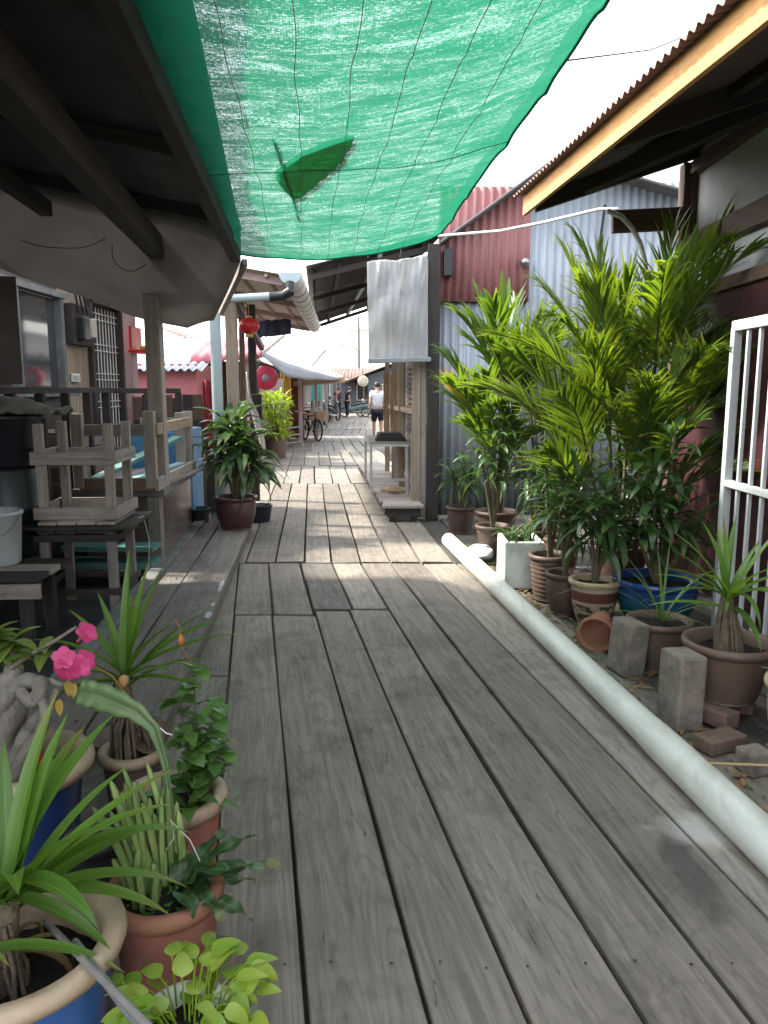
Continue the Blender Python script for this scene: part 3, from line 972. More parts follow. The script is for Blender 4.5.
# leaf and stem shapes added on the net to imitate a plant's shadow
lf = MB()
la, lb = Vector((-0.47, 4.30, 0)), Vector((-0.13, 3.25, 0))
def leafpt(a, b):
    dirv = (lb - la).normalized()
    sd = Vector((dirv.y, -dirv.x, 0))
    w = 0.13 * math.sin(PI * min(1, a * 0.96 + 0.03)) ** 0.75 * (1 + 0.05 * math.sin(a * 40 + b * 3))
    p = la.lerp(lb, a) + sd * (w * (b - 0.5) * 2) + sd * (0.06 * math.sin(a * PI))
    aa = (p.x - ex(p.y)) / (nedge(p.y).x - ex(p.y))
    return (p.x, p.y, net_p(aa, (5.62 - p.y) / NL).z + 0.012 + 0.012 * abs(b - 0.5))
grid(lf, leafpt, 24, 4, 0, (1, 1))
tag(lf.build('leaf_shadow_shape', LEAF('leaf_shadow_teal', (0.05, 0.30, 0.17), (0.07, 0.36, 0.2), 0.8, 0.6, (0.04, 0.16, 0.09), 0.03, tcol=(0.7, 1.5, 1.25)), solid=0.002), 'broad leaf shape on the green net imitating a soft plant shadow', 'leaf')
tw = MB()
def onnet(x, y, dz=0.012):
    aa = (x - ex(y)) / (nedge(y).x - ex(y))
    return Vector((x, y, net_p(aa, (5.62 - y) / NL).z + dz))
sweep(tw, [onnet(-0.44, 3.25), onnet(-0.46, 3.7), onnet(-0.48, 4.2), onnet(-0.50, 4.7)], 0.007, 6)
tag(tw.build('stem_shadow_shape', m_bark), 'thin stem shape along the green net, part of the imitated plant shadow', 'twig')

# ================================================================== HOUSE ON THE RIGHT
HR = thing('roofed_house', 'maroon walled house with corrugated eaves and yellow fascia over the potted palms', 'house', (2.6, 5, 0))
rw = MB()
box(rw, (2.45, 2.0, 1.1), (0.08, 9.0, 2.2))
box(rw, (4.5, 6.46, 1.1), (4.1, 0.08, 2.2))
rw.build('wall', m_maroon, HR)
ww = MB()
def gw(mb, x0, x1, z0, z1, y=6.4, th=0.04):
    box(mb, ((x0 + x1) / 2, y, (z0 + z1) / 2), (x1 - x0, th, z1 - z0))
# pale panels above the maroon wall, between dark studs
box(ww, (2.47, 2.0, 2.85), (0.05, 8.9, 1.3))
gw(ww, 2.5, 6.5, 2.2, 4.2, 6.44)
ww.build('upper_wall', m_panelwhite, HR)
st = MB()
for yy in (0.5, 2.3, 4.3, 6.35):
    beam(st, (2.42, yy, 2.2), (2.42, yy, 3.2), 0.06, 0.09, up=(0, 1, 0))
for zz, hh in ((2.24, 0.09), (2.62, 0.16), (3.2, 0.09)):
    beam(st, (2.415, -2.4, zz), (2.415, 6.45, zz), 0.08, hh)
st.build('stud', WOOD('brown_stud', (0.13, 0.075, 0.055), (0.085, 0.05, 0.038), rings=0.2), HR, bev=0.005)
# eave line and slope
E0, E1 = Vector((1.12, 6.4, 2.93)), Vector((1.42, 3.1, 2.90))
ed = (E1 - E0) / 3.3
def epos(y):
    return E0 + ed * (6.4 - y)
pitch = 0.32
def rpt(y, w):
    p = epos(y)
    return Vector((p.x + w, y, p.z + pitch * w))
rr = MB()
n = 9.4 / 0.076
corrug(rr, rpt(6.45, -0.09) + Vector((0, 0, 0.115)), rpt(-3.0, -0.09) - rpt(6.45, -0.09), Vector((5, 0, 5 * pitch)), n, 0.012, (-pitch, 0, 1))
rfo = rr.build('roof', m_rustroof, HR, solid=0.003)
fb = MB()
d = Vector((0, 0, 1))
beam(fb, rpt(6.42, 0) + Vector((0, 0, 0.02)), rpt(-3, 0) + Vector((0, 0, 0.02)), 0.03, 0.155)
fb.build('fascia', m_fascia, rfo, bev=0.003)
un = MB()
grid(un, lambda a, b: rpt(6.4 - 9.3 * b, 0.02 + 4.6 * a) + Vector((0, 0, 0.075)), 4, 8, 0, (4, 9))
un.build('soffit', M('soffit_board', (0.10, 0.07, 0.065), (0.07, 0.05, 0.046), 0.8, 4), rfo, solid=0.01)
for w in (0.7, 1.3, 2.1, 2.9):
    q = MB()
    beam(q, rpt(6.38, w) + Vector((0, 0, 0.03)), rpt(-3, w) + Vector((0, 0, 0.03)), 0.06, 0.075)
    q.build('purlin', m_roofw, rfo, bev=0.004)
for yy in (6.34, 4.7, 3.0, 1.2):
    q = MB()
    beam(q, rpt(yy, 0.05) + Vector((0, 0, -0.0)), rpt(yy, 3.6) + Vector((0, 0, -0.0)), 0.06, 0.13)
    q.build('rafter', m_roofw, rfo, bev=0.004)
q = MB()
beam(q, rpt(5.9, 0.3) + Vector((0, 0, -0.06)), Vector((2.43, 4.6, 3.2)), 0.08, 0.1)
q.build('brace', m_roofw, HR, bev=0.004)
# corner post in the end wall
q = MB()
beam(q, (2.4, 6.38, 0), (2.4, 6.38, 3.25), 0.12, 0.12, up=(0, 1, 0))
q.build('post', WOOD('brown_stud', (0.13, 0.075, 0.055), (0.085, 0.05, 0.038)), HR, bev=0.006)
q = MB()
beam(q, at(612, 222, 6.36), at(735, 216, 6.36), 0.06, 0.17)
q.build('tie_beam', WOOD('brown_stud', (0.13, 0.075, 0.055), (0.085, 0.05, 0.038)), HR, bev=0.006)
# folding metal gate
GT = thing('metal_gate', 'pale barred metal gate in front of the maroon wall', 'gate', (2.06, 3.6, 0))
gx = 2.06
fr_ = MB()
beam(fr_, (gx, 4.60, 0.02), (gx, 4.60, 1.86), 0.05, 0.05, up=(0, 1, 0))
beam(fr_, (gx, 2.0, 0.02), (gx, 2.0, 1.86), 0.05, 0.05, up=(0, 1, 0))
for zz, hh in ((1.87, 0.06), (0.95, 0.04), (0.12, 0.04)):
    beam(fr_, (gx, 4.625, zz), (gx, 1.96, zz), 0.045, hh)
fr_.build('gate_frame', m_grille, GT, bev=0.004)
for k in range(17):
    q = MB()
    yy = 4.44 - k * 0.145
    beam(q, (gx, yy, 0.14), (gx, yy, 1.84), 0.022, 0.022, up=(0, 1, 0))
    q.build('bar', m_grille, GT, bev=0.003)
# water carton standing inside the gate
wc = thing('bottle_pack', 'blue and white wrapped pack standing behind the gate bars', 'package', (2.28, 4.0, 0.2))
q = MB()
box(q, (2.27, 4.05, 0.33), (0.14, 0.34, 0.36))
q.build('wrap', M('white_wrap', (0.65, 0.68, 0.72), (0.55, 0.6, 0.68), 0.3, 6), wc, bev=0.03)
q = MB()
box(q, (2.197, 4.05, 0.42), (0.008, 0.33, 0.11))
box(q, (2.197, 4.05, 0.27), (0.008, 0.33, 0.03))
q.build('label_band', M('blue_print', (0.03, 0.22, 0.6), None, 0.35, 6, 0), wc)
q = MB()
box(q, (2.3, 4.05, 0.07), (0.2, 0.5, 0.14))
tag(q.build('low_ledge', m_cement, bev=0.01), 'low cement ledge behind the gate carrying the wrapped pack', 'ledge')
# conduit and hose from the roof corner
q = MB()
pts = [at(438, 236, 7.6), at(500, 231, 7.4), at(545, 222, 7.1), at(600, 209, 6.6), at(618, 209, 6.5)]
sweep(q, pts, 0.013, 8)
tag(q.build('conduit', m_white), 'thin white conduit running from the net corner to the right house roof', 'conduit')
q = MB()
pts = [at(608, 211, 6.34), at(622, 217, 6.3), at(632, 228, 6.3), at(640, 243, 6.3), at(645, 262, 6.3), at(650, 330, 6.3)]
sweep(q, pts, 0.02, 8)
tag(q.build('hose', m_rope), 'curved white hose bending down from the right house eave behind the palms', 'hose')

# ================================================================== CORRUGATED SHOP beyond
SH = thing('corrugated_shop', 'red and grey corrugated iron shop with plank front and black lean-to roof', 'shop', (1.5, 9, 0))
SY = 9.05
q = MB()
corrug(q, (0.62, SY, 2.50), (1.03, 0, 0), (0, 0, 1.25), 11, 0.014, (0, -1, 0))
q.build('red_wall', m_redcor, SH, solid=0.003)
q = MB()
corrug(q, (1.62, SY + 0.035, 1.25), (1.93, 0, 0), (0, 0, 2.55), 21, 0.014, (0, -1, 0))
corrug(q, (0.5, SY + 0.07, 0.02), (3.1, 0, 0), (0, 0, 2.55), 34, 0.014, (0, -1, 0))
q.build('grey_wall', m_greycor, SH, solid=0.003)
q = MB()
grid(q, lambda a, b: at(440, 245, 9).lerp(at(556, 160, 9), a) + Vector((0, -0.18 + 3.9 * b, 0.0)), 6, 4, 0, (2, 5))
grid(q, lambda a, b: at(556, 160, 9).lerp(Vector((4.2, 9, 3.4)), a) + Vector((0, -0.18 + 3.9 * b, 0.0)), 6, 4, 0, (2, 5))
q.build('roof', m_greyroof, SH, solid=0.03)
q = MB()
beam(q, (0.56, 8.93, 0.0), (0.56, 8.93, 3.1), 0.14, 0.13, up=(0, 1, 0), jit=0.005)
q.build('post', m_dark, SH, bev=0.006)
q = MB()
beam(q, at(432, 260, 8.9) , at(432, 515, 8.9), 0.05, 0.06, up=(0, 1, 0))
q.build('post', WOOD('brown_post', (0.16, 0.1, 0.07), (0.1, 0.065, 0.045)), SH)
# front wall along the walk, planks
FS = -0.093
def fx(y):
    return 0.42 + (y - 8.95) * FS
q = MB()
y = 9.0
box(q, (0.52, 9.04, 1.5), (0.24, 0.04, 3.0))
while y < 12.7:
    w = rnd.uniform(0.16, 0.24)
    if not 11.4 < y < 12.3:
        beam(q, (fx(y + w / 2) + rnd.uniform(-0.008, 0.008), y + w / 2, 0.2), (fx(y + w / 2), y + w / 2, 2.75), w - 0.006, 0.025, up=(1, 0, 0))
    y += w
q.build('front_wall', m_grey, SH)
q = MB()
for yy in (9.05, 10.4, 11.35, 12.4):
    beam(q, (fx(yy) - 0.05, yy, 0.12), (fx(yy) - 0.05, yy, 2.8), 0.07, 0.07, up=(0, 1, 0))
for zz in (1.25, 2.1):
    beam(q, (fx(9.05) - 0.045, 9.05, zz), (fx(12.4) - 0.045, 12.4, zz), 0.05, 0.06)
q.build('front_frame', m_slat, SH)
q = MB()
box(q, (fx(11.85) + 0.05, 11.85, 1.2), (0.03, 0.9, 2.1), rz=0.09)
q.build('door', m_dark, SH)
# louvre shutter high by the curtain
q = MB()
for k in range(14):
    beam(q, (fx(9.2) - 0.03, 9.15, 1.0 + k * 0.06), (fx(9.95) - 0.03, 9.95, 1.0 + k * 0.06), 0.02, 0.035)
q.build('louvre', m_dark, SH)
# lean-to roof sloping down over the walk
q = MB()
A, B_ = Vector((0.66, 8.88, 3.22)), Vector((-0.87, 8.88, 2.86))
C_, D_ = Vector((-0.20, 16.6, 3.30)), Vector((-1.50, 16.6, 2.88))
def lt(a, b):
    return A.lerp(B_, a).lerp(C_.lerp(D_, a), b)
grid(q, lambda a, b: lt(b, a) + Vector((0, 0, 0.014 * math.sin(a * 2 * PI * 90))), 540, 3, 0, (8, 1.3))
lro = q.build('lean_to_roof', M('black_iron_roof', (0.045, 0.045, 0.05), (0.03, 0.03, 0.033), 0.6, 4, 0.1), SH, solid=0.004)
for f in (0.12, 0.45, 0.75, 0.97):
    q = MB()
    beam(q, lt(f, 0.02) - Vector((0, 0, 0.05)), lt(f, 0.98) - Vector((0, 0, 0.05)), 0.05, 0.07)
    q.build('purlin', m_dark if f != 0.45 else m_pvc2, lro)
for f in (0.02, 0.3, 0.6, 0.95):
    q = MB()
    beam(q, lt(0.02, f) - Vector((0, 0, 0.11)), lt(0.96, f) - Vector((0, 0, 0.11)), 0.05, 0.06)
    q.build('rafter', m_dark, lro)
# low platform in front of it
PLx = lambda y: -0.07 + (y - 9.3) * FS
q = MB()
y = 8.62
while y < 13.9:
    w = 0.14
    beam(q, (PLx(y) + rnd.uniform(-0.02, 0.02), y + w / 2, 0.19), (fx(y) - 0.0, y + w / 2, 0.19), w - 0.008, 0.03)
    y += w
pl = tag(q.build('porch_platform', m_grey, bev=0.003), 'low plank platform along the front of the corrugated shop', 'platform')
pl['category'] = 'platform'
q = MB()
beam(q, (PLx(8.7) + 0.05, 8.7, 0.13), (PLx(13.8) + 0.05, 13.8, 0.13), 0.05, 0.09)
beam(q, (PLx(8.7) + 0.05, 8.69, 0.12), (0.42, 8.69, 0.12), 0.05, 0.1)
for yy in (8.75, 10.4, 12, 13.6):
    beam(q, (PLx(yy) + 0.12, yy, 0.0), (PLx(yy) + 0.12, yy, 0.09), 0.08, 0.08, up=(0, 1, 0))
    beam(q, (fx(yy) - 0.1, yy, 0.0), (fx(yy) - 0.1, yy, 0.17), 0.08, 0.08, up=(0, 1, 0))
q.build('joist', m_dark, pl)

# plastic curtain hanging before the shop
CU = thing('plastic_curtain', 'cloudy plastic sheet hanging on a batten in front of the plank shop', 'curtain', (0.15, 8.8, 2.4))
cl, cr_ = at(367, 262, 8.8), at(428, 256, 8.8)
ct = MB()
def cur(a, b):
    top = cl.lerp(cr_, a)
    bot = at(368.5, 361, 8.8).lerp(at(428, 360, 8.8), a)
    p = top.lerp(bot, b)
    p.y += (0.016 * math.sin(a * 19 + 2.5 * math.sin(b * 3)) + 0.006 * math.sin(a * 53 + b * 9)) * (1 - 0.5 * b) + 0.05 * mnoise.noise(Vector((a * 4, b * 3, 0)))
    p.z += 0.012 * math.sin(a * PI * 3) * (1 - b) + 0.015 * mnoise.noise(Vector((a * 6, 0, 3)))
    return p
grid(ct, cur, 110, 50, 0, (1, 1))
ct.build('sheet', s_plastic, CU, solid=0.003)
q = MB()
beam(q, at(368, 361, 8.79), at(431, 359.5, 8.79), 0.05, 0.055)
q.build('batten', M('grey_batten', (0.25, 0.28, 0.29), (0.18, 0.2, 0.21), 0.6, 5), CU, bev=0.01)
for u in (368, 400, 427):
    q = MB()
    sweep(q, [at(u, 258, 8.8), at(u + 2, 244, 8.85)], 0.004, 5)
    q.build('tie', m_cord, CU)
# metal box and lamp on the iron wall
q = MB()
box(q, at(448, 263, 8.95), (0.1, 0.14, 0.3))
tag(q.build('switch_box', m_black, bev=0.01), 'small black box fixed at the corner of the red iron wall', 'box')
q = MB()
lathe(q, at(525, 262, 8.97), [(0, 0.05), (0.03, 0.05), (0.05, 0.02), (0.055, -0.03), (0.03, -0.05), (0, -0.05)], 14, axis=Matrix.Rotation(R(75), 3, 'X'))
tag(q.build('wall_lamp', m_chrome), 'small round metal lamp on the red iron wall', 'lamp')
q = MB()
sweep(q, [at(605, 205, 8.95), at(602, 228, 8.93), at(598, 262, 8.95), at(597, 300, 8.95)], 0.016, 6)
tag(q.build('cable', m_cord), 'thick black cable running down the grey iron wall', 'cable')

# ================================================================== FURNITURE IN THE FORECOURT
def stool(name, label, c, w, dpt, h, z0, flip=False, rz=0.0, mats=None, top=True, legw=0.06, railh=0.08):
    """four-legged rough timber stool; flip stands it on its seat"""
    T = thing(name, label, 'stool', (c[0], c[1], z0), None, rz)
    mats = mats or (m_grey, m_grey)
    s = -1 if flip else 1
    zz = (lambda z: h - z) if flip else (lambda z: z)
    for ix in (-1, 1):
        for iy in (-1, 1):
            q = MB()
            beam(q, (ix * (w / 2 - legw / 2), iy * (dpt / 2 - legw / 2), zz(0)), (ix * (w / 2 - legw / 2 - 0.005), iy * (dpt / 2 - legw / 2), zz(h - 0.025)), legw, legw * 0.75, up=(0, 1, 0), jit=0.003)
            q.build('leg', mats[0], T, world=False, bev=0.004)
    for zr, nm in ((0.30 * h if not flip else 0.34 * h, 'stretcher'), (h - 0.035 - railh / 2, 'apron')):
        for iy in (-1, 1):
            q = MB()
            beam(q, (-w / 2 - 0.02, iy * (dpt / 2 + 0.012), zz(zr)), (w / 2 + 0.02, iy * (dpt / 2 + 0.012), zz(zr)), 0.022, railh, jit=0.003)
            q.build(nm, mats[1], T, world=False, bev=0.003)
        for ix in (-1, 1):
            q = MB()
            beam(q, (ix * (w / 2 + 0.012), -dpt / 2, zz(zr) + 0.004), (ix * (w / 2 + 0.012), dpt / 2, zz(zr) + 0.004), 0.022, railh, jit=0.003)
            q.build(nm, mats[1], T, world=False, bev=0.003)
    if top:
        q = MB()
        n = 4
        for k in range(n):
            x = -w / 2 + (k + 0.5) * w / n
            beam(q, (x, -dpt / 2 - 0.02, zz(h - 0.012)), (x, dpt / 2 + 0.02, zz(h - 0.012)), w / n - 0.006, 0.024)
        q.build('seat', mats[1], T, world=False, bev=0.003)
    return T

m_grey2 = WOOD('grey_timber_cool', (0.27, 0.245, 0.225), (0.17, 0.155, 0.145), rings=0.2)
stool('work_stool', 'grey timber work table on thick legs under the upturned stool', (-2.03, 5.2), 0.5, 0.5, 0.60, 0.0, rz=0.06, mats=(m_grey2, m_dark), railh=0.042)
tbz = MB()
box(tbz, (-2.06, 5.22, 0.613), (0.78, 0.66, 0.022), rz=0.06)
tag(tbz.build('loose_board', m_dark, bev=0.003), 'dark overhanging board between the work table and the upturned stool', 'board')
stool('upturned_stool', 'grey wooden stool lying upside down with legs up on the dark board', (-2.03, 5.22), 0.50, 0.48, 0.66, 0.626, flip=True, rz=0.06, mats=(m_grey, m_grey))

# long upturned bench on the tiled counter
BN = thing('upturned_bench', 'long grey bench frame lying upside down on the tiled counter', 'bench', (-2.1, 6.75, 0.72))
bx0, bx1, by0, by1, bz0, bz1 = -2.38, -1.82, 6.0, 7.55, 0.74, 1.34
for x, y, h in ((bx1, by0, 0), (bx0, by0, -0.02), (bx1 - 0.1, by1, -0.04), (bx0 + 0.2, by1, 0), (bx1 - 0.14, by1 - 0.12, -0.05)):
    q = MB()
    beam(q, (x, y, bz0), (x, y, bz1 + h), 0.085, 0.075, up=(0, 1, 0), jit=0.004)
    q.build('leg', m_grey, BN, bev=0.004)
q = MB(); beam(q, (bx0, by0 + 0.05, 1.19), (bx1, by0 + 0.05, 1.19), 0.025, 0.09); q.build('stretcher', m_grey2, BN, bev=0.003)
q = MB(); beam(q, (bx1 + 0.05, by0, 1.2), (bx1 - 0.07, by1, 1.2), 0.025, 0.09); q.build('stretcher', WOOD('light_tan', (0.40, 0.31, 0.21), (0.28, 0.21, 0.14)), BN, bev=0.003)
q = MB(); beam(q, (bx0, by1, 1.19), (bx1 - 0.1, by1, 1.19), 0.025, 0.09); q.build('stretcher', m_grey, BN, bev=0.003)
q = MB(); beam(q, (bx1 + 0.05, by0 - 0.05, 0.77), (bx1 - 0.05, by1, 0.77), 0.03, 0.1); q.build('apron', m_grey, BN, bev=0.003)
q = MB(); beam(q, (bx0, by0 - 0.02, 0.77), (bx1 + 0.02, by0 - 0.02, 0.77), 0.03, 0.1); q.build('apron', WOOD('redbrown_board', (0.2, 0.12, 0.085), (0.13, 0.08, 0.06)), BN, bev=0.003)
q = MB()
for k in range(5):
    x = bx0 + 0.07 + k * 0.12
    beam(q, (x, by0, 0.735), (x, by1, 0.735), 0.11, 0.02)
q.build('seat', m_grey2, BN)
q = MB(); beam(q, (-2.3, 6.1, 0.80), (-1.95, 7.3, 1.06), 0.10, 0.03)
tag(q.build('teal_board', m_tealwood, bev=0.003), 'teal painted board leaning inside the upturned bench', 'board')
q = MB(); beam(q, (-2.1, 6.1, 0.77), (-1.95, 7.4, 0.80), 0.09, 0.03)
tag(q.build('teal_board', M('pale_teal', (0.25, 0.45, 0.45), (0.2, 0.36, 0.36), 0.6, 6), bev=0.003), 'pale blue-green board lying flat inside the upturned bench', 'board')
# tiled counter
CT = thing('tiled_counter', 'low counter faced with glossy brown tiles under the upturned bench', 'counter', (-2.1, 6.8, 0))
q = MB()
ngon_prism(q, [(-2.45, 6.2, 0.0), (-1.80, 6.2, 0.0), (-1.95, 7.7, 0.0), (-2.6, 7.7, 0.0)], (0, 0, 0.655))
q.build('body', m_tile, CT, bev=0.006)
q = MB()
ngon_prism(q, [(-2.5, 6.1, 0.658), (-1.755, 6.1, 0.658), (-1.91, 7.75, 0.658), (-2.65, 7.75, 0.658)], (0, 0, 0.06))
q.build('top', m_kerb, CT, bev=0.008)
q = MB()
beam(q, (-1.85, 6.15, 0), (-1.85, 6.15, 0.655), 0.1, 0.1, up=(0, 1, 0))
q.build('leg', m_grey2, CT, bev=0.004)
q = MB()
box(q, (-2.15, 5.95, 0.15), (0.7, 0.25, 0.05)); box(q, (-2.15, 5.95, 0.28), (0.72, 0.22, 0.04))
tag(q.build('board_pile', m_tealwood), 'pair of teal boards lying low under the counter end', 'boards')
# string hanging
q = MB()
sweep(q, [(-1.72, 5.25, 0.62), (-1.68, 5.3, 0.63), (-1.66, 5.34, 0.45), (-1.68, 5.36, 0.25), (-1.72, 5.36, 0.16)], 0.003, 5)
tag(q.build('string', m_rope), 'thin pale string hanging off the corner of the loose board', 'string')

# drums, bucket, planks
DR = thing('plastic_drum', 'tall black plastic drum with a tub stacked on top', 'drum', (-2.52, 5.15, 0))
q = MB()
lathe(q, (-2.52, 5.15, 0.4), [(0, 0), (0.22, 0), (0.235, 0.05), (0.24, 0.3), (0.25, 0.32), (0.24, 0.34), (0.235, 0.58), (0.22, 0.6), (0, 0.6)], 32)
q.build('body', m_black, DR)
TB = thing('black_tub', 'black perforated tub covered with sacking on top of the drum', 'tub', (-2.52, 5.12, 1.0))
q = MB()
lathe(q, (-2.52, 5.12, 1.003), [(0, 0), (0.2, 0), (0.215, 0.02), (0.235, 0.3), (0.25, 0.315), (0.25, 0.335), (0.225, 0.335), (0.22, 0.25), (0, 0.25)], 32)
q.build('body', m_black, TB)
q = MB()
grid(q, lambda a, b: (-2.9 + 0.75 * a, 4.95 + 0.42 * b, 1.36 + 0.075 * math.sin(PI * a) * math.sin(PI * b) + 0.06 * mnoise.noise(Vector((a * 5, b * 4, 1)))), 24, 16, 0, (1, 1))
tag(q.build('sacking', m_sack, solid=0.02), 'crumpled grey sacking heaped over the black tub', 'sacking')
LB = thing('low_bench', 'low bench of grey planks under the white bucket', 'bench', (-2.5, 4.45, 0))
for k, (dy, zz, mm) in enumerate(((0, 0.43, m_dark), (0.17, 0.432, m_grey), (0.34, 0.43, m_dark))):
    q = MB(); beam(q, (-3.3, 4.3 + dy, zz), (-1.98, 4.36 + dy, zz), 0.155, 0.035); q.build('plank', mm, LB, bev=0.003)
q = MB(); beam(q, (-3.3, 4.25, 0.355), (-1.98, 4.31, 0.355), 0.03, 0.09); q.build('apron', m_grey, LB, bev=0.003)
for x in (-2.1, -3.1):
    for y in (4.38, 4.7):
        q = MB(); beam(q, (x, y, 0), (x, y, 0.41), 0.06, 0.06, up=(0, 1, 0)); q.build('leg', m_dark, LB)
BK = thing('bucket', 'pale plastic bucket with a wire handle on the low bench', 'bucket', (-2.36, 4.6, 0.45))
q = MB()
bc = (-2.36, 4.6, 0.453)
lathe(q, bc, [(0, 0), (0.125, 0), (0.13, 0.01), (0.15, 0.3), (0.16, 0.305), (0.16, 0.325), (0.15, 0.33), (0.14, 0.31), (0.12, 0.03), (0, 0.03)], 32)
q.build('body', m_bucket, BK)
q = MB()
sweep(q, [Vector(bc) + Vector((0.158 * math.cos(a), -0.158 * abs(math.sin(a)), 0.3 - 0.13 * math.sin(a))) for a in [i * PI / 14 for i in range(15)]], 0.004, 6)
q.build('handle', m_chrome, BK)
# dim stored things deeper in the porch
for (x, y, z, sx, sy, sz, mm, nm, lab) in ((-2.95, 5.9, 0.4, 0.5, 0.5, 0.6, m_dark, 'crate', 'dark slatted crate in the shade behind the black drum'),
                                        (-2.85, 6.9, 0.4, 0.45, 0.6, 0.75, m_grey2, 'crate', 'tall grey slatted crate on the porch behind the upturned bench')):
    T = thing(nm, lab, 'crate', (x, y, z))
    q = MB()
    for k in range(5):
        zz = z + (k + 0.5) * sz / 5
        box(q, (x, y - sy / 2, zz), (sx, 0.02, sz / 5 - 0.015)); box(q, (x + sx / 2, y, zz), (0.02, sy, sz / 5 - 0.015))
        box(q, (x, y + sy / 2, zz), (sx, 0.02, sz / 5 - 0.015)); box(q, (x - sx / 2, y, zz), (0.02, sy, sz / 5 - 0.015))
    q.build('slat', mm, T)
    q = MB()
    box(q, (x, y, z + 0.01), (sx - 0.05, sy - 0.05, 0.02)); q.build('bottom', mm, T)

# ================================================================== PIPE
q = MB()
pp = [(0.635, 7.3, 0.084), (0.72, 6.5, 0.083), (0.845, 5.5, 0.083), (0.96, 4.55, 0.083), (1.075, 3.55, 0.083), (1.20, 2.5, 0.083), (1.39, 0.9, 0.083)]
pin = lambda y: Vector((0.625 + (7.3 - y) * 0.118, y, 0.0705))
PI_ = thing('pvc_pipe', 'long pale grey drain pipe lying along the edge of the plank walk', 'pipe', pin(4))
pts = [pin(7.3 - k * 0.1) for k in range(44)]
def pr(i, a):
    return 0.068 * (1 + 0.003 * math.sin(i * 0.5 + a))
sweep(q, pts, pr, 32, caps=False)
sweep(q, [pin(7.3), pin(7.28), pin(6.9)], [0.0635, 0.0625, 0.0625], 32, caps=False)
q.build('barrel', m_pvc, PI_, solid=0)
q = MB()
sweep(q, [pin(7.3 - 4.22), pin(7.3 - 4.31), pin(7.3 - 4.5), pin(7.3 - 6.6)], [0.069, 0.0725, 0.073, 0.073], 32)
q.build('socket', m_pvc, PI_)
dd = MB()
lathe(dd, pin(7.0) + Vector((0, 0, 0)), [(0, 0), (0.0625, 0)], 24, axis=(Matrix.Rotation(R(90), 3, 'X')))
dd.build('inside', m_black, PI_)

# ================================================================== PLANTS
def blade(mb, p, az, el, L, W, droop, n=8, fold=0.25, prof='strap', mi=0, curl=0.0, wav=0.0, tw=0.0):
    """one leaf: starts at p, heading az, elevation el, bending down by droop (radians) over its length"""
    p = Vector(p)
    vs, ul = [], []
    ph = rnd.uniform(0, 6)
    for i in range(n + 1):
        s = i / n
        e = el - droop * s ** 1.3
        a = az + curl * s
        d = Vector((math.cos(a) * math.cos(e), math.sin(a) * math.cos(e), math.sin(e)))
        if i:
            p = p + d * (L / n)
        sd = Vector((-math.sin(a), math.cos(a), 0))
        upv = sd.cross(d) * -1
        if tw:
            q = Matrix.Rotation(tw * s + tw * 0.4, 3, d)
            sd = q @ sd
            upv = q @ upv
        if prof == 'strap':
            w = W * (0.62 + 0.38 * min(1, s * 3)) * (1 - s ** 3.2)
        elif prof == 'lance':
            w = W * max(0.04, math.sin(PI * (s * 0.94 + 0.05)) ** 0.8)
        elif prof == 'ovate':
            w = W * (max(0.02, math.sin(PI * s ** 0.72)) ** 0.85)
        elif prof == 'heart':
            w = W * (max(0.0, 1 - s) ** 0.75 * (1 - (1 - s) ** 7) * 1.25)
        else:
            w = W * (1 - s) + 0.001
        w *= 1 + wav * math.sin(s * 22 + ph)
        up_ = fold * w * (1 - 0.4 * s)
        wz = wav * W * 0.8 * math.sin(s * 17 + ph)
        vs += [p + sd * (w / 2) + upv * (up_ + wz), p, p - sd * (w / 2) + upv * (up_ - wz)]
        ul += [(s, 0), (s, 0.5), (s, 1)]
    fs = []
    for i in range(n):
        a = i * 3
        fs += [(a, a + 1, a + 4, a + 3), (a + 1, a + 2, a + 5, a + 4)]
    mb.add(vs, fs, ul, mi)
    return p

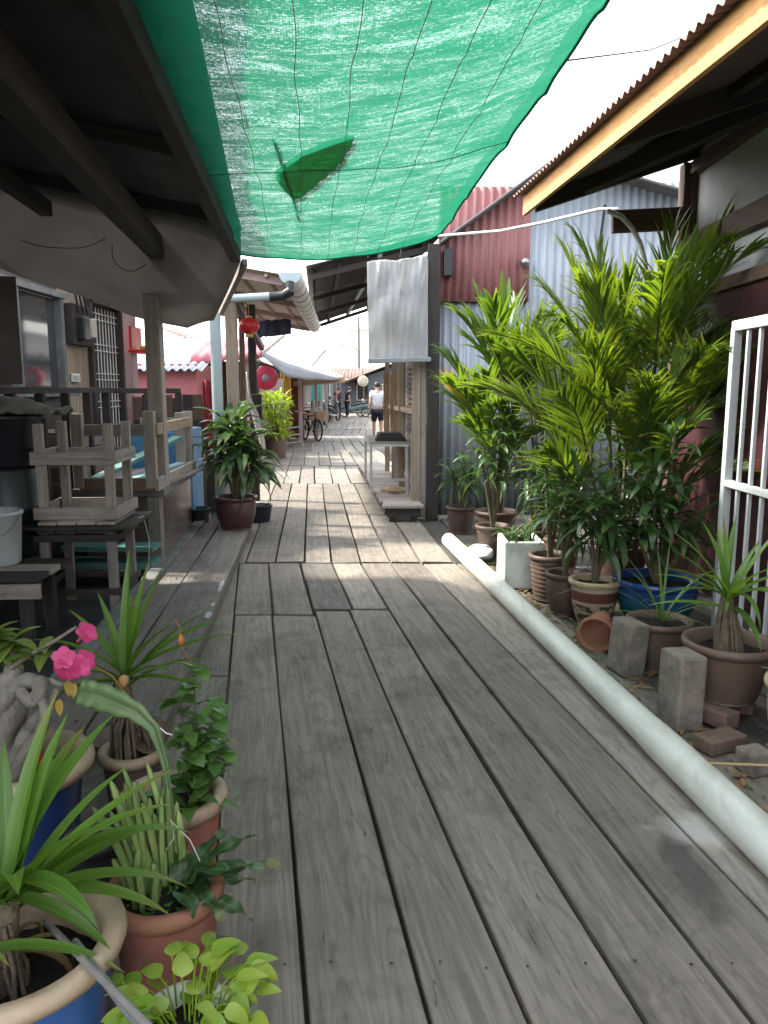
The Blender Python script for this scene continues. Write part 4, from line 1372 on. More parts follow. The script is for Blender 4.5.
def pot(T, c, rt, rb, h, mat, rim=None, rim_w=0.025, rim_h=0.03, soil=0.06, seg=40, ribs=0, belly=0.0, foot=0.0, soilmat=None):
    """pot > rim; soil, under thing T; c = centre of the base"""
    prof = [(0.0, 0.0), (rb, 0.0), (rb * 1.01, foot)]
    n = 14 if not ribs else ribs * 3
    for i in range(n + 1):
        s = i / n
        r = rb + (rt - rb) * s ** 0.85 + belly * math.sin(PI * s)
        if ribs:
            r += 0.005 * math.sin(s * ribs * 2 * PI)
        prof.append((r, foot + (h - rim_h - foot) * s))
    q = MB()
    if rim is None:
        prof += [(rt + rim_w * 0.7, h - rim_h), (rt + rim_w * 0.9, h - rim_h * 0.5), (rt + rim_w * 0.7, h), (rt, h + 0.004), (rt - 0.014, h - 0.004),
                 (rt - 0.02, h - soil), (rt - 0.03, h - soil - 0.02)]
        lathe(q, c, prof, seg, wob=0.006)
        P = q.build('pot', mat, T)
    else:
        lathe(q, c, prof, seg, wob=0.006)
        P = q.build('pot', mat, T)
        q = MB()
        lathe(q, c, [(rt - 0.004, h - rim_h - 0.004), (rt + rim_w * 0.8, h - rim_h), (rt + rim_w, h - rim_h * 0.5), (rt + rim_w * 0.85, h - 0.002), (rt + rim_w * 0.3, h + 0.004),
                     (rt - 0.012, h), (rt - 0.022, h - 0.012), (rt - 0.024, h - soil), (rt - 0.03, h - soil - 0.02)], seg, wob=0.006)
        q.build('rim', rim, P)
    q = MB()
    k = 14
    def sf(a, b):
        r = (rt - 0.022) * b
        th = a * 2 * PI
        x, y = r * math.cos(th), r * math.sin(th)
        return (c[0] + x, c[1] + y, c[2] + h - soil + 0.015 * mnoise.noise(Vector((x * 22, y * 22, c[0]))) + 0.012 * (1 - b))
    grid(q, sf, 28, 8, 0, (1, 1))
    q.build('soil', soilmat or m_soil, T)
    return Vector((c[0], c[1], c[2] + h - soil))

def rosette(mb, c, n, L, W, el0, el1, droop, prof='strap', fold=0.3, rise=0.0, az0=0.0, jl=0.2, nn=9, mi=0, wav=0.0):
    for k in range(n):
        f = k / max(1, n - 1)
        az = az0 + k * 2.39996 + rnd.uniform(-0.25, 0.25)
        el = el0 + (el1 - el0) * f + rnd.uniform(-0.12, 0.12)
        blade(mb, Vector(c) + Vector((0.012 * math.cos(az), 0.012 * math.sin(az), rise * f)), az, el, L * rnd.uniform(1 - jl, 1 + jl * 0.6) * (1.0 - 0.25 * f * f),
              W * rnd.uniform(0.85, 1.15), droop * rnd.uniform(0.6, 1.3), nn, fold, prof, mi, curl=rnd.uniform(-0.25, 0.25), wav=wav, tw=rnd.uniform(-0.3, 0.3))

# ---- 1. big blue pot, pandan, front
c1 = G(12, 938, 0.42)
T = thing('potted_pandan', 'spiky pandan plant in a large blue glazed pot with wide beige rim', 'potted plant', (c1.x, c1.y, 0.0))
top = pot(T, (c1.x, c1.y, 0.0), 0.19, 0.14, 0.42, m_streak, m_beige, 0.028, 0.032, soil=0.10)
stx = Vector((c1.x - 0.015, c1.y - 0.02, top.z))
q = MB()
for k in range(26):
    a = rnd.uniform(0, 6.28); r = rnd.uniform(0.01, 0.04)
    p0 = stx + Vector((r * math.cos(a), r * math.sin(a), 0.17 + rnd.uniform(-0.06, 0.02)))
    p2 = stx + Vector((r * 1.9 * math.cos(a), r * 1.9 * math.sin(a), -0.01))
    sweep(q, [p0, p0.lerp(p2, 0.5) + Vector((rnd.uniform(-0.012, 0.012), rnd.uniform(-0.012, 0.012), 0)), p2], 0.0055, 5)
sweep(q, [stx, stx + Vector((0.005, 0, 0.1)), stx + Vector((0.02, 0.01, 0.2))], [0.035, 0.03, 0.022], 10)
q.build('stem', m_roots, T)
q = MB()
hd = stx + Vector((0.02, 0.01, 0.19))
# pixel-checked long leaves: (azimuth deg, elevation, length, droop)
for az, el, L, dr in ((20, 20, 0.46, 1.0), (32, 38, 0.50, 1.15), (8, 6, 0.40, 0.8), (48, 62, 0.50, 0.55), (60, 74, 0.48, 0.35), (75, 60, 0.45, 0.7), (110, 70, 0.42, 0.5), (140, 55, 0.42, 0.9),
                      (170, 45, 0.42, 1.2), (200, 50, 0.4, 1.0), (230, 60, 0.36, 0.9), (300, 55, 0.34, 0.9), (330, 40, 0.38, 1.2), (350, 62, 0.42, 0.8), (15, 52, 0.46, 0.9), (95, 45, 0.42, 0.9), (-8, -6, 0.3, 0.7), (250, 35, 0.34, 1.0)):
    blade(q, hd + Vector((rnd.uniform(-0.012, 0.012), rnd.uniform(-0.012, 0.012), rnd.uniform(-0.03, 0.03))), R(az), R(el), L * 0.80, 0.044 * rnd.uniform(0.9, 1.12), dr, 10, 0.3, 'strap', curl=rnd.uniform(-0.15, 0.15))
for k in range(9):
    blade(q, hd + Vector((0, 0, rnd.uniform(-0.05, 0.0))), R(rnd.uniform(-30, 200)), R(rnd.uniform(25, 80)), rnd.uniform(0.28, 0.42), 0.04, rnd.uniform(0.4, 1.0), 10, 0.3, 'strap', curl=rnd.uniform(-0.2, 0.2))
hd2 = stx + Vector((-0.07, -0.06, 0.11))
rosette(q, hd2, 10, 0.30, 0.03, 0.3, 1.3, 0.8)
q.build('leaves', l_pandan, T)
q = MB()
for k in range(8):
    a = rnd.uniform(0, 6.28)
    blade(q, stx + Vector((0.03 * math.cos(a), 0.03 * math.sin(a), 0.08)), a, 0.3, 0.16, 0.016, 2.0, 8, 0.3, 'strap')
q.build('dry_leaves', l_dry, T)
# two grey rods leaning on the pot
q = MB()
rp0, rp1 = G(46, 922, 0.385), G(93, 970, 0.437)
sweep(q, [rp0, rp1 + (rp1 - rp0) * 1.6], 0.007, 10)
tag(q.build('rod', M('weathered_rod', (0.28, 0.26, 0.25), (0.2, 0.18, 0.17), 0.6, 20, 0.3)), 'dull brown-grey rod leaning across the rim of the blue pandan pot', 'rod')
q = MB()
rp0, rp1 = G(75, 942, 0.40), G(108, 985, 0.437)
sweep(q, [rp0, rp1 + (rp1 - rp0) * 1.6], 0.008, 12)
tag(q.build('rod', m_steel), 'shiny grey metal rod leaning across the rim of the blue pandan pot', 'rod')

# ---- 2. terracotta pot with cactus and wavy fern leaves
c2 = G(165, 884, 0.34)
T = thing('potted_cactus', 'clustered cactus and wavy fern in a red terracotta pot', 'potted plant', (c2.x, c2.y, 0.0))
top = pot(T, (c2.x, c2.y, 0.0), 0.124, 0.092, 0.34, m_terra, m_terra2, 0.016, 0.035, soil=0.035)
q = MB()
for k in range(34):
    a = rnd.uniform(0.9, 4.7); r = rnd.uniform(0.01, 0.098)
    b0 = Vector((top.x - 0.01 + r * math.cos(a) * 0.9, top.y + 0.015 + r * math.sin(a) * 0.7, top.z - 0.005))
    hgt = rnd.uniform(0.07, 0.30)
    lean = Vector((rnd.uniform(-0.07, 0.02), rnd.uniform(-0.03, 0.05), 0)) * (hgt / 0.2)
    rr0 = rnd.uniform(0.0065, 0.0095)
    pth = [b0 + lean * (s * s) + Vector((0, 0, hgt * s)) for s in (0, 0.2, 0.45, 0.7, 0.88, 0.96, 1.0)]
    rad = [rr0 * f for f in (0.75, 0.95, 1.0, 1.0, 0.92, 0.6, 0.15)]
    sweep(q, pth, lambda i, a, rad=rad: rad[i] * (1 + 0.2 * math.cos(a * 5)), 20)
q.build('cactus_stems', m_cactus, T)
q = MB()
pth = [Vector(at(u, v, Y)) for u, v, Y in ((180, 897, 1.74), (178, 860, 1.75), (173, 815, 1.76), (166, 765, 1.78), (155, 728, 1.8), (138, 711, 1.82), (118, 702, 1.84), (100, 695, 1.86), (88, 693, 1.87), (79, 690, 1.88))]
pth2 = []
for i in range(len(pth) - 1):
    for k in range(5):
        pth2.append(pth[i].lerp(pth[i + 1], k / 5))
pth2.append(pth[-1])
N2 = len(pth2)
def dr3(i, a):
    s = i / (N2 - 1)
    w = 0.008 + 0.030 * max(0.0, min(1.0, (s - 0.28) / 0.4)) ** 1.3
    if s > 0.9:
        w *= 1 - ((s - 0.9) / 0.1) ** 2 * 0.9
    w *= 1 + 0.09 * math.sin(s * 62)
    lobe = max(0.0, math.cos(1.5 * (a + 0.5))) ** 2 if False else abs(math.cos(1.5 * (a + 0.4))) ** 2.2
    return w * (0.3 + 0.7 * lobe)
sweep(q, pth2, dr3, 30)
q.build('arching_stem', m_dragon, T)
q = MB()
for k in range(160):
    a = rnd.uniform(0, 6.28); r = 0.095 * math.sqrt(rnd.random())
    p = top + Vector((r * math.cos(a), r * math.sin(a), rnd.uniform(0.0, 0.022)))
    blade(q, p, rnd.uniform(0, 6.28), rnd.uniform(-0.2, 0.9), rnd.uniform(0.012, 0.02), 0.010, 0.6, 3, 0.1, 'ovate')
q.build('moss', LEAF('tiny_moss_leaf', (0.05, 0.14, 0.02), (0.03, 0.09, 0.015), 0.2, 0.5), T)
q = MB()
fb0 = top + Vector((0.035, -0.01, 0.02))
for az, el, L, dr in ((14, 28, 0.25, 0.75), (2, 42, 0.22, 1.0), (-18, 10, 0.20, 0.7), (30, 48, 0.22, 0.9), (-35, 30, 0.16, 1.3), (50, 55, 0.18, 0.9), (-60, 40, 0.14, 1.2), (20, 12, 0.19, 0.6), (100, 50, 0.14, 1), (-10, 60, 0.18, 1.4)):
    blade(q, fb0, R(az), R(el), L, 0.044, dr, 18, 0.12, 'lance', wav=0.3)
q.build('fern_leaves', l_cord, T)
q = MB()
sweep(q, [at(160, 728, 1.775), at(166, 733, 1.77), at(172, 735, 1.775)], 0.002, 5)
sweep(q, [at(168, 815, 1.72), at(172, 822, 1.71), at(190, 840, 1.70), at(200, 861, 1.69)], 0.0014, 5)
sweep(q, [at(172, 822, 1.71), at(174, 838, 1.71), at(166, 850, 1.71)], 0.0018, 5)
q.build('string_tie', m_rope, T)

# ---- 3. golden pothos in a white pot
c3 = G(188, 1010, 0.28)
T = thing('potted_pothos', 'yellow-green pothos spilling out of a white pot', 'potted plant', (c3.x, c3.y, 0.0))
top = pot(T, (c3.x, c3.y, 0.0), 0.098, 0.075, 0.26, m_potwhite, None, 0.012, 0.03, soil=0.03)
q, q2 = MB(), MB()
for k in range(96):
    a = rnd.uniform(0, 6.28)
    r = 0.085 * math.sqrt(rnd.random())
    b0 = top + Vector((r * math.cos(a), r * math.sin(a), 0))
    out = rnd.uniform(0.01, 0.10)
    hz = rnd.uniform(0.02, 0.10) * (1.15 - out * 4)
    e = b0 + Vector((out * math.cos(a), out * math.sin(a), max(0.015, hz)))
    sweep(q2, [b0, b0.lerp(e, 0.6) + Vector((0, 0, 0.02)), e], 0.0022, 5)
    blade(q, e, a + rnd.uniform(-0.9, 0.9), rnd.uniform(-0.1, 0.75), rnd.uniform(0.042, 0.072), rnd.uniform(0.034, 0.052), rnd.uniform(0.4, 1.3), 9, 0.16, 'heart', curl=rnd.uniform(-0.3, 0.3), tw=rnd.uniform(-0.5, 0.5))
q.build('leaves', l_pothos, T)
q2.build('stems', l_lime, T)

# ---- 4. leafy shrub in a beige rimmed pot
c4 = G(173, 793, 0.34)
T = thing('potted_shrub', 'small glossy leaved shrub in a terracotta pot with beige rim', 'potted plant', (c4.x, c4.y, 0.0))
top = pot(T, (c4.x, c4.y, 0.0), 0.135, 0.10, 0.34, m_terra, m_beige, 0.022, 0.035, soil=0.05)
q, q2 = MB(), MB()
sx0 = top + Vector((0.05, 0.02, 0))
for k, (dx, dy, hh) in enumerate(((0.035, 0.0, 0.42), (-0.02, 0.03, 0.36), (0.075, 0.01, 0.30), (-0.005, -0.03, 0.24), (0.09, -0.01, 0.2))):
    pth = [sx0 + Vector((dx * s + 0.012 * math.sin(s * 5 + k), dy * s, hh * s)) for s in [i / 8 for i in range(9)]]
    sweep(q2, pth, [0.004 - 0.003 * i / 8 for i in range(9)], 6)
    for i in range(2, 9):
        for j in range(4):
            a = rnd.uniform(0, 6.28)
            blade(q, pth[i], a, rnd.uniform(-0.1, 0.7), rnd.uniform(0.045, 0.075), rnd.uniform(0.036, 0.055), 0.7, 7, 0.15, 'ovate', tw=rnd.uniform(-0.4, 0.4))
for az, el in ((-40, 60), (-10, 40), (200, 60), (30, 70), (-75, 50)):
    blade(q, top + Vector((0.05, -0.02, 0)), R(az), R(el), 0.17, 0.055, 1.1, 9, 0.15, 'ovate')
q.build('leaves', l_shrub, T)
q2.build('stems', m_bark, T)
q = MB()
p = Vector(at(181, 640, 2.36))
lathe(q, p, [(0.001, -0.02), (0.009, -0.013), (0.012, 0), (0.008, 0.013), (0.001, 0.02)], 10)
sweep(q, [p + Vector((0, 0, 0.018)), p + Vector((-0.004, 0, 0.045)), p + Vector((-0.016, 0, 0.07))], 0.0015, 5)
sweep(q, [p - Vector((0, 0, 0.018)), sx0 + Vector((0.03, 0, 0.40))], 0.0015, 5)
q.build('seed_pod', m_orange, T)

# ---- 5. desert rose in a navy pot
c5 = G(22, 757, 0.40)
T = thing('potted_desert_rose', 'pink flowering desert rose with swollen grey trunk in a navy pot', 'potted plant', (c5.x, c5.y, 0.0))
top = pot(T, (c5.x, c5.y, 0.0), 0.172, 0.13, 0.40, m_potnavy, m_beige, 0.035, 0.045, soil=0.07)
q = MB()
b0 = top + Vector((-0.035, -0.03, 0))
pth = [b0 + Vector((0.01 * math.sin(k), 0, 0.035 * k)) for k in range(0, 10)]
rad = [0.062, 0.06, 0.055, 0.05, 0.052, 0.06, 0.068, 0.066, 0.055, 0.03]
sweep(q, pth, lambda i, a: rad[i] * (1 + 0.13 * math.sin(3 * a + i * 0.8) + 0.07 * math.sin(7 * a + i)), 24)
def limb(pts, r0, r1):
    pts = [Vector(p) for p in pts]
    out = []
    for i in range(len(pts) - 1):
        pa, pb = pts[max(0, i - 1)], pts[min(len(pts) - 1, i + 2)]
        for k in range(6):
            s = k / 6
            p1, p2 = pts[i], pts[i + 1]
            out.append(0.5 * ((2 * p1) + (p2 - pa) * s + (2 * pa - 5 * p1 + 4 * p2 - pb) * s * s + (3 * p1 - pa - 3 * p2 + pb) * s ** 3))
    out.append(pts[-1])
    n = len(out)
    sweep(q, out, [(r0 + (r1 - r0) * i / (n - 1)) * (1 + 0.09 * math.sin(i * 1.7)) for i in range(n)], 12)
Yd = b0.y - 0.02
A5 = lambda u, v, dy=0: at(u, v, Yd + dy)
limb([A5(12, 778), A5(20, 748, -0.04), A5(34, 722, -0.05), A5(46, 708, -0.04), A5(57, 690)], 0.028, 0.010)
limb([A5(8, 790, -0.05), A5(26, 752, -0.07), A5(42, 728, -0.07), A5(44, 706, -0.06), A5(34, 692, -0.03)], 0.022, 0.012)
limb([A5(4, 700), A5(20, 683), A5(40, 684, -0.03), A5(33, 702, -0.06), A5(18, 690, -0.06)], 0.03, 0.016)
limb([A5(-6, 720), A5(5, 690), A5(14, 668, 0.03), A5(10, 650, 0.04)], 0.05, 0.014)
limb([A5(30, 686), A5(46, 680), A5(60, 684, -0.02), A5(74, 683, -0.03)], 0.010, 0.005)
limb([A5(10, 668), A5(30, 655, 0.02), A5(56, 640, 0), A5(76, 627, -0.02)], 0.008, 0.004)
limb([A5(-20, 700), A5(-10, 660), A5(-6, 640)], 0.03, 0.012)
q.build('trunk', m_greybark, T)
q = MB()
for (u, v, n, dy) in ((2, 655, 16, 0.03), (-12, 640, 14, 0.02), (44, 652, 7, 0.04), (12, 642, 9, 0.05)):
    c = Vector(A5(u, v, dy))
    for k in range(n):
        blade(q, c, rnd.uniform(0, 6.28), rnd.uniform(-0.2, 1.0), rnd.uniform(0.08, 0.125), rnd.uniform(0.03, 0.042), 0.7, 7, 0.18, 'ovate')
q.build('leaves', l_adenium, T)
for (u, v, az, el, dy) in ((64, 658, -80, 25, -0.06), (80, 666, -60, 15, -0.05), (66, 670, -95, -20, -0.06), (84, 661, -40, 30, -0.03), (86, 633, -30, 40, -0.03)):
    q, q3 = MB(), MB()
    c = Vector(A5(u, v, dy))
    f = Vector((math.cos(R(az)) * math.cos(R(el)), math.sin(R(az)) * math.cos(R(el)), math.sin(R(el))))
    sx, sz = frame_of(f)
    for k in range(5):
        a = k * 2 * PI / 5 + 0.3
        d0 = sx * math.cos(a) + sz * math.sin(a)
        d1 = f.cross(d0)
        vs, ul = [], []
        for i in range(6):
            s = i / 5
            w = 0.0155 * math.sin(PI * (0.08 + 0.86 * s ** 1.25)) ** 0.7
            pc_ = c + d0 * (0.034 * s) + f * (0.012 * s * (1.4 - s) * 1.2)
            vs += [pc_ + d1 * w, pc_ - f * 0.0006 + f * (0.0012 * math.sin(i * 2.1)), pc_ - d1 * w]
            ul += [(s, 0), (s, 0.5), (s, 1)]
        fs = []
        for i in range(5):
            a0 = i * 3
            fs += [(a0, a0 + 1, a0 + 4, a0 + 3), (a0 + 1, a0 + 2, a0 + 5, a0 + 4)]
        q.add(vs, fs, ul, 0)
    sweep(q3, [c - f * 0.05, c - f * 0.02, c + f * 0.002], [0.004, 0.008, 0.010], 8)
    fl = q.build('flower', l_petal, T)
    q3.build('flower_tube', M('pink_tube', (0.6, 0.12, 0.15), None, 0.5, 9), fl)
q = MB()
for (u, v) in ((68, 680), (73, 682), (59, 699)):
    blade(q, Vector(A5(u, v, -0.03)), -1.2, -0.8, 0.05, 0.022, 0.5, 6, 0.2, 'ovate')
q.build('yellow_leaves', l_yellow, T)
# long thin pod stalk drooping to the shrub
q = MB()
ps_ = [A5(74, 661, -0.02), A5(96, 667, 0.0), A5(112, 676, 0.05), A5(126, 694, 0.1), A5(144, 716, 0.15)]
sweep(q, ps_, 0.0025, 5)
p = Vector(A5(124, 681, 0.08))
lathe(q, p, [(0.001, -0.022), (0.011, -0.014), (0.016, 0), (0.012, 0.014), (0.001, 0.02)], 9, wob=0.2)
q.build('seed_stalk', M('dry_stalk', (0.42, 0.3, 0.15), (0.4, 0.2, 0.07), 0.8, 9, 0.2), T)
# red tags in soil
q = MB()
for (u, v) in ((37, 742), (40, 765)):
    q = MB()
    p = Vector(A5(u, v, -0.01))
    beam(q, p, p + Vector((0.004, 0, 0.045)), 0.012, 0.003, up=(0, 1, 0))
    q.build('plant_tag', m_redplastic, T)

# ---- 6. pandan behind, small beige pot on a stand
c6 = G(132, 748, 0.26)
T = thing('potted_pandan', 'upright pandan with stilt roots in a small shallow tan pot', 'potted plant', (c6.x, c6.y, 0.0))
top = pot(T, (c6.x, c6.y, 0.0), 0.10, 0.08, 0.26, m_potgrey, m_beige, 0.018, 0.03, soil=0.03)
hd = Vector(at(125, 682, c6.y + 0.02))
q = MB()
bs = top + Vector((0.0, 0.0, 0))
sweep(q, [bs, bs.lerp(hd, 0.5) + Vector((0.01, 0, 0)), hd], [0.024, 0.022, 0.018], 10)
for k in range(22):
    a = rnd.uniform(0, 6.28)
    p0 = bs.lerp(hd, rnd.uniform(0.5, 0.9))
    p2 = bs + Vector((0.07 * math.cos(a), 0.07 * math.sin(a), 0))
    sweep(q, [p0, p0.lerp(p2, 0.5) + Vector((0.025 * math.cos(a), 0.025 * math.sin(a), 0.02)), p2], 0.006, 5)
q.build('stem', m_roots, T)
q = MB()
for az, el, L, dr in ((20, 30, 0.46, 0.55), (35, 40, 0.46, 0.8), (60, 76, 0.42, 0.15), (80, 82, 0.46, 0.1), (40, 72, 0.43, 0.2), (150, 50, 0.34, 0.4), (170, 35, 0.36, 0.6), (135, 65, 0.36, 0.3), (190, 48, 0.36, 0.8), (230, 40, 0.3, 0.9),
                      (280, 40, 0.3, 0.9), (320, 45, 0.34, 0.9), (0, 40, 0.34, 0.8), (-15, 20, 0.3, 0.8), (100, 60, 0.38, 0.5), (210, 15, 0.26, 0.8), (10, 55, 0.4, 0.5), (340, 60, 0.34, 0.6)):
    blade(q, hd + Vector((rnd.uniform(-0.01, 0.01), rnd.uniform(-0.01, 0.01), rnd.uniform(-0.03, 0.02))), R(az), R(el), L, 0.034 * rnd.uniform(0.9, 1.1), dr, 10, 0.32, 'strap', curl=rnd.uniform(-0.15, 0.15))
q.build('leaves', l_pandan, T)
# hollow coil of dry roots / fibre pot beside it
q = MB()
pc6 = Vector(at(148, 738, c6.y - 0.02))
for k in range(5):
    sweep(q, [pc6 + Vector((0.055 * math.cos(a), 0.012 * k, 0.055 * math.sin(a))) for a in [i * 2 * PI / 20 for i in range(21)]], 0.006, 6)
tag(q.build('vine_coil', m_roots), 'coil of dry brown vine between the tan pandan pot and the shrub', 'coil')
# dark empty pot behind the terracotta pot
c7 = G(95, 845, 0.22)
T = thing('empty_pot', 'empty black pot standing between the blue and the terracotta pots', 'pot', (c7.x, c7.y, 0.0))
pot(T, (c7.x - 0.02, c7.y + 0.05, 0.0), 0.09, 0.07, 0.22, m_black, None, 0.01, 0.02, soil=0.05)
# lump of cement by the terracotta pot
q = MB()
lathe(q, (c2.x + 0.115, c2.y + 0.03, 0.002), [(0, 0.0), (0.055, 0.0), (0.06, 0.05), (0.05, 0.13), (0.03, 0.16), (0, 0.165)], 14, wob=0.15)
tag(q.build('cement_lump', m_concrete), 'rough cement lump wedged beside the terracotta cactus pot', 'rubble')

CPB = thing('low_cupboard', 'blue painted low cupboard behind the upturned bench', 'cupboard', (-2.36, 8.35, 0))
q = MB(); box(q, (-2.36, 8.35, 0.56), (0.66, 0.5, 1.08)); q.build('body', m_bluepaint, CPB, bev=0.01)
for dx in (-0.165, 0.165):
    q = MB(); box(q, (-2.36 + dx, 8.09, 0.56), (0.31, 0.025, 1.0)); dd_ = q.build('door', m_bluepaint, CPB, bev=0.006)
    q = MB(); box(q, (-2.36 + dx * 0.3, 8.07, 0.8), (0.02, 0.03, 0.1)); q.build('handle', m_chrome, dd_)

SCR = thing('plank_screen', 'dark upright plank screen behind the blue cupboard, hiding the pink wall foot', 'screen', (-2.6, 9.6, 0))
for k in range(9):
    q = MB(); beam(q, (-3.05 + k * 0.125, 9.6 + rnd.uniform(-0.01, 0.01), 0.0), (-3.05 + k * 0.125, 9.6, 1.42 + rnd.uniform(-0.03, 0.03)), 0.118, 0.025, up=(0, 1, 0)); q.build('upright', m_dark if k % 3 else WOOD('brown_post', (0.16, 0.1, 0.07), (0.1, 0.065, 0.045)), SCR)
q = MB(); beam(q, (-3.1, 9.57, 1.1), (-2.0, 9.57, 1.1), 0.03, 0.07); q.build('cross_rail', m_dark, SCR)

# ================================================================== RIGHT ROW OF POTS
def drac(q, q2, base, stems, L=0.3, W=0.05, n=16, seed=1, prof='lance'):
    """cane plants: stems = [(dx, dy, h)], a drooping head of leaves on each"""
    for (dx, dy, h) in stems:
        pth = [base + Vector((dx * s, dy * s, h * s)) for s in (0, 0.35, 0.7, 1)]
        sweep(q2, pth, [0.016, 0.014, 0.013, 0.011], 8)
        for k in range(n):
            f = k / (n - 1)
            az = k * 2.4 + rnd.uniform(-0.3, 0.3)
            p = base + Vector((dx, dy, h)) * (1 - 0.28 * (1 - f))
            blade(q, p, az, -0.1 + 1.25 * f + rnd.uniform(-0.15, 0.15), L * rnd.uniform(0.75, 1.15), W * rnd.uniform(0.8, 1.15), rnd.uniform(0.9, 1.9), 9, 0.18, prof, wav=0.05, curl=rnd.uniform(-0.3, 0.3), tw=rnd.uniform(-0.4, 0.4))

# blue bowl with dracaena, raised on stones
cb = Vector((1.745, 4.80, 0.03))
T = thing('potted_dracaena', 'dark green dracaena canes in a wide blue glazed bowl', 'potted plant', cb)
top = pot(T, cb, 0.255, 0.17, 0.285, m_bowl, None, 0.02, 0.035, soil=0.05, belly=0.02)
q, q2 = MB(), MB()
drac(q, q2, top, [(0.02, -0.05, 0.42), (-0.12, 0.0, 0.55), (0.14, 0.02, 0.5), (-0.02, 0.08, 0.75), (0.2, -0.05, 0.34), (-0.16, -0.08, 0.34), (0.1, 0.1, 0.95), (-0.06, -0.04, 0.6)], 0.30, 0.052, 17)
q.build('leaves', l_drac, T)
q2.build('canes', m_bark, T)
for k, (x, y, r) in enumerate(((1.58, 4.75, 0.05), (1.83, 4.8, 0.055), (1.72, 4.98, 0.05))):
    pass
# cream pot with brown leaf marks
cp = Vector((1.36, 4.83, 0.0))
T = thing('potted_cordyline', 'dark leaved cordyline in a cream pot with brown leaf marks', 'potted plant', cp)
top = pot(T, cp, 0.150, 0.095, 0.30, m_patpot, m_beige, 0.018, 0.03, soil=0.04, belly=0.012)
q, q2 = MB(), MB()
drac(q, q2, top, [(-0.05, 0.0, 0.5), (0.06, 0.04, 0.62), (0.0, -0.05, 0.36), (0.1, -0.02, 0.45)], 0.32, 0.055, 15)
q.build('leaves', l_cord, T); q2.build('canes', m_bark, T)
# dark brown pot
cp = Vector((1.235, 5.10, 0.0))
T = thing('potted_fern', 'drooping narrow leaved plant in a dark brown clay pot', 'potted plant', cp)
top = pot(T, cp, 0.125, 0.09, 0.28, m_darkclay, None, 0.015, 0.03, soil=0.04, belly=0.015)
q, q2 = MB(), MB()
drac(q, q2, top, [(0.0, 0.0, 0.45), (0.08, 0.06, 0.65), (-0.06, 0.02, 0.55)], 0.34, 0.036, 20, prof='strap')
q.build('leaves', l_cord, T); q2.build('canes', m_bark, T)
# ribbed pot
cp = Vector((1.20, 5.45, 0.0))
T = thing('potted_fern', 'grassy leaved plant in a ribbed brown pot beside the foam box', 'potted plant', cp)
top = pot(T, cp, 0.14, 0.105, 0.33, m_potgrey, None, 0.016, 0.03, soil=0.05, ribs=9)
q, q2 = MB(), MB()
drac(q, q2, top, [(0.0, 0.0, 0.4), (0.1, 0.1, 0.6), (-0.04, 0.05, 0.7)], 0.34, 0.034, 20, prof='strap')
q.build('leaves', l_cord, T); q2.build('canes', m_bark, T)
# foam box
FBX = thing('foam_box', 'white foam box full of soil near the pipe end', 'box', (1.05, 5.87, 0))
fx0, fy0 = 1.06, 5.87
q = MB()
for (dx, dy, sx, sy) in ((0, -0.18, 0.30, 0.035), (0, 0.18, 0.30, 0.035), (-0.132, 0, 0.035, 0.325), (0.132, 0, 0.035, 0.325)):
    box(q, (fx0 + dx, fy0 + dy, 0.19), (sx, sy, 0.36), rz=0.0)
q.build('walls', m_foam, FBX, bev=0.008)
q = MB(); box(q, (fx0, fy0, 0.33), (0.24, 0.33, 0.02)); q.build('soil', m_soil, FBX)
q = MB()
for k in range(30):
    blade(q, (fx0 + rnd.uniform(-0.1, 0.1), fy0 + rnd.uniform(-0.14, 0.14), 0.34), rnd.uniform(0, 6.28), rnd.uniform(0.6, 1.4), rnd.uniform(0.15, 0.35), 0.022, 1.3, 8, 0.2, 'strap')
q.build('leaves', l_cord, FBX)
# crumpled grey bag at the pipe end
q = MB()
grid(q, lambda a, b: (0.86 + 0.12 * math.cos(a * 6.283) * math.sin(b * PI), 6.75 + 0.2 * math.sin(a * 6.283) * math.sin(b * PI), 0.065 - 0.062 * math.cos(b * PI) + 0.03 * mnoise.noise(Vector((a * 6, b * 7, 0))) * math.sin(b * PI)), 20, 10)
tag(q.build('crumpled_bag', m_foam), 'crumpled white plastic bag near the far end of the pipe', 'bag')

# terracotta pot lying on its side
tpz = thing('fallen_pot', 'terracotta pot lying on its side by the concrete block', 'pot', (1.20, 4.42, 0))
q = MB()
ax = Matrix.Rotation(R(-25), 3, 'Z') @ Matrix.Rotation(R(97), 3, 'X')
lathe(q, (1.27, 4.38, 0.115), [(0, -0.1), (0.065, -0.1), (0.085, 0.02), (0.095, 0.08), (0.108, 0.085), (0.11, 0.115), (0.098, 0.118), (0.085, 0.08), (0.06, -0.07), (0, -0.07)], 30, axis=ax)
q.build('pot', m_terra2, tpz)
# concrete blocks set on end
def block(name, label, c, s, rz, tx, ty):
    q = MB()
    tl = Matrix.Rotation(tx, 3, 'X') @ Matrix.Rotation(ty, 3, 'Y')
    box(q, c, s, rz, tilt=tl)
    o = q.build(name, m_concrete, bev=0.014)
    return tag(o, label, 'block')
block('concrete_block', 'weathered concrete block on end between the fallen pot and the grassy pot', (1.305, 3.95, 0.145), (0.125, 0.18, 0.29), 0.28, 0.02, 0.09)
block('concrete_block', 'weathered concrete block on end in front of the brown pandan pot', (1.34, 3.30, 0.17), (0.135, 0.17, 0.345), 0.22, -0.02, 0.03)
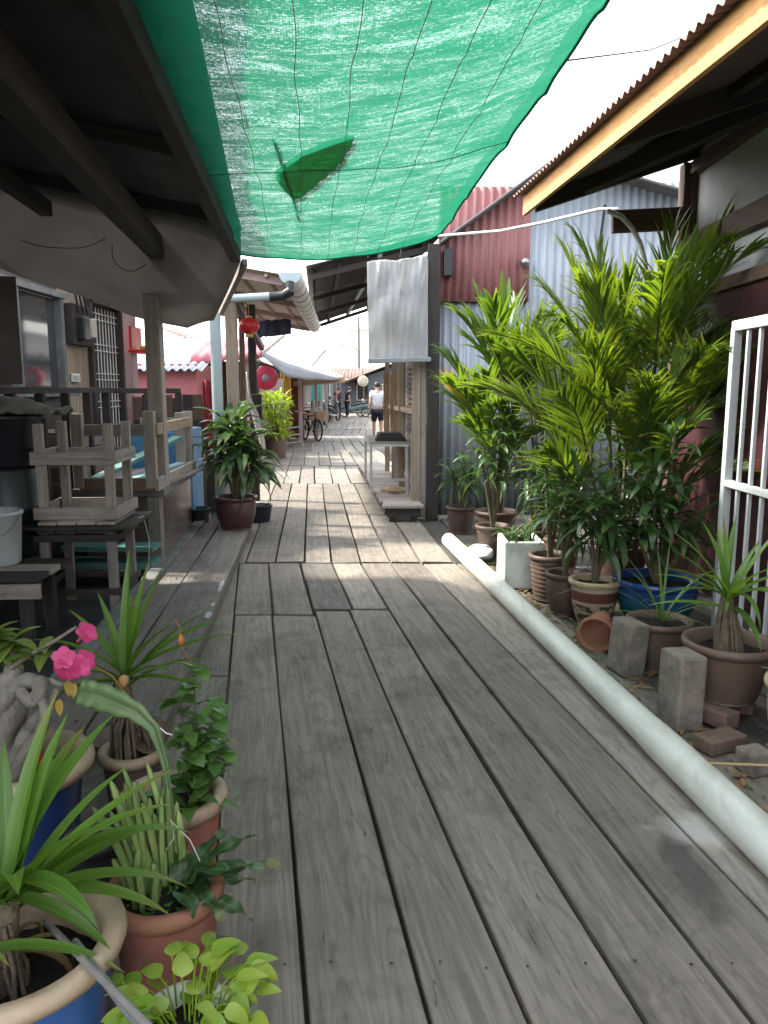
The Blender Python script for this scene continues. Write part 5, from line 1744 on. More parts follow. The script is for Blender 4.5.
# grassy plant in brown pot behind the blocks
cp = Vector((1.50, 4.05, 0.0))
T = thing('potted_grass', 'long arching grassy leaves in a brown pot between the concrete blocks', 'potted plant', cp)
top = pot(T, cp, 0.165, 0.11, 0.27, m_potgrey, None, 0.016, 0.03, soil=0.03)
q = MB()
cc = top + Vector((0.0, -0.04, 0.02))
for az, el, L, dr in ((190, 48, 0.72, 1.25), (200, 30, 0.55, 0.9), (175, 60, 0.5, 1.2), (95, 82, 0.42, 0.25), (60, 80, 0.46, 0.2), (30, 55, 0.45, 1.2), (350, 40, 0.42, 1.0), (320, 55, 0.42, 1.3), (10, 65, 0.5, 1.0), (230, 60, 0.4, 1.2),
                      (260, 50, 0.34, 1.2), (140, 70, 0.42, 0.5), (300, 30, 0.34, 0.8), (110, 60, 0.4, 0.9), (70, 45, 0.4, 1.0)):
    blade(q, cc, R(az), R(el), L, 0.016, dr, 14, 0.3, 'strap')
q.build('leaves', l_spider, T)
# pandan in the big brown pot
cp = Vector((1.60, 3.42, 0.085))
T = thing('potted_pandan', 'pandan with thick rooted stem in a big brown clay pot by the gate', 'potted plant', cp)
top = pot(T, cp, 0.195, 0.125, 0.275, m_potgrey, None, 0.02, 0.035, soil=0.06)
q = MB()
hd = top + Vector((-0.02, 0.02, 0.26))
sweep(q, [top, top.lerp(hd, 0.5), hd], [0.045, 0.038, 0.028], 12)
for k in range(34):
    a = rnd.uniform(0, 6.28)
    p0 = top.lerp(hd, rnd.uniform(0.6, 1.0)) + Vector((0.025 * math.cos(a), 0.025 * math.sin(a), 0))
    p2 = top + Vector((0.062 * math.cos(a), 0.062 * math.sin(a), -0.01))
    sweep(q, [p0, p0.lerp(p2, 0.5) + Vector((0.012 * math.cos(a), 0.012 * math.sin(a), 0)), p2], 0.007, 5)
q.build('stem', m_roots, T)
q = MB()
for az, el, L, dr in ((180, 35, 0.36, 0.6), (195, 20, 0.38, 0.7), (165, 10, 0.34, 0.5), (150, 55, 0.36, 0.5), (120, 72, 0.38, 0.3), (90, 80, 0.42, 0.2), (60, 74, 0.42, 0.3), (30, 60, 0.42, 0.5), (10, 40, 0.38, 0.8), (-20, 30, 0.36, 0.9),
                      (-50, 45, 0.34, 1.2), (-85, 40, 0.34, 1.8), (-80, 10, 0.32, 1.4), (210, 48, 0.34, 0.9), (240, 40, 0.3, 1.1), (270, 62, 0.34, 0.9), (300, 60, 0.36, 0.7), (45, 25, 0.36, 0.8), (170, 62, 0.4, 0.5), (80, 60, 0.4, 0.4), (0, 68, 0.42, 0.4), (135, 38, 0.34, 0.7)):
    blade(q, hd + Vector((rnd.uniform(-0.015, 0.015), rnd.uniform(-0.015, 0.015), rnd.uniform(-0.06, 0.02))), R(az), R(el), L, 0.036 * rnd.uniform(0.85, 1.1), dr, 10, 0.3, 'strap', curl=rnd.uniform(-0.2, 0.2), tw=rnd.uniform(-0.3, 0.3))
q.build('leaves', l_pandan, T)
# bricks and stones under it
for k, (x, y, z, s, rz, lab) in enumerate(((1.50, 3.33, 0.042, (0.10, 0.22, 0.08), 0.5, 'old brick under the near side of the big brown pandan pot'),
                                    (1.70, 3.5, 0.042, (0.10, 0.22, 0.08), -0.3, 'old brick under the far side of the big brown pandan pot'),
                                    (1.42, 3.06, 0.035, (0.20, 0.11, 0.065), 0.4, 'flat dirty brick on the boards in front of the big brown pot'),
                                    (1.47, 2.86, 0.05, (0.11, 0.10, 0.095), 0.3, 'small rough stone block beside the beige banded pot'))):
    q = MB()
    box(q, (x, y, z), s, rz)
    tag(q.build('brick', m_brick if k < 3 else m_concrete, bev=0.01), lab, 'brick')
# beige pot at the edge
cp = Vector((1.72, 2.92, 0.06))
T = thing('potted_succulent', 'beige pot with dark brown bands at the right edge of the walk', 'potted plant', cp)
top = pot(T, cp, 0.165, 0.13, 0.29, m_bandpot, m_beige, 0.022, 0.035, soil=0.05, belly=0.012)
q = MB()
rosette(q, top + Vector((0, 0, 0.0)), 18, 0.22, 0.035, 0.3, 1.3, 0.7, 'lance')
q.build('leaves', l_spider, T)
for k, (x, y, lab) in enumerate(((1.63, 2.9, 'brick under the near side of the beige banded pot'), (1.82, 2.96, 'brick under the far side of the beige banded pot'))):
    q = MB()
    box(q, (x, y, 0.03), (0.09, 0.2, 0.058), 0.1)
    tag(q.build('brick', m_brick, bev=0.008), lab, 'brick')
# thin twig lying near
q = MB()
sweep(q, [G(686, 762, 0.12) * 1.0, G(730, 764, 0.12), G(790, 766, 0.12)], 0.005, 6)
tag(q.build('twig', m_tan), 'thin tan stick lying across the small stone by the beige pot', 'stick')

# moss, crumbs and dead leaves along the board edge
q, q2 = MB(), MB()
for k in range(900):
    y = rnd.uniform(2.2, 7.4)
    x = pin(y).x + 0.1 + abs(rnd.gauss(0, 0.14))
    if rnd.random() < 0.7:
        blade(q, (x, y, 0.008), rnd.uniform(0, 6.28), rnd.uniform(0, 0.9), rnd.uniform(0.012, 0.035), 0.012, 0.6, 3, 0.1, 'ovate')
    else:
        blade(q2, (x, y, 0.01), rnd.uniform(0, 6.28), rnd.uniform(0, 0.3), rnd.uniform(0.03, 0.10), 0.02, 0.4, 4, 0.2, 'lance')
struct(tag(q.build('moss_specks', l_shrub), 'small green weeds sprouting along the boards under the pots', 'weeds'), 'stuff')
struct(tag(q2.build('leaf_litter', l_dry), 'dry leaf litter scattered under the pots', 'leaf litter'), 'stuff')

# ---- palms
def frond(T, p, az, el, L, droop, nl, ll, lw, mat, name='frond', petiole=0.25, vang=0.5, ldroop=0.7, sweepf=0.85, tw=0.0):
    q = MB()
    pts = [Vector(p)]
    dirs = []
    n = 16
    for i in range(n):
        s = i / n
        e = el - droop * s ** 1.5
        d = Vector((math.cos(az) * math.cos(e), math.sin(az) * math.cos(e), math.sin(e)))
        dirs.append(d)
        pts.append(pts[-1] + d * (L / n))
    dirs.append(dirs[-1])
    sweep(q, pts, [0.009 * (1 - 0.8 * i / n) + 0.0015 for i in range(n + 1)], 6, mi=1)
    sd0 = Vector((-math.sin(az), math.cos(az), 0))
    for k in range(nl):
        s = petiole + (1 - petiole) * (k + 0.5) / nl
        f = s * n
        i = min(n - 1, int(f))
        P = pts[i].lerp(pts[i + 1], f - i)
        d = dirs[i]
        for sgn in (-1, 1):
            up = sd0.cross(d) * -1
            sdd = sd0 * sgn
            if tw:
                mr = Matrix.Rotation(tw, 3, d)
                up, sdd = mr @ up, mr @ sdd
            sf = sweepf * (0.72 + 0.5 * s) + rnd.gauss(0, 0.10)
            ldr = ldroop * rnd.uniform(0.3, 1.9)
            ld = (sdd * math.cos(vang) + up * math.sin(vang)).normalized()
            dd = (ld * math.cos(sf) + d * math.sin(sf)).normalized()
            l_ = ll * (0.55 + 0.75 * math.sin(PI * (0.15 + 0.75 * s))) * rnd.uniform(0.7, 1.12)
            if s > 0.9:
                l_ *= 0.8
            vs, ul = [], []
            pp = P
            m = 6
            nrm0 = dd.cross(d).normalized()
            for j in range(m + 1):
                t_ = j / m
                dj = (dd + Vector((0, 0, -1)) * (ldr * t_ ** 1.6)).normalized()
                if j:
                    pp = pp + dj * (l_ / m)
                w = lw * (0.35 + 0.65 * min(1, t_ * 4)) * (1 - t_ ** 2.6) + 0.0008
                wd = dj.cross(nrm0).normalized()
                nn = wd.cross(dj)
                vs += [pp + wd * w / 2 + nn * w * 0.16, pp, pp - wd * w / 2 + nn * w * 0.16]
                ul += [(t_, 0), (t_, 0.5), (t_, 1)]
            fs = []
            for j in range(m):
                a0 = j * 3
                fs += [(a0, a0 + 1, a0 + 4, a0 + 3), (a0 + 1, a0 + 2, a0 + 5, a0 + 4)]
            q.add(vs, fs, ul, 0)
    q.build(name, [mat, m_bark], T)

# big feather palm
pa = Vector((1.80, 5.75, 0.0))
T = thing('potted_palm', 'tall feather palm with sunlit fronds against the house eave', 'palm', pa)
top = pot(T, pa, 0.20, 0.15, 0.34, m_darkclay, None, 0.018, 0.035, soil=0.05)
q = MB()
heads = []
for (dx, dy, h) in ((-0.12, 0, 0.9), (0.2, 0.05, 1.15), (-0.24, 0.02, 0.6), (0.08, -0.12, 0.5), (0.34, -0.06, 0.85), (0.05, 0.12, 1.0), (-0.3, -0.05, 0.35), (0.2, -0.12, 0.4)):
    e = top + Vector((dx, dy, h))
    sweep(q, [top + Vector((dx * 0.3, dy * 0.3, 0)), top + Vector((dx * 0.7, dy * 0.7, h * 0.5)), e], [0.02, 0.017, 0.012], 10)
    heads.append(e)
q.build('trunk', m_bark, T)
# (head, azimuth, elevation, length, droop)
FR = [(1, 15, 74, 1.62, 0.62), (1, 60, 80, 1.45, 0.4), (1, -25, 62, 1.35, 0.9), (4, -5, 62, 1.25, 0.95), (4, 20, 74, 1.3, 0.7), (4, -50, 60, 1.1, 0.9),
      (0, 170, 82, 1.35, 0.35), (0, 200, 74, 1.3, 0.6), (0, 100, 84, 1.4, 0.3), (0, 240, 76, 1.2, 0.6), (5, 120, 80, 1.35, 0.4), (5, 30, 78, 1.4, 0.5), (5, 300, 78, 1.3, 0.5),
      (2, 180, 72, 1.15, 0.8), (2, 140, 78, 1.2, 0.5), (2, 255, 72, 1.1, 0.7), (3, 250, 68, 1.1, 0.8), (3, 285, 74, 1.15, 0.7), (3, 330, 66, 1.0, 0.9),
      (6, 230, 55, 0.9, 0.9), (6, 165, 70, 1.0, 0.6), (7, 270, 60, 0.95, 0.9), (7, 320, 60, 0.95, 0.9), (7, 240, 70, 1.0, 0.7), (1, 280, 72, 1.2, 0.7), (5, 220, 72, 1.25, 0.7), (4, -12, 48, 1.2, 0.9), (1, 5, 58, 1.35, 0.9), (4, -8, 70, 1.35, 0.7), (4, -30, 75, 1.3, 0.5), (1, 350, 80, 1.5, 0.5), (7, 300, 40, 0.9, 0.9), (7, 350, 55, 1.0, 0.9), (5, 180, 80, 1.4, 0.4), (0, 270, 82, 1.25, 0.4), (3, 180, 76, 1.2, 0.5), (1, 40, 66, 1.4, 0.7), (0, 195, 60, 1.2, 1.0), (0, 225, 66, 1.25, 1.0), (2, 175, 58, 1.1, 0.9), (2, 235, 60, 1.15, 1.1), (1, 250, 64, 1.35, 1.1), (4, 260, 58, 1.2, 1.1), (4, 310, 62, 1.2, 1.0), (1, 290, 70, 1.45, 1.0), (3, 215, 66, 1.1, 0.9), (4, -18, 55, 1.3, 1.0)]
for (h, az, el, L, dr) in FR:
    frond(T, heads[h] - Vector((0, 0, 0.05)), R(az + rnd.uniform(-6, 6)), R(el), L * rnd.uniform(0.93, 1.05), dr, 30, 0.36, rnd.uniform(0.019, 0.025), l_palm, vang=rnd.uniform(0.2, 0.6), ldroop=rnd.uniform(0.15, 0.6), tw=rnd.uniform(-0.7, 0.7), sweepf=1.12, petiole=0.22)
# broad leaved palm further back
pb = Vector((1.12, 7.55, 0.0))
T = thing('potted_palm', 'broad leaved palm with two upright bright leaves and yellowing fronds', 'palm', pb)
top = pot(T, pb, 0.2, 0.15, 0.32, m_darkclay, None, 0.018, 0.035, soil=0.05)
q = MB()
heads = []
for (dx, dy, h) in ((0.02, 0, 1.1), (-0.15, 0.0, 0.75), (0.14, 0.05, 0.95), (0.0, -0.12, 0.45), (0.1, -0.1, 1.0)):
    e = top + Vector((dx, dy, h))
    sweep(q, [top + Vector((dx * 0.3, dy * 0.3, 0)), top + Vector((dx * 0.7, dy * 0.7, h * 0.5)), e], [0.022, 0.018, 0.013], 10)
    heads.append(e)
q.build('trunk', m_bark, T)
for (h, az, el, L, dr, mm) in [(0, 135, 82, 1.15, 0.35, 0), (0, 60, 80, 1.1, 0.4, 0), (0, 190, 76, 1.0, 0.6, 0), (0, 15, 70, 1.05, 0.8, 0), (0, 250, 76, 1.05, 0.6, 0), (0, 320, 74, 1.0, 0.7, 0),
                           (1, 178, 72, 0.6, 0.6, 1), (1, 160, 76, 0.95, 0.5, 0), (1, 230, 64, 0.85, 0.9, 0), (1, 265, 70, 0.85, 0.8, 0),
                           (2, 0, 66, 0.95, 0.8, 0), (2, 300, 70, 0.9, 0.8, 0), (2, 60, 76, 0.95, 0.6, 0), (2, 255, 66, 0.9, 0.8, 0), (3, 230, 60, 0.8, 0.9, 0), (3, 275, 64, 0.8, 0.9, 0), (3, 330, 60, 0.8, 0.9, 0),
                           (4, 240, 66, 0.95, 0.8, 0), (4, 300, 70, 0.95, 0.8, 0), (4, 180, 78, 1.0, 0.5, 0), (4, 10, 74, 0.95, 0.6, 0), (2, 170, 74, 0.95, 0.6, 0), (3, 160, 72, 0.9, 0.6, 0), (3, 300, 76, 0.9, 0.6, 0), (1, 280, 50, 0.85, 0.9, 0)]:
    frond(T, heads[h] - Vector((0, 0, 0.04)), R(az), R(el), L, dr, 14, 0.38, 0.042, (l_palm2, l_yellow)[mm], vang=rnd.uniform(0.3, 0.6), ldroop=rnd.uniform(0.2, 0.5), tw=rnd.uniform(-0.6, 0.6), sweepf=1.12)
q = MB()
hb = heads[0] + Vector((0, -0.02, 0.62))
for az, el, L in ((100, 86, 0.66), (62, 80, 0.6), (130, 80, 0.5)):
    blade(q, hb, R(az), R(el), L, 0.085, 0.12, 9, 0.12, 'lance')
q.build('young_leaf', l_palm2, T)
# slim shrub with pale twigs behind
pc = Vector((1.55, 7.3, 0.0))
T = thing('potted_tree', 'thin twiggy shrub with small pale leaves before the grey iron wall', 'shrub', pc)
top = pot(T, pc, 0.15, 0.11, 0.28, m_potgrey, None, 0.015, 0.03, soil=0.04)
q, q2 = MB(), MB()
for k in range(16):
    a = rnd.uniform(0, 6.28)
    e = top + Vector((-0.05 + 0.32 * math.cos(a) * rnd.random(), 0.2 * math.sin(a) * rnd.random(), rnd.uniform(1.4, 2.15)))
    m_ = top.lerp(e, 0.5) + Vector((rnd.uniform(-0.06, 0.06), rnd.uniform(-0.06, 0.06), 0))
    sweep(q2, [top, m_, e], [0.008, 0.005, 0.002], 5)
    for j in range(26):
        p = m_.lerp(e, rnd.uniform(0.1, 1.0)) + Vector((rnd.gauss(0, 0.05), rnd.gauss(0, 0.05), rnd.gauss(0, 0.03)))
        blade(q, p, rnd.uniform(0, 6.28), rnd.uniform(-0.4, 0.8), rnd.uniform(0.03, 0.06), 0.02, 0.6, 5, 0.15, 'ovate')
q2.build('stems', m_bark, T)
q.build('leaves', l_fine, T)
# low plants filling the gap between the palms
for (x, y, lab, n, hh) in ((1.35, 6.75, 'bushy dark cordyline between the foam box and the palms', 5, 0.75), (0.82, 8.1, 'low dark leafy plant in a clay pot against the corrugated wall', 4, 0.45), (1.0, 6.95, 'dark cordyline with drooping leaves near the crumpled bag', 5, 0.95), (1.5, 6.35, 'bushy cordyline squeezed behind the ribbed pot', 5, 0.85), (1.95, 6.1, 'tall cordyline with drooping leaves behind the feather palm', 5, 1.0)):
    T = thing('potted_cordyline', lab, 'potted plant', (x, y, 0))
    top = pot(T, (x, y, 0), 0.15, 0.11, 0.28, m_darkclay, None, 0.015, 0.03, soil=0.04)
    q, q2 = MB(), MB()
    drac(q, q2, top, [(rnd.uniform(-0.15, 0.15), rnd.uniform(-0.12, 0.12), hh * rnd.uniform(0.5, 1.1)) for k in range(n)], 0.32, 0.042, 16)
    q.build('leaves', l_cord, T); q2.build('canes', m_bark, T)

# ================================================================== DRACAENA POT ON THE LEFT SIDE BOARDS
cp = Vector((-1.50, 7.70, 0.117))
T = thing('potted_dracaena', 'bushy dark green dracaena in a brown glazed pot beside the grey downpipe', 'potted plant', cp)
top = pot(T, cp, 0.20, 0.145, 0.325, m_potbrown, None, 0.02, 0.03, soil=0.05, belly=0.02)
q, q2 = MB(), MB()
drac(q, q2, top, [(0.0, -0.05, 0.66), (-0.14, 0.0, 0.52), (0.14, 0.0, 0.5), (0.04, 0.08, 0.8), (-0.06, 0.06, 0.76), (0.18, 0.05, 0.34), (0.06, -0.08, 0.5)], 0.44, 0.068, 20)
q.build('leaves', l_drac, T); q2.build('canes', m_bark, T)
q = MB()
for (x, y) in ((-1.45, 8.75), (-1.9, 8.05)):
    pass
T = thing('empty_pot', 'small black pot behind the brown dracaena pot', 'pot', (-1.42, 8.75, 0.0))
pot(T, (-1.42, 8.75, 0.0), 0.13, 0.1, 0.2, m_black, None, 0.01, 0.02, soil=0.05)
T = thing('empty_pot', 'black pot squeezed between the tiled counter and the downpipe', 'pot', (-1.98, 8.1, 0.0))
pot(T, (-1.98, 8.1, 0.0), 0.12, 0.09, 0.26, m_black, None, 0.01, 0.02, soil=0.05)

# ================================================================== MIDDLE DISTANCE, LEFT
PO = thing('awning_porch', 'neighbour porch with pale ribbed awning roof on timber posts', 'porch', (-2.4, 11, 0))
g0, g1 = at(290, 272, 8.0), at(314, 318, 14.5)
q = MB()
def aw(a, b):
    p = g0.lerp(g1, b)
    return Vector((p.x - 0.04 - 1.7 * a, p.y, 2.66 + 0.17 * a * 1.7 - 0.02 + 0.012 * math.sin(b * 150)))
grid(q, aw, 6, 160, 0, (3, 7))
ro = q.build('roof', s_awning, PO, solid=0.006)
for f in (0.02, 0.35, 0.68, 0.98):
    q = MB()
    beam(q, aw(0.02, f) - Vector((0, 0, 0.06)), aw(1, f) - Vector((0, 0, 0.06)), 0.05, 0.07)
    q.build('rafter', m_pinkcol, ro)
for a in (0.12, 0.3, 0.5, 0.75):
    q = MB()
    beam(q, aw(a, 0.0) - Vector((0, 0, 0.035)), aw(a, 1) - Vector((0, 0, 0.035)), 0.03, 0.03)
    q.build('purlin', m_slat, ro)
gt = MB()
n = 20
d = (g1 - g0)
vs, ul = [], []
for j in range(41):
    c = g0 + d * (j / 40)
    r = 0.115
    for k in range(13):
        a = PI + PI * k / 12
        vs.append((c.x + r * math.cos(a), c.y, 2.67 + r * math.sin(a)))
        ul.append((j / 4, k / 12))
fs = [(j * 13 + k, j * 13 + k + 1, (j + 1) * 13 + k + 1, (j + 1) * 13 + k) for j in range(40) for k in range(12)]
gt.add(vs, fs, ul, 0)
cc = Vector((g0.x, g0.y, 2.67))
ring = [(cc.x + 0.115 * math.cos(PI + PI * k / 12), cc.y, cc.z + 0.115 * math.sin(PI + PI * k / 12)) for k in range(13)]
gt.add(ring, [tuple(range(13))], None, 1, False)
gtr = gt.build('gutter', [m_white, M('blue_grey_plastic', (0.42, 0.5, 0.55), (0.36, 0.43, 0.48), 0.4, 5)], PO, solid=0.004)
for j in range(1, 12):
    q = MB()
    c = g0 + d * (j / 12)
    sweep(q, [(c.x + 0.12 * math.cos(PI + PI * k / 10), c.y, 2.67 + 0.12 * math.sin(PI + PI * k / 10)) for k in range(11)], 0.006, 5)
    q.build('bracket', m_steel, gtr)
q = MB()
sweep(q, [at(290, 282, 7.95), at(290, 293, 7.93)], 0.045, 12)
sweep(q, [at(291, 291, 7.93), at(283, 296, 7.95), at(270, 297, 7.95)], 0.052, 12)
q.build('elbow', m_black, gtr)
q = MB()
sweep(q, [at(272, 296.5, 7.95), at(226, 299, 7.95)], 0.042, 14)
vb = at(217, 380, 7.95)
q.build('pipe', m_pvc2, gtr)
q = MB()
sweep(q, [(vb.x, 7.95, -0.02), (vb.x, 7.95, 2.42)], 0.056, 18)
tag(q.build('downpipe', m_pvc2), 'vertical grey plastic downpipe standing behind the potted dracaena', 'downpipe')
q = MB()
b = at(233, 380, 8.7)
beam(q, (b.x, 8.7, 0), (b.x, 8.7, 2.62), 0.12, 0.11, up=(0, 1, 0), jit=0.004)
q.build('post', m_slat, PO, bev=0.006)
q = MB()
b = at(253, 380, 10.5)
beam(q, (b.x, 10.5, 0), (b.x, 10.5, 2.62), 0.1, 0.1, up=(0, 1, 0))
q.build('post', m_dark, PO, bev=0.006)
q = MB()
b = at(243, 380, 9.6)
beam(q, (b.x, 9.6, 0), (b.x, 9.6, 2.62), 0.06, 0.06, up=(0, 1, 0))
q.build('post', WOOD('brown_post', (0.16, 0.1, 0.07), (0.1, 0.065, 0.045)), PO, bev=0.004)
q = MB()
beam(q, at(235, 300, 8.7), at(262, 348, 10.6), 0.06, 0.07)
q.build('brace', m_greyroof, PO, bev=0.004)
# low walls of the porch
q = MB()
beam(q, (-2.35, 9.2, 0.3), (-2.65, 12.8, 0.3), 0.12, 0.6)
q.build('low_wall', m_pinkcol, PO)
# lantern
LN = thing('paper_lantern', 'round red paper lantern hanging from the pale awning', 'lantern', at(249, 326, 9.0))
lc_ = at(249, 326, 9.0)
q = MB()
lathe(q, lc_, [(0.03, 0.095)] + [(0.115 * math.cos(a) ** 0.8, 0.09 * math.sin(a)) for a in [PI / 2 - 0.3 - i * (PI - 0.6) / 12 for i in range(13)]] + [(0.03, -0.095)], 24)
q.build('shade', m_redplastic, LN)
q = MB()
lathe(q, lc_ + Vector((0, 0, -0.125)), [(0, 0), (0.04, 0), (0.045, 0.03), (0.035, 0.035)], 14)
lathe(q, lc_ + Vector((0, 0, 0.09)), [(0.035, 0), (0.04, 0.02), (0.0, 0.025)], 14)
sweep(q, [lc_ + Vector((0, 0, 0.11)), lc_ + Vector((0, 0, 0.45))], 0.004, 5)
q.build('cap', m_gold, LN)
# pink disc sign
DS = thing('round_sign', 'flat round pink disc with grey centre hanging by the dark post', 'round sign', at(266, 378, 11.0))
dc = at(266, 378, 11.0)
ax = Matrix.Rotation(R(90), 3, 'X')
q = MB()
lathe(q, dc, [(0.05, 0.02), (0.155, 0.022), (0.165, 0.012), (0.165, -0.012), (0.155, -0.02), (0.05, -0.02)], 32, axis=ax)
q.build('disc', m_pinkplastic, DS)
q = MB()
lathe(q, dc, [(0, 0.024), (0.052, 0.024), (0.054, -0.024), (0, -0.024)], 24, axis=ax)
q.build('centre', m_bucket, DS)
q = MB()
beam(q, dc + Vector((0, 0.04, 0.1)), dc + Vector((-0.15, 0.05, 0.35)), 0.015, 0.015)
q.build('hanger', m_dark, DS)
# dark case on post, white cloth, red cloth
q = MB()
c = at(257, 407, 10.42)
box(q, c, (0.13, 0.08, 0.34))
tag(q.build('letter_box', m_dark, bev=0.01), 'narrow dark box fixed low on the dark porch post', 'box')
q = MB()
ptsA = [at(u, v, 10.2) for u, v in ((246, 372), (248, 398), (255, 414), (262, 440), (264, 452))]
def wcl(a, b):
    f = b * 4
    i = min(3, int(f))
    p = ptsA[i].lerp(ptsA[i + 1], f - i)
    return p + Vector((0.05 * (a - 0.5) * (1.0 + 0.8 * math.sin(b * 3)), 0.02 * math.sin(a * 6), 0))
grid(q, wcl, 8, 24)
tag(q.build('hanging_cloth', s_white, solid=0.006), 'white cloth strip hanging beside the dark porch post', 'cloth')
q = MB()
grid(q, lambda a, b: at(206, 380, 8.4).lerp(at(211, 450, 8.4), b) + Vector((0.09 * (a - 0.5), 0.02 * math.sin(a * 9), 0)), 8, 8)
tag(q.build('red_cloth', M('dark_red_cloth', (0.2, 0.01, 0.02), None, 0.8), solid=0.006), 'dark red cloth hanging behind the grey downpipe', 'cloth')
# blue tarpaulin strip
q = MB()
grid(q, lambda a, b: at(252, 322, 13.2).lerp(at(291, 318, 13.4), a) + Vector((0, 0.03 * math.sin(a * 12), -0.27 * b + 0.03 * mnoise.noise(Vector((a * 9, b, 0))))), 40, 5)
tag(q.build('blue_sheet', s_blue, solid=0.006), 'dark blue sheet hung along the far side of the pale awning', 'sheet')

# pink house behind
PH = thing('pink_house', 'pink walled house with blue-white ribbed roof seen behind the porch', 'house', (-5.2, 16.5, 0))
q = MB()
x0, x1 = at(135, 390, 15).x, at(197, 390, 15).x
box(q, ((x0 - 4 + x1) / 2, 16.5, 1.0), (x1 - x0 + 4, 3, 2.0))
q.build('wall', m_pinkwall, PH)
q = MB()
a_, b_ = at(150, 370, 14.7), at(195, 370, 14.7)
corrug(q, Vector((a_.x - 3, 14.7, 1.88)), Vector((b_.x + 0.15 - a_.x + 3, 0, 0)), Vector((0, 2.6, 0.75)), 26, 0.03, (0, -0.3, 1))
q.build('roof', m_bluecor, PH, solid=0.01)
# pink canopy and stall
PC = thing('pink_canopy', 'pink cloth canopy over a brown stall front beyond the porch', 'canopy', (-3.4, 15.5, 0))
q = MB()
grid(q, lambda a, b: at(190, 356, 15.2).lerp(at(262, 352, 15.2), a) + Vector((0, 1.3 * b, 0.35 * b)) + Vector((0, 0, 0.02 * math.sin(a * 40))), 30, 5)
grid(q, lambda a, b: at(190, 356, 15.2).lerp(at(262, 352, 15.2), a) + Vector((0, 0, -0.13 * b + 0.02 * math.sin(a * 40))), 30, 2)
q.build('cloth', s_pink, PC, solid=0.006)
q = MB()
xa, xb = at(196, 380, 16.4).x, at(258, 380, 16.4).x
box(q, ((xa + xb) / 2, 16.45, 1.05), (xb - xa, 0.08, 2.1))
q.build('front', m_dark, PC)
q = MB()
box(q, ((xa + xb) / 2, 16.2, 0.55), (xb - xa, 0.3, 0.1)); box(q, ((xa + xb) / 2, 16.3, 1.0), (xb - xa, 0.2, 0.08))
q.build('shelf', m_cream, PC)
q = MB()
for f in (0.05, 0.5, 0.95):
    x = xa + (xb - xa) * f
    beam(q, (x, 15.5, 0), (x, 15.5, 2.1), 0.07, 0.07, up=(0, 1, 0))
q.build('pole', m_pinkcol, PC)

# yellow-green plant in a tub on a stand
cp = Vector(at(276, 448, 17.0)); cp.z = 0.0
T = thing('potted_croton', 'bright yellow-green bushy plant in a dark tub by the pink disc', 'potted plant', cp)
top = pot(T, cp, 0.26, 0.2, 0.5, m_potgrey, None, 0.02, 0.04, soil=0.05, seg=24)
q = MB()
for k in range(420):
    a = rnd.uniform(0, 6.28); r = 0.34 * math.sqrt(rnd.random())
    z = rnd.uniform(0.0, 0.95)
    rr_ = r * (0.9 if z < 0.6 else 1.25 - z * 0.55)
    blade(q, top + Vector((rr_ * math.cos(a), rr_ * math.sin(a), z)), a + rnd.uniform(-1, 1), rnd.uniform(0.0, 1.3), rnd.uniform(0.16, 0.28), 0.05, 0.9, 5, 0.15, 'lance')
q.build('leaves', l_lime, T)
q = MB()
for k in range(9):
    a = k * 0.7
    sweep(q, [top, top + Vector((0.2 * math.cos(a), 0.2 * math.sin(a), 0.75))], 0.012, 5)
q.build('stems', m_bark, T)

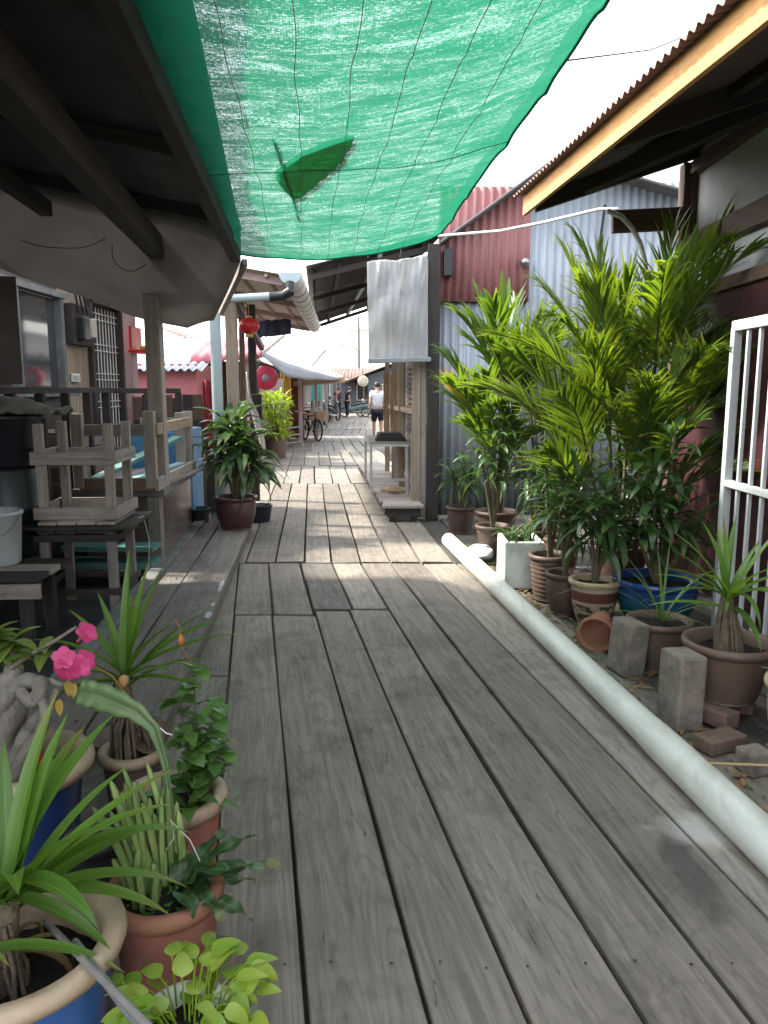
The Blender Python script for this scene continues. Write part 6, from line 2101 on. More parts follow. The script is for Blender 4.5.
# ================================================================== HOUSES DOWN THE WALK
def rowhouse(label, side, xf, y0, y1, h, wallm, roofm, doorm, over=0.9, roofrise=0.9, name='plank_house', depth=4.0, awn=None, posts=True):
    """house whose front faces the walk: side -1 = on the left, +1 = on the right; xf(y) its front line"""
    T = thing(name, label, 'house', (xf, (y0 + y1) / 2, 0))
    s = side
    q = MB()
    y = y0
    while y < y1 - 0.01:
        w = min(0.3, y1 - y)
        box(q, (xf + s * 0.04, y + w / 2, h / 2), (0.06, w - 0.008, h))
        y += w
    for yy in (y0 + 0.03, y1 - 0.03):
        box(q, (xf + s * (depth / 2 + 0.08), yy, h / 2), (depth, 0.06, h))
    q.build('wall', wallm, T)
    q = MB()
    corrug(q, (xf - s * over, y0 - 0.15, h - 0.12), (0, y1 - y0 + 0.3, 0), (s * (over + depth * 0.55), 0, roofrise), (y1 - y0) / 0.2, 0.02, (0, 0, 1), per=4)
    ro_ = q.build('roof', roofm, T, solid=0.008)
    q = MB()
    beam(q, (xf - s * over, y0 - 0.15, h - 0.17), (xf - s * over, y1 + 0.15, h - 0.17), 0.04, 0.1)
    q.build('fascia', m_brownpaint, ro_)
    yd = y0 + (y1 - y0) * 0.62
    q = MB()
    box(q, (xf - s * 0.012, yd, 1.0), (0.05, 0.95, 2.0))
    dd_ = q.build('door', doorm, T)
    q = MB()
    box(q, (xf - s * 0.045, yd + 0.36, 1.0), (0.03, 0.03, 0.14))
    q.build('handle', m_chrome, dd_)
    q = MB()
    yw = y0 + (y1 - y0) * 0.28
    for dy in (-0.55, 0, 0.55):
        box(q, (xf - s * 0.02, yw + dy, 1.4), (0.06, 0.07, 0.9))
    for dz in (-0.45, 0.45):
        box(q, (xf - s * 0.02, yw, 1.4 + dz), (0.07, 1.2, 0.07))
    w_ = q.build('window', m_white, T)
    q = MB()
    box(q, (xf - s * 0.0, yw, 1.4), (0.02, 1.06, 0.86))
    q.build('pane', GLASS('dark_glass', (0.05, 0.055, 0.06)), w_)
    if posts:
        for yy in (y0 + 0.2, (y0 + y1) / 2, y1 - 0.2):
            q = MB()
            beam(q, (xf - s * (over - 0.08), yy, 0), (xf - s * (over - 0.08), yy, h - 0.16), 0.08, 0.08, up=(0, 1, 0))
            q.build('post', m_grey, T)
    return T
m_darkhouse = M('blue_grey_boards', (0.10, 0.115, 0.135), (0.07, 0.08, 0.095), 0.8, 3, stretch=(1, 1, 4))
m_redbrown = M('red_brown_boards', (0.2, 0.07, 0.05), (0.14, 0.05, 0.04), 0.7, 3, stretch=(3, 3, 0.4))
m_olive = M('grey_green_boards', (0.2, 0.22, 0.2), (0.15, 0.165, 0.15), 0.8, 3)
rowhouse('red-brown plank house under the sloping grey cloth awning', -1, -2.95, 18.2, 24.2, 2.15, m_redbrown, m_rustroof, m_maroon, over=0.0, posts=False)
rowhouse('grey-green boarded house just past the cloth awning', -1, -3.15, 26.0, 31.5, 2.2, m_olive, m_greyroof, m_dark, over=0.9)
rowhouse('weathered brown plank house third along the left side', -1, -3.3, 32.0, 38.0, 2.25, m_grey, m_rustroof, m_dark, over=0.8)
rowhouse('dark plank house at the far left end of the walk', -1, -3.2, 38.5, 46.0, 2.3, m_darkhouse, m_greyroof, m_bluepaint, over=0.7)
rowhouse('brown plank house hidden beyond the corrugated shop', 1, 1.6, 16.0, 24.0, 2.4, m_grey, m_greyroof, m_dark, over=0.4, posts=False)
rowhouse('olive boarded house on the right before the dark house', 1, 1.7, 25.0, 38.0, 2.3, m_olive, m_rustroof, m_redbrown, over=0.4, posts=False)
# cloth awning with brown edge
AW = thing('cloth_awning', 'big grey cloth awning with brown wooden edge over the red-brown house', 'awning', (-2.5, 19, 0))
A0, A1, A2, A3 = at(256, 350, 17.6), at(341, 378, 21.5), at(330, 372, 25.0), at(262, 346, 25.0)
q = MB()
def awf(a, b):
    p = A0.lerp(A1, a).lerp(A3.lerp(A2, a), b)
    p.z -= 0.08 * math.sin(PI * a) - 0.03 * mnoise.noise(Vector((a * 5, b * 5, 0)))
    return p
grid(q, awf, 24, 10)
grid(q, lambda a, b: awf(a, 0) + Vector((0, -0.02, -0.42 * b * (1 - a) ** 0.7 * (a * 3 if a < 0.33 else 1))) , 24, 3)
q.build('cloth', s_greyawn, AW, solid=0.01)
q = MB()
beam(q, A1 + Vector((-1.3, -0.1, -0.16)), A1 + Vector((0.1, 0, -0.05)), 0.06, 0.14)
beam(q, A1 + Vector((0.05, -0.05, -0.03)), A2 + Vector((0.05, 0, -0.03)), 0.06, 0.14)
q.build('edge_board', m_tan, AW)
for (u, yy) in ((262, 18.0), (300, 21.3), (316, 24)):
    q = MB()
    b = at(u, 390, yy)
    beam(q, (b.x, yy, 0), (b.x, yy, 2.05), 0.1, 0.1, up=(0, 1, 0))
    q.build('pole', m_pinkcol, AW)
q = MB()
c = at(286, 386, 20)
grid(q, lambda a, b: c + Vector((-0.13 + 0.26 * a, 0.03 * math.sin(a * 12), 0.35 - 0.7 * b)), 10, 6)
tag(q.build('yellow_cloth', m_yellow, solid=0.01), 'yellow and white cloth hung under the grey cloth awning', 'cloth')
q = MB()
c = at(273, 398, 18.3)
box(q, c, (0.5, 0.04, 0.9))
tag(q.build('pink_board', m_pinkcol), 'dusty pink board standing behind the yellow-green plant', 'board')
# roof clutter: slanting poles above the awning
for lab, p_ in (('thin slanting pole over the cloth awning pointing up right', ((312, 366, 22), (326, 350, 22))), ('long thin pole slanting over the left of the cloth awning', ((262, 354, 18), (284, 336, 18)))):
    q = MB()
    beam(q, at(*p_[0]), at(*p_[1]), 0.06, 0.06)
    tag(q.build('roof_pole', m_grey), lab, 'pole')
# teal panel
q = MB()
box(q, at(316, 390, 25.6), (0.32, 0.05, 0.7))
tag(q.build('teal_screen', m_teal, bev=0.01), 'teal panel standing at the edge of the walk behind the awning', 'panel')
# maroon lockers
q = MB()
b = at(296, 392, 24.3)
box(q, (b.x, 24.5, 1.0), (0.45, 0.4, 2.0))
box(q, (b.x, 24.29, 1.0), (0.38, 0.02, 1.85))
tag(q.build('cabinet', m_redbrown, bev=0.02), 'tall red-brown cabinet standing behind the bicycle', 'cabinet')

# dark house closing the walk
DH = thing('dark_house', 'blue-grey boarded house with brown sloping roof closing the end of the walk', 'house', (2.5, 48, 0))
q = MB()
hx0 = at(368, 400, 48).x
zR, zL = at(440, 366, 48).z, at(376, 398, 48).z
ngon_prism(q, [(hx0, 48, 0), (hx0 + 8, 48, 0), (hx0 + 8, 48, 3.9), (hx0 + 5.2, 48, 4.2), (hx0, 48, 2.4)], (0, 6, 0))
q.build('wall', m_darkhouse, DH)
q = MB()
rz0 = Vector((hx0 - 1.6, 47.4, 1.95))
corrug(q, rz0, Vector((0, 7, 0)), Vector((6.8, 0, 2.5)), 30, 0.03, (-0.4, 0, 1), per=4)
corrug(q, rz0 + Vector((6.8, 0, 2.5)), Vector((0, 7, 0)), Vector((4, 0, -1.6)), 30, 0.03, (0.4, 0, 1), per=4)
q.build('roof', m_rustroof, DH, solid=0.03)
q = MB()
wx = at(358, 400, 47.9).x
for dx in (-0.4, 0, 0.4):
    box(q, (hx0 + 0.9 + dx, 47.97, 1.35), (0.06, 0.06, 1.0))
for dz in (-0.5, 0, 0.5):
    box(q, (hx0 + 0.9, 47.96, 1.35 + dz), (0.9, 0.05, 0.06))
w_ = q.build('window', m_cream, DH)
q = MB(); box(q, (hx0 + 0.9, 47.985, 1.35), (0.8, 0.02, 0.95)); q.build('pane', GLASS('dark_glass', (0.05, 0.055, 0.06)), w_)
# porch wall left of it, further
BH = thing('end_house', 'grey porch front with cream barred window behind the parked motorcycles', 'house', (-1, 52, 0))
q = MB(); box(q, (-1.6, 53, 1.1), (3.8, 2, 2.2)); q.build('wall', m_darkhouse, BH)
q = MB(); corrug(q, (-3.7, 51.3, 2.25), (4.2, 0, 0), (0, 3.5, 0.75), 18, 0.03, (0, 0, 1), per=4); q.build('roof', m_rustroof, BH, solid=0.02)
q = MB()
for dx in (-0.45, 0, 0.45):
    box(q, (-1.35 + dx, 51.95, 1.35), (0.07, 0.06, 1.0))
for dz in (-0.5, 0.5):
    box(q, (-1.35, 51.94, 1.35 + dz), (1.0, 0.06, 0.07))
w_ = q.build('window', m_cream, BH)
q = MB(); box(q, (-1.35, 51.98, 1.35), (0.9, 0.02, 0.95)); q.build('pane', GLASS('dark_glass', (0.05, 0.055, 0.06)), w_)
q = MB(); corrug(q, (-2.3, 50.4, 1.95), (2.2, 0, 0), (0, 1.6, 0.4), 10, 0.03, (0, 0, 1), per=4); q.build('awning', s_greyawn, BH, solid=0.02)
# round cream sign
RS = thing('round_sign', 'round cream sign board hanging under the brown roof at the far end', 'round sign', at(363, 381, 46))
q = MB()
c = at(363, 381, 46)
lathe(q, c, [(0, 0.05), (0.29, 0.05), (0.32, 0.03), (0.32, -0.03), (0.29, -0.05), (0, -0.05)], 28, axis=Matrix.Rotation(R(90), 3, 'X'))
q.build('disc', m_cream, RS)
q = MB()
lathe(q, c + Vector((0, -0.06, 0)), [(0.2, 0.0), (0.22, 0.01), (0.2, 0.02)], 24, axis=Matrix.Rotation(R(90), 3, 'X'))
q.build('ring', m_gold, RS)
q = MB(); beam(q, c + Vector((0, 0, 0.4)), c + Vector((0, 0, 0.8)), 0.04, 0.04); q.build('hanger', m_dark, RS)

# utility pole, wires
UP = thing('utility_pole', 'grey utility pole with cross arm above the far roofs', 'utility pole', (at(359, 390, 60).x, 60, 0))
ux = at(359, 390, 60).x
q = MB(); sweep(q, [(ux, 60, -0.1), (ux, 60, 7.0)], [0.14, 0.09], 10); q.build('pole', m_concrete, UP)
q = MB(); beam(q, (ux - 1.3, 59.9, 5.0), (ux + 0.3, 59.9, 4.4), 0.1, 0.1); q.build('arm', m_grey, UP); q = MB(); beam(q, (ux - 0.7, 59.9, 6.0), (ux + 0.7, 59.9, 6.0), 0.1, 0.1); q.build('arm', m_grey, UP)
q = MB()
sweep(q, [nedge(2.95) + Vector((0, 0, 0.0)), at(650, 50, 4.2), at(735, 17, 5.2), at(800, -10, 6)], 0.0035, 5)
tag(q.build('overhead_wire', m_cord), 'thin dark wire crossing the white sky above the right eave', 'wire')
for k, (dx, z) in enumerate(((-0.6, 5.98), (0.6, 5.98))):
    q = MB()
    sweep(q, [(ux + dx, 59.9, z + 0.06), (ux + dx - 1.5, 45, z - 0.7), (ux + dx - 3.5, 30, z - 0.4)], 0.018, 5)
    tag(q.build('overhead_wire', m_cord), 'thin wire running back from the %s end of the far pole cross arm' % ('left', 'right')[k], 'wire')
q = MB()
b = at(347, 350, 16)
sweep(q, [at(347, 372, 24), at(347, 320, 24)], 0.02, 6)
tag(q.build('mast', m_steel), 'slim metal mast rising above the cloth awning tip', 'mast')

# ================================================================== VEHICLES AND PEOPLE
def wheel(mb_t, mb_r, c, r, tr, ax='Y', spokes=14):
    M_ = Matrix.Rotation(R(90), 3, 'X')
    lathe(mb_t, c, [(r - tr, -tr * 0.8), (r - tr * 0.2, -tr * 0.7), (r, 0), (r - tr * 0.2, tr * 0.7), (r - tr, tr * 0.8), (r - tr * 1.3, 0), (r - tr, -tr * 0.8)], 28, axis=M_)
    for k in range(spokes):
        a = k * 2 * PI / spokes
        sweep(mb_r, [Vector(c), Vector(c) + Vector((math.cos(a) * (r - tr), 0, math.sin(a) * (r - tr)))], 0.004 if spokes > 8 else 0.014, 4)
    sweep(mb_r, [Vector(c) + Vector((0, -0.05, 0)), Vector(c) + Vector((0, 0.05, 0))], 0.03, 8)

def loft(mb, secs, seg=12, mi=0):
    """secs: [(x, zc, ry, rz)] ellipses along x"""
    vs = []
    for (x, zc, ry, rz_) in secs:
        for k in range(seg):
            a = 2 * PI * k / seg
            vs.append((x, ry * math.cos(a), zc + rz_ * math.sin(a)))
    fs = [(i * seg + k, i * seg + (k + 1) % seg, (i + 1) * seg + (k + 1) % seg, (i + 1) * seg + k) for i in range(len(secs) - 1) for k in range(seg)]
    fs += [tuple(range(seg))[::-1], tuple(range((len(secs) - 1) * seg, len(secs) * seg))]
    mb.add(vs, fs, None, mi)

def motorcycle(label, loc, rz, bodym):
    T = thing('motorcycle', label, 'motorcycle', loc, 'motorcycles parked along the walk', rz)
    for x, nm in ((-0.6, 'wheel'), (0.6, 'wheel')):
        a, b = MB(), MB()
        wheel(a, b, (x, 0, 0.28), 0.28, 0.05, spokes=6)
        wo = a.build('wheel', m_rubber, T, world=False)
        b.build('rim', m_chrome, wo, world=False)
    q = MB()
    loft(q, [(-0.82, 0.66, 0.03, 0.03), (-0.65, 0.68, 0.10, 0.08), (-0.3, 0.62, 0.12, 0.12), (0.0, 0.5, 0.11, 0.14), (0.2, 0.42, 0.10, 0.1), (0.32, 0.5, 0.06, 0.12)])
    sweep(q, [(0.32, 0, 0.42), (0.4, 0, 0.7), (0.42, 0, 0.92)], [0.10, 0.12, 0.07], 10)
    q.build('body', bodym, T, world=False)
    q = MB(); loft(q, [(-0.72, 0.77, 0.05, 0.02), (-0.6, 0.8, 0.12, 0.045), (-0.2, 0.76, 0.12, 0.05), (0.05, 0.68, 0.09, 0.04), (0.12, 0.66, 0.03, 0.02)]); q.build('seat', m_black, T, world=False)
    q = MB(); sweep(q, [(0.6, 0.06, 0.28), (0.47, 0.06, 0.7), (0.42, 0.05, 0.95)], 0.022, 8); sweep(q, [(0.6, -0.06, 0.28), (0.47, -0.06, 0.7), (0.42, -0.05, 0.95)], 0.022, 8); q.build('fork', m_chrome, T, world=False)
    q = MB(); sweep(q, [(0.3, 0.33, 1.02), (0.4, 0.12, 1.0), (0.42, 0, 0.98), (0.4, -0.12, 1.0), (0.3, -0.33, 1.02)], 0.016, 8); q.build('handlebar', m_black, T, world=False)
    q = MB(); lathe(q, (0.5, 0, 0.94), [(0, 0.03), (0.06, 0.02), (0.075, -0.02), (0.04, -0.07), (0, -0.08)], 16, axis=Matrix.Rotation(R(90), 3, 'Y')); q.build('headlight', m_white, T, world=False)
    q = MB(); loft(q, [(-0.9, 0.62, 0.05, 0.03), (-0.83, 0.63, 0.06, 0.04), (-0.8, 0.64, 0.04, 0.03)]); q.build('tail_light', m_redplastic, T, world=False)
    q = MB(); sweep(q, [(0.15, -0.14, 0.3), (-0.3, -0.16, 0.28), (-0.8, -0.17, 0.36)], [0.03, 0.04, 0.045], 10); q.build('exhaust', m_chrome, T, world=False)
    for sy in (-1, 1):
        q = MB(); sweep(q, [(0.36, sy * 0.25, 1.02), (0.33, sy * 0.3, 1.14)], 0.007, 5); lathe(q, (0.33, sy * 0.31, 1.17), [(0, 0.01), (0.05, 0.008), (0.05, -0.008), (0, -0.01)], 12, axis=Matrix.Rotation(R(90), 3, 'Y')); q.build('mirror', m_black, T, world=False)
    q = MB(); beam(q, (-0.05, 0.1, 0.25), (-0.15, 0.3, 0.0), 0.02, 0.02); q.build('stand', m_chrome, T, world=False)
    return T
m_mblack = M('black_bike_paint', (0.02, 0.02, 0.022), None, 0.3, 5, 0)
m_mgreen = M('grey_green_bike_paint', (0.16, 0.22, 0.22), (0.13, 0.18, 0.18), 0.35, 5, 0)
m_mred = M('dark_red_bike_paint', (0.25, 0.02, 0.03), None, 0.3, 5, 0)
bk1 = G(324.5, 424); 
mA = motorcycle('black motorcycle with red tail light parked end-on behind the bicycle', (bk1.x, 33, -0.01), R(80), m_mblack)
mB = motorcycle('grey-green motorcycle parked broadside at the end of the walk', (at(355, 400, 44).x, 44, -0.01), R(178), m_mgreen)
mC = dup(mB, (at(371, 400, 44.8).x, 44.8, -0.01), R(172), 'pale motorcycle parked broadside nearest the man in white')
mD = dup(mA, (at(333, 400, 38).x, 38, -0.01), R(70), 'dark motorcycle parked slanting before the two dark figures')

# bicycle
BI = thing('bicycle', 'black bicycle with cardboard on its carrier leaning at the left edge', 'bicycle', (at(311, 440, 23.2).x, 23.3, 0), None, R(-62))
for x in (-0.52, 0.52):
    a, b = MB(), MB()
    wheel(a, b, (x, 0, 0.33), 0.33, 0.03, spokes=16)
    wo = a.build('wheel', m_rubber, BI, world=False)
    b.build('spokes', m_chrome, wo, world=False)
q = MB()
for p_, q_ in (((-0.52, 0, 0.33), (-0.12, 0, 0.3)), ((-0.12, 0, 0.3), (-0.22, 0, 0.8)), ((-0.52, 0, 0.33), (-0.2, 0, 0.72)), ((-0.2, 0, 0.72), (0.34, 0, 0.78)), ((-0.12, 0, 0.3), (0.36, 0, 0.7)), ((0.33, 0, 0.85), (0.4, 0, 0.62)), ((0.4, 0.04, 0.62), (0.52, 0.04, 0.33)), ((0.4, -0.04, 0.62), (0.52, -0.04, 0.33))):
    sweep(q, [p_, q_], 0.018, 8)
q.build('frame', m_mblack, BI, world=False)
q = MB(); sweep(q, [(0.2, 0.28, 0.98), (0.32, 0.2, 1.0), (0.32, 0, 0.95), (0.32, -0.2, 1.0), (0.2, -0.28, 0.98)], 0.013, 8); sweep(q, [(0.33, 0, 0.83), (0.32, 0, 0.96)], 0.014, 8); q.build('handlebar', m_chrome, BI, world=False)
q = MB(); loft(q, [(-0.36, 0.86, 0.07, 0.03), (-0.25, 0.87, 0.09, 0.035), (-0.1, 0.86, 0.03, 0.02)]); q.build('saddle', m_black, BI, world=False)
q = MB(); beam(q, (-0.75, 0, 0.7), (-0.25, 0, 0.7), 0.16, 0.02); sweep(q, [(-0.6, 0.06, 0.7), (-0.52, 0.06, 0.33)], 0.008, 5); q.build('carrier', m_mblack, BI, world=False)
q = MB(); beam(q, (-0.12, 0.08, 0.3), (-0.12, 0.16, 0.16), 0.02, 0.02); beam(q, (-0.12, -0.08, 0.3), (-0.12, -0.16, 0.44), 0.02, 0.02); q.build('pedal', m_black, BI, world=False)
for k, (dx, dz, s, rz, lab) in enumerate(((0.05, 0.82, (0.62, 0.42, 0.05), 0.5, 'flattened cardboard sheet on the bicycle handlebar'), (0.45, 0.74, (0.5, 0.4, 0.3), 0.2, 'open cardboard box behind the bicycle saddle'))):
    q = MB()
    c = Vector((at(300, 420, 23.3).x + dx, 23.3 + 0.4 * k, dz))
    box(q, c, s, rz, tilt=Matrix.Rotation(0.25 - 0.2 * k, 3, 'Y'))
    tag(q.build('cardboard_box', m_card, bev=0.01), lab, 'cardboard')
# folded trolley rails left of the bicycle
q = MB()
c = at(288, 448, 20.5)
for dz in (0.05, 0.25, 0.45):
    sweep(q, [(c.x - 0.35, 20.4, dz), (c.x + 0.3, 20.9, dz + 0.08)], 0.018, 6)
sweep(q, [(c.x - 0.35, 20.4, 0.0), (c.x - 0.35, 20.4, 0.8)], 0.018, 6)
sweep(q, [(c.x + 0.3, 20.9, 0.0), (c.x + 0.3, 20.9, 0.9)], 0.018, 6)
tag(q.build('metal_rack', m_steel), 'low metal tube rack beside the yellow-green plant', 'rack')

def person(label, loc, rz, shirtm, pantsm, skinm, hairm, hscale=1.0, longp=False, stride=0.12, bend=0.0):
    T = thing('person', label, 'person', loc, None, rz)
    # skeleton, facing +y; one vertex per joint
    J = {
        'pel': (0, 0, 0.95, .125, .095), 'sp': (0, 0.0, 1.12, .12, .09), 'ch': (0, 0.0, 1.32, .15, .10), 'nk': (0, 0.0, 1.48, .055, .055), 'hd': (0, 0.02, 1.58, .075, .085), 'ht': (0, 0.015, 1.69, .07, .08),
        'sl': (-.17, 0, 1.41, .055, .055), 'el': (-.22, -.02, 1.14, .042, .042), 'wl': (-.21, .06, .90, .03, .03), 'hl': (-.205, .09, .82, .035, .022),
        'sr': (.17, 0, 1.41, .055, .055), 'er': (.22, -.02, 1.14, .042, .042), 'wr': (.20, .10, .92, .03, .03), 'hr': (.195, .14, .85, .035, .022),
        'pl': (-.09, 0, .88, .09, .09), 'kl': (-.10, stride * .6, .50, .058, .058), 'al': (-.10, stride * .4, .09, .038, .038), 'tl': (-.11, stride * .4 + .14, .035, .035, .025),
        'pr': (.09, 0, .88, .09, .09), 'kr': (.10, -stride * .1, .50, .058, .058), 'ar': (.10, -stride, .10, .038, .038), 'tr': (.11, -stride + .14, .035, .035, .025)}
    E_ = [('pel', 'sp'), ('sp', 'ch'), ('ch', 'nk'), ('nk', 'hd'), ('hd', 'ht'), ('ch', 'sl'), ('sl', 'el'), ('el', 'wl'), ('wl', 'hl'), ('ch', 'sr'), ('sr', 'er'), ('er', 'wr'), ('wr', 'hr'),
          ('pel', 'pl'), ('pl', 'kl'), ('kl', 'al'), ('al', 'tl'), ('pel', 'pr'), ('pr', 'kr'), ('kr', 'ar'), ('ar', 'tr')]
    def skin(name, keys, grow, mat, over=None):
        ks = [k for k in J if k in keys]
        me = bpy.data.meshes.new(name)
        vv = []
        for k in ks:
            x, y, z = J[k][:3]
            if over and k in over:
                x, y, z = over[k]
            if z > 1.0:
                y += bend * (z - 1.0)
            vv.append((x * hscale, y * hscale, z * hscale))
        me.from_pydata(vv, [(ks.index(a), ks.index(b)) for a, b in E_ if a in ks and b in ks], [])
        o = bpy.data.objects.new(name, me)
        col.objects.link(o)
        o.parent = T
        md = o.modifiers.new('skin', 'SKIN')
        md.use_smooth_shade = True
        for i, k in enumerate(ks):
            sv = me.skin_vertices[0].data[i] if len(me.skin_vertices) else None
            if sv is None:
                break
            sv.radius = ((J[k][3] + grow) * hscale, (J[k][4] + grow) * hscale)
            sv.use_root = (i == 0)
        s_ = o.modifiers.new('sub', 'SUBSURF')
        s_.levels = s_.render_levels = 2
        me.materials.append(mat)
        return o
    def ensure(me):
        pass
    skin('body', set(J), 0.0, skinm)
    skin('shirt', {'pel', 'sp', 'ch', 'sl', 'sr', 'el', 'er'}, 0.045, shirtm, over={'el': (-.205, -.015, 1.24), 'er': (.205, -.015, 1.24), 'pel': (0, 0, .93)})
    if longp:
        skin('trousers', {'pel', 'pl', 'pr', 'kl', 'kr', 'al', 'ar'}, 0.02, pantsm)
    else:
        skin('shorts', {'pel', 'pl', 'pr', 'kl', 'kr'}, 0.03, pantsm, over={'kl': (-.10, stride * .5, .56), 'kr': (.10, 0, .56)})
    q = MB()
    lathe(q, (0, 0.01 + bend * 0.6, 1.635 * hscale), [(0.086, -0.04), (0.097, 0.02), (0.09, 0.07), (0.06, 0.105), (0, 0.118)], 18)
    q.build('hair', hairm, T, world=False)
    for s in (-1, 1):
        q = MB()
        lathe(q, (s * 0.082, 0.015 + bend * .6, 1.595 * hscale), [(0, 0.03), (0.014, 0.02), (0.017, 0), (0.012, -0.025), (0, -0.03)], 8)
        q.build('ear', skinm, T, world=False)
    q = MB()
    lathe(q, (0, 0.115 + bend * .6, 1.575 * hscale), [(0, 0.03), (0.008, 0.02), (0.016, -0.01), (0, -0.018)], 8)
    q.build('nose', skinm, T, world=False)
    return T
m_skin = M('skin', (0.5, 0.29, 0.2), (0.45, 0.26, 0.18), 0.5, 6, 0)
m_hair = M('dark_hair', (0.02, 0.016, 0.014), None, 0.5, 20, 0.2)
m_tee = M('white_tshirt', (0.62, 0.62, 0.70), (0.55, 0.55, 0.63), 0.8, 6, 0.1)
m_navy = M('navy_shorts', (0.015, 0.018, 0.035), None, 0.8, 6, 0.1)
m_dkcl = M('black_clothes', (0.02, 0.02, 0.024), None, 0.8, 6, 0.1)
m_mar = M('maroon_clothes', (0.09, 0.03, 0.045), None, 0.8, 6, 0.1)
person('man in white t-shirt and black shorts walking away along the walk', (at(377.5, 400, 23).x, 23, 0), R(8), m_tee, m_navy, m_skin, m_hair)
person('person in black leaning over a motorcycle at the far end', (at(347, 400, 42.5).x, 42.5, -0.01), R(-60), m_dkcl, m_dkcl, m_skin, m_hair, 0.97, True, 0.05, 0.25)
person('person in dark maroon clothes standing at the far left', (at(338, 400, 43).x, 43, -0.01), R(20), m_mar, m_dkcl, m_skin, m_hair, 0.95, True, 0.05)

# ================================================================== ON THE SHOP PLATFORM
TBL = thing('steel_table', 'small steel framed table on the shop platform', 'table', (0.12, 10.0, 0.21))
tx0, tx1, ty0, ty1, tz = -0.20, 0.28, 9.5, 10.9, 0.83
for x, y in ((tx0 + 0.04, ty0 + 0.03), (tx1, ty0 + 0.03), (tx0 - 0.06, ty1), (tx1 - 0.1, ty1)):
    q = MB(); beam(q, (x, y, 0.205), (x, y, tz), 0.03, 0.03, up=(0, 1, 0)); q.build('leg', m_steel, TBL)
q = MB()
beam(q, (tx0 + 0.04, ty0, tz), (tx1 + 0.03, ty0, tz), 0.03, 0.035); beam(q, (tx0 + 0.04, ty0, tz), (tx0 - 0.06, ty1, tz), 0.03, 0.035); beam(q, (tx0 + 0.04, ty0 + 0.02, 0.4), (tx1, ty0 + 0.02, 0.4), 0.02, 0.03)
q.build('frame', m_steel, TBL)
q = MB(); ngon_prism(q, [(tx0 + 0.03, ty0 - 0.02, tz + 0.02), (tx1 + 0.05, ty0 - 0.02, tz + 0.02), (tx1 - 0.05, ty1, tz + 0.02), (tx0 - 0.07, ty1, tz + 0.02)], (0, 0, 0.025)); q.build('top', m_grey, TBL, bev=0.004)
q = MB()
for k in range(3):
    box(q, (0.08 - 0.01 * k, 9.68, tz + 0.066 + k * 0.035), (0.38 - 0.05 * k, 0.3, 0.03), 0.05 * k)
tag(q.build('tray_stack', m_dark, bev=0.006), 'stack of dark wooden trays on the steel table', 'trays')
# boards leaning
def lean(u0, u1, v0, v1, Y, mm, lab, th=0.03):
    q = MB()
    a, b = at((u0 + u1) / 2, v1, Y), at((u0 + u1) / 2, v0, Y + 0.1)
    w = (u1 - u0) / FPX * Y
    beam(q, a, b, w, th, up=(0, 1, 0))
    tag(q.build('leaning_board', mm, bev=0.005), lab, 'board')
lean(383.5, 388.5, 372, 432, 11.6, m_tan, 'narrow tan board standing on end beside the man')
lean(390, 404, 375, 436, 11.2, m_tan, 'broad sunlit tan board leaning at the shop front')
q = MB()
c = Vector((0.14, 9.62, 0.21))
sweep(q, [c + Vector((-0.12, 0, 0.035)), c + Vector((0, 0.02, 0.045)), c + Vector((0.14, 0.04, 0.03))], [0.025, 0.045, 0.02], 10)
tag(q.build('driftwood', m_tan), 'short tan piece of driftwood lying under the steel table', 'wood')
q = MB()
lathe(q, (0.0, 9.9, 0.205), [(0, 0), (0.05, 0), (0.07, 0.04), (0.065, 0.045), (0.045, 0.01), (0, 0.01)], 18)
tag(q.build('dish', m_cream), 'small pale dish on the platform under the steel table', 'dish')
q = MB()
c = at(420, 372, 9.2)
grid(q, lambda a, b: at(412, 398, 9.3).lerp(at(418, 402, 9.3), a) + Vector((0, -0.04, 0.1 - 0.2 * b)), 4, 4)
tag(q.build('blue_rag', s_blue, solid=0.01), 'dark blue rag hung on the plank shop front', 'cloth')
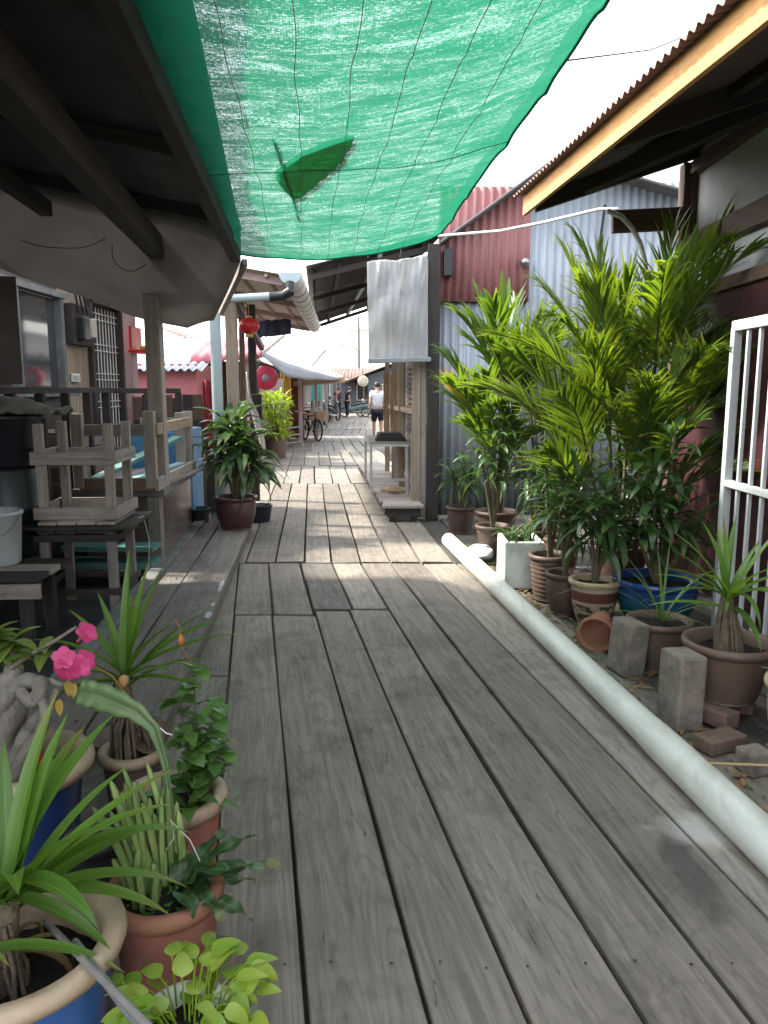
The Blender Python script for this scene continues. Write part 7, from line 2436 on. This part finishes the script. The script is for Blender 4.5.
# sticks and a spade by the corrugated wall
for lab, pts in (('rusty thin rod leaning on the corrugated wall low down', ((448, 520, 8.6), (452, 488, 8.95))), ('grey stick leaning on the corrugated wall behind the pipe end', ((462, 522, 8.4), (466, 480, 8.95)))):
    q = MB()
    a, b = G(pts[0][0], pts[0][1], 0.0), at(*pts[1])
    sweep(q, [a, b], 0.012, 6)
    tag(q.build('thin_stick', m_bark), lab, 'stick')

# ================================================================== LIGHT
SUN_AZ = -78.0          # degrees from straight ahead, negative = left
SUN_EL = 47.0
w = bpy.data.worlds.new('World')
sc.world = w
w.use_nodes = True
nt_ = w.node_tree
bg = nt_.nodes['Background']
sky = nt_.nodes.new('ShaderNodeTexSky')
sky.sky_type = 'NISHITA'
sky.sun_disc = False
sky.sun_elevation = R(SUN_EL)
sky.sun_rotation = R(SUN_AZ)
sky.air_density = 1.6
sky.dust_density = 2.0
sky.ozone_density = 1.0
hs = nt_.nodes.new('ShaderNodeHueSaturation')
hs.inputs['Saturation'].default_value = 0.3
nt_.links.new(sky.outputs[0], hs.inputs['Color'])
nt_.links.new(hs.outputs[0], bg.inputs[0])
bg.inputs[1].default_value = 0.15
sd = bpy.data.lights.new('sun', 'SUN')
sd.energy = 2.1
sd.angle = R(4.0)
sd.color = (1.0, 0.93, 0.82)
so = bpy.data.objects.new('sun', sd)
col.objects.link(so)
dv = Vector((math.sin(R(SUN_AZ)) * math.cos(R(SUN_EL)), math.cos(R(SUN_AZ)) * math.cos(R(SUN_EL)), math.sin(R(SUN_EL))))
so.rotation_euler = dv.to_track_quat('Z', 'Y').to_euler()
so.location = (-20, 20, 30)
vs_ = sc.view_settings
vs_.view_transform = 'Standard'
vs_.look = 'None'
vs_.exposure = 2.4
vs_.gamma = 1.0
vs_.use_curve_mapping = False
cy = sc.cycles
cy.max_bounces = 8
cy.diffuse_bounces = 3
cy.glossy_bounces = 3
cy.transmission_bounces = 6
cy.transparent_max_bounces = 12
cy.sample_clamp_indirect = 6.0
cy.caustics_reflective = False
cy.caustics_refractive = False
cy.use_denoising = True
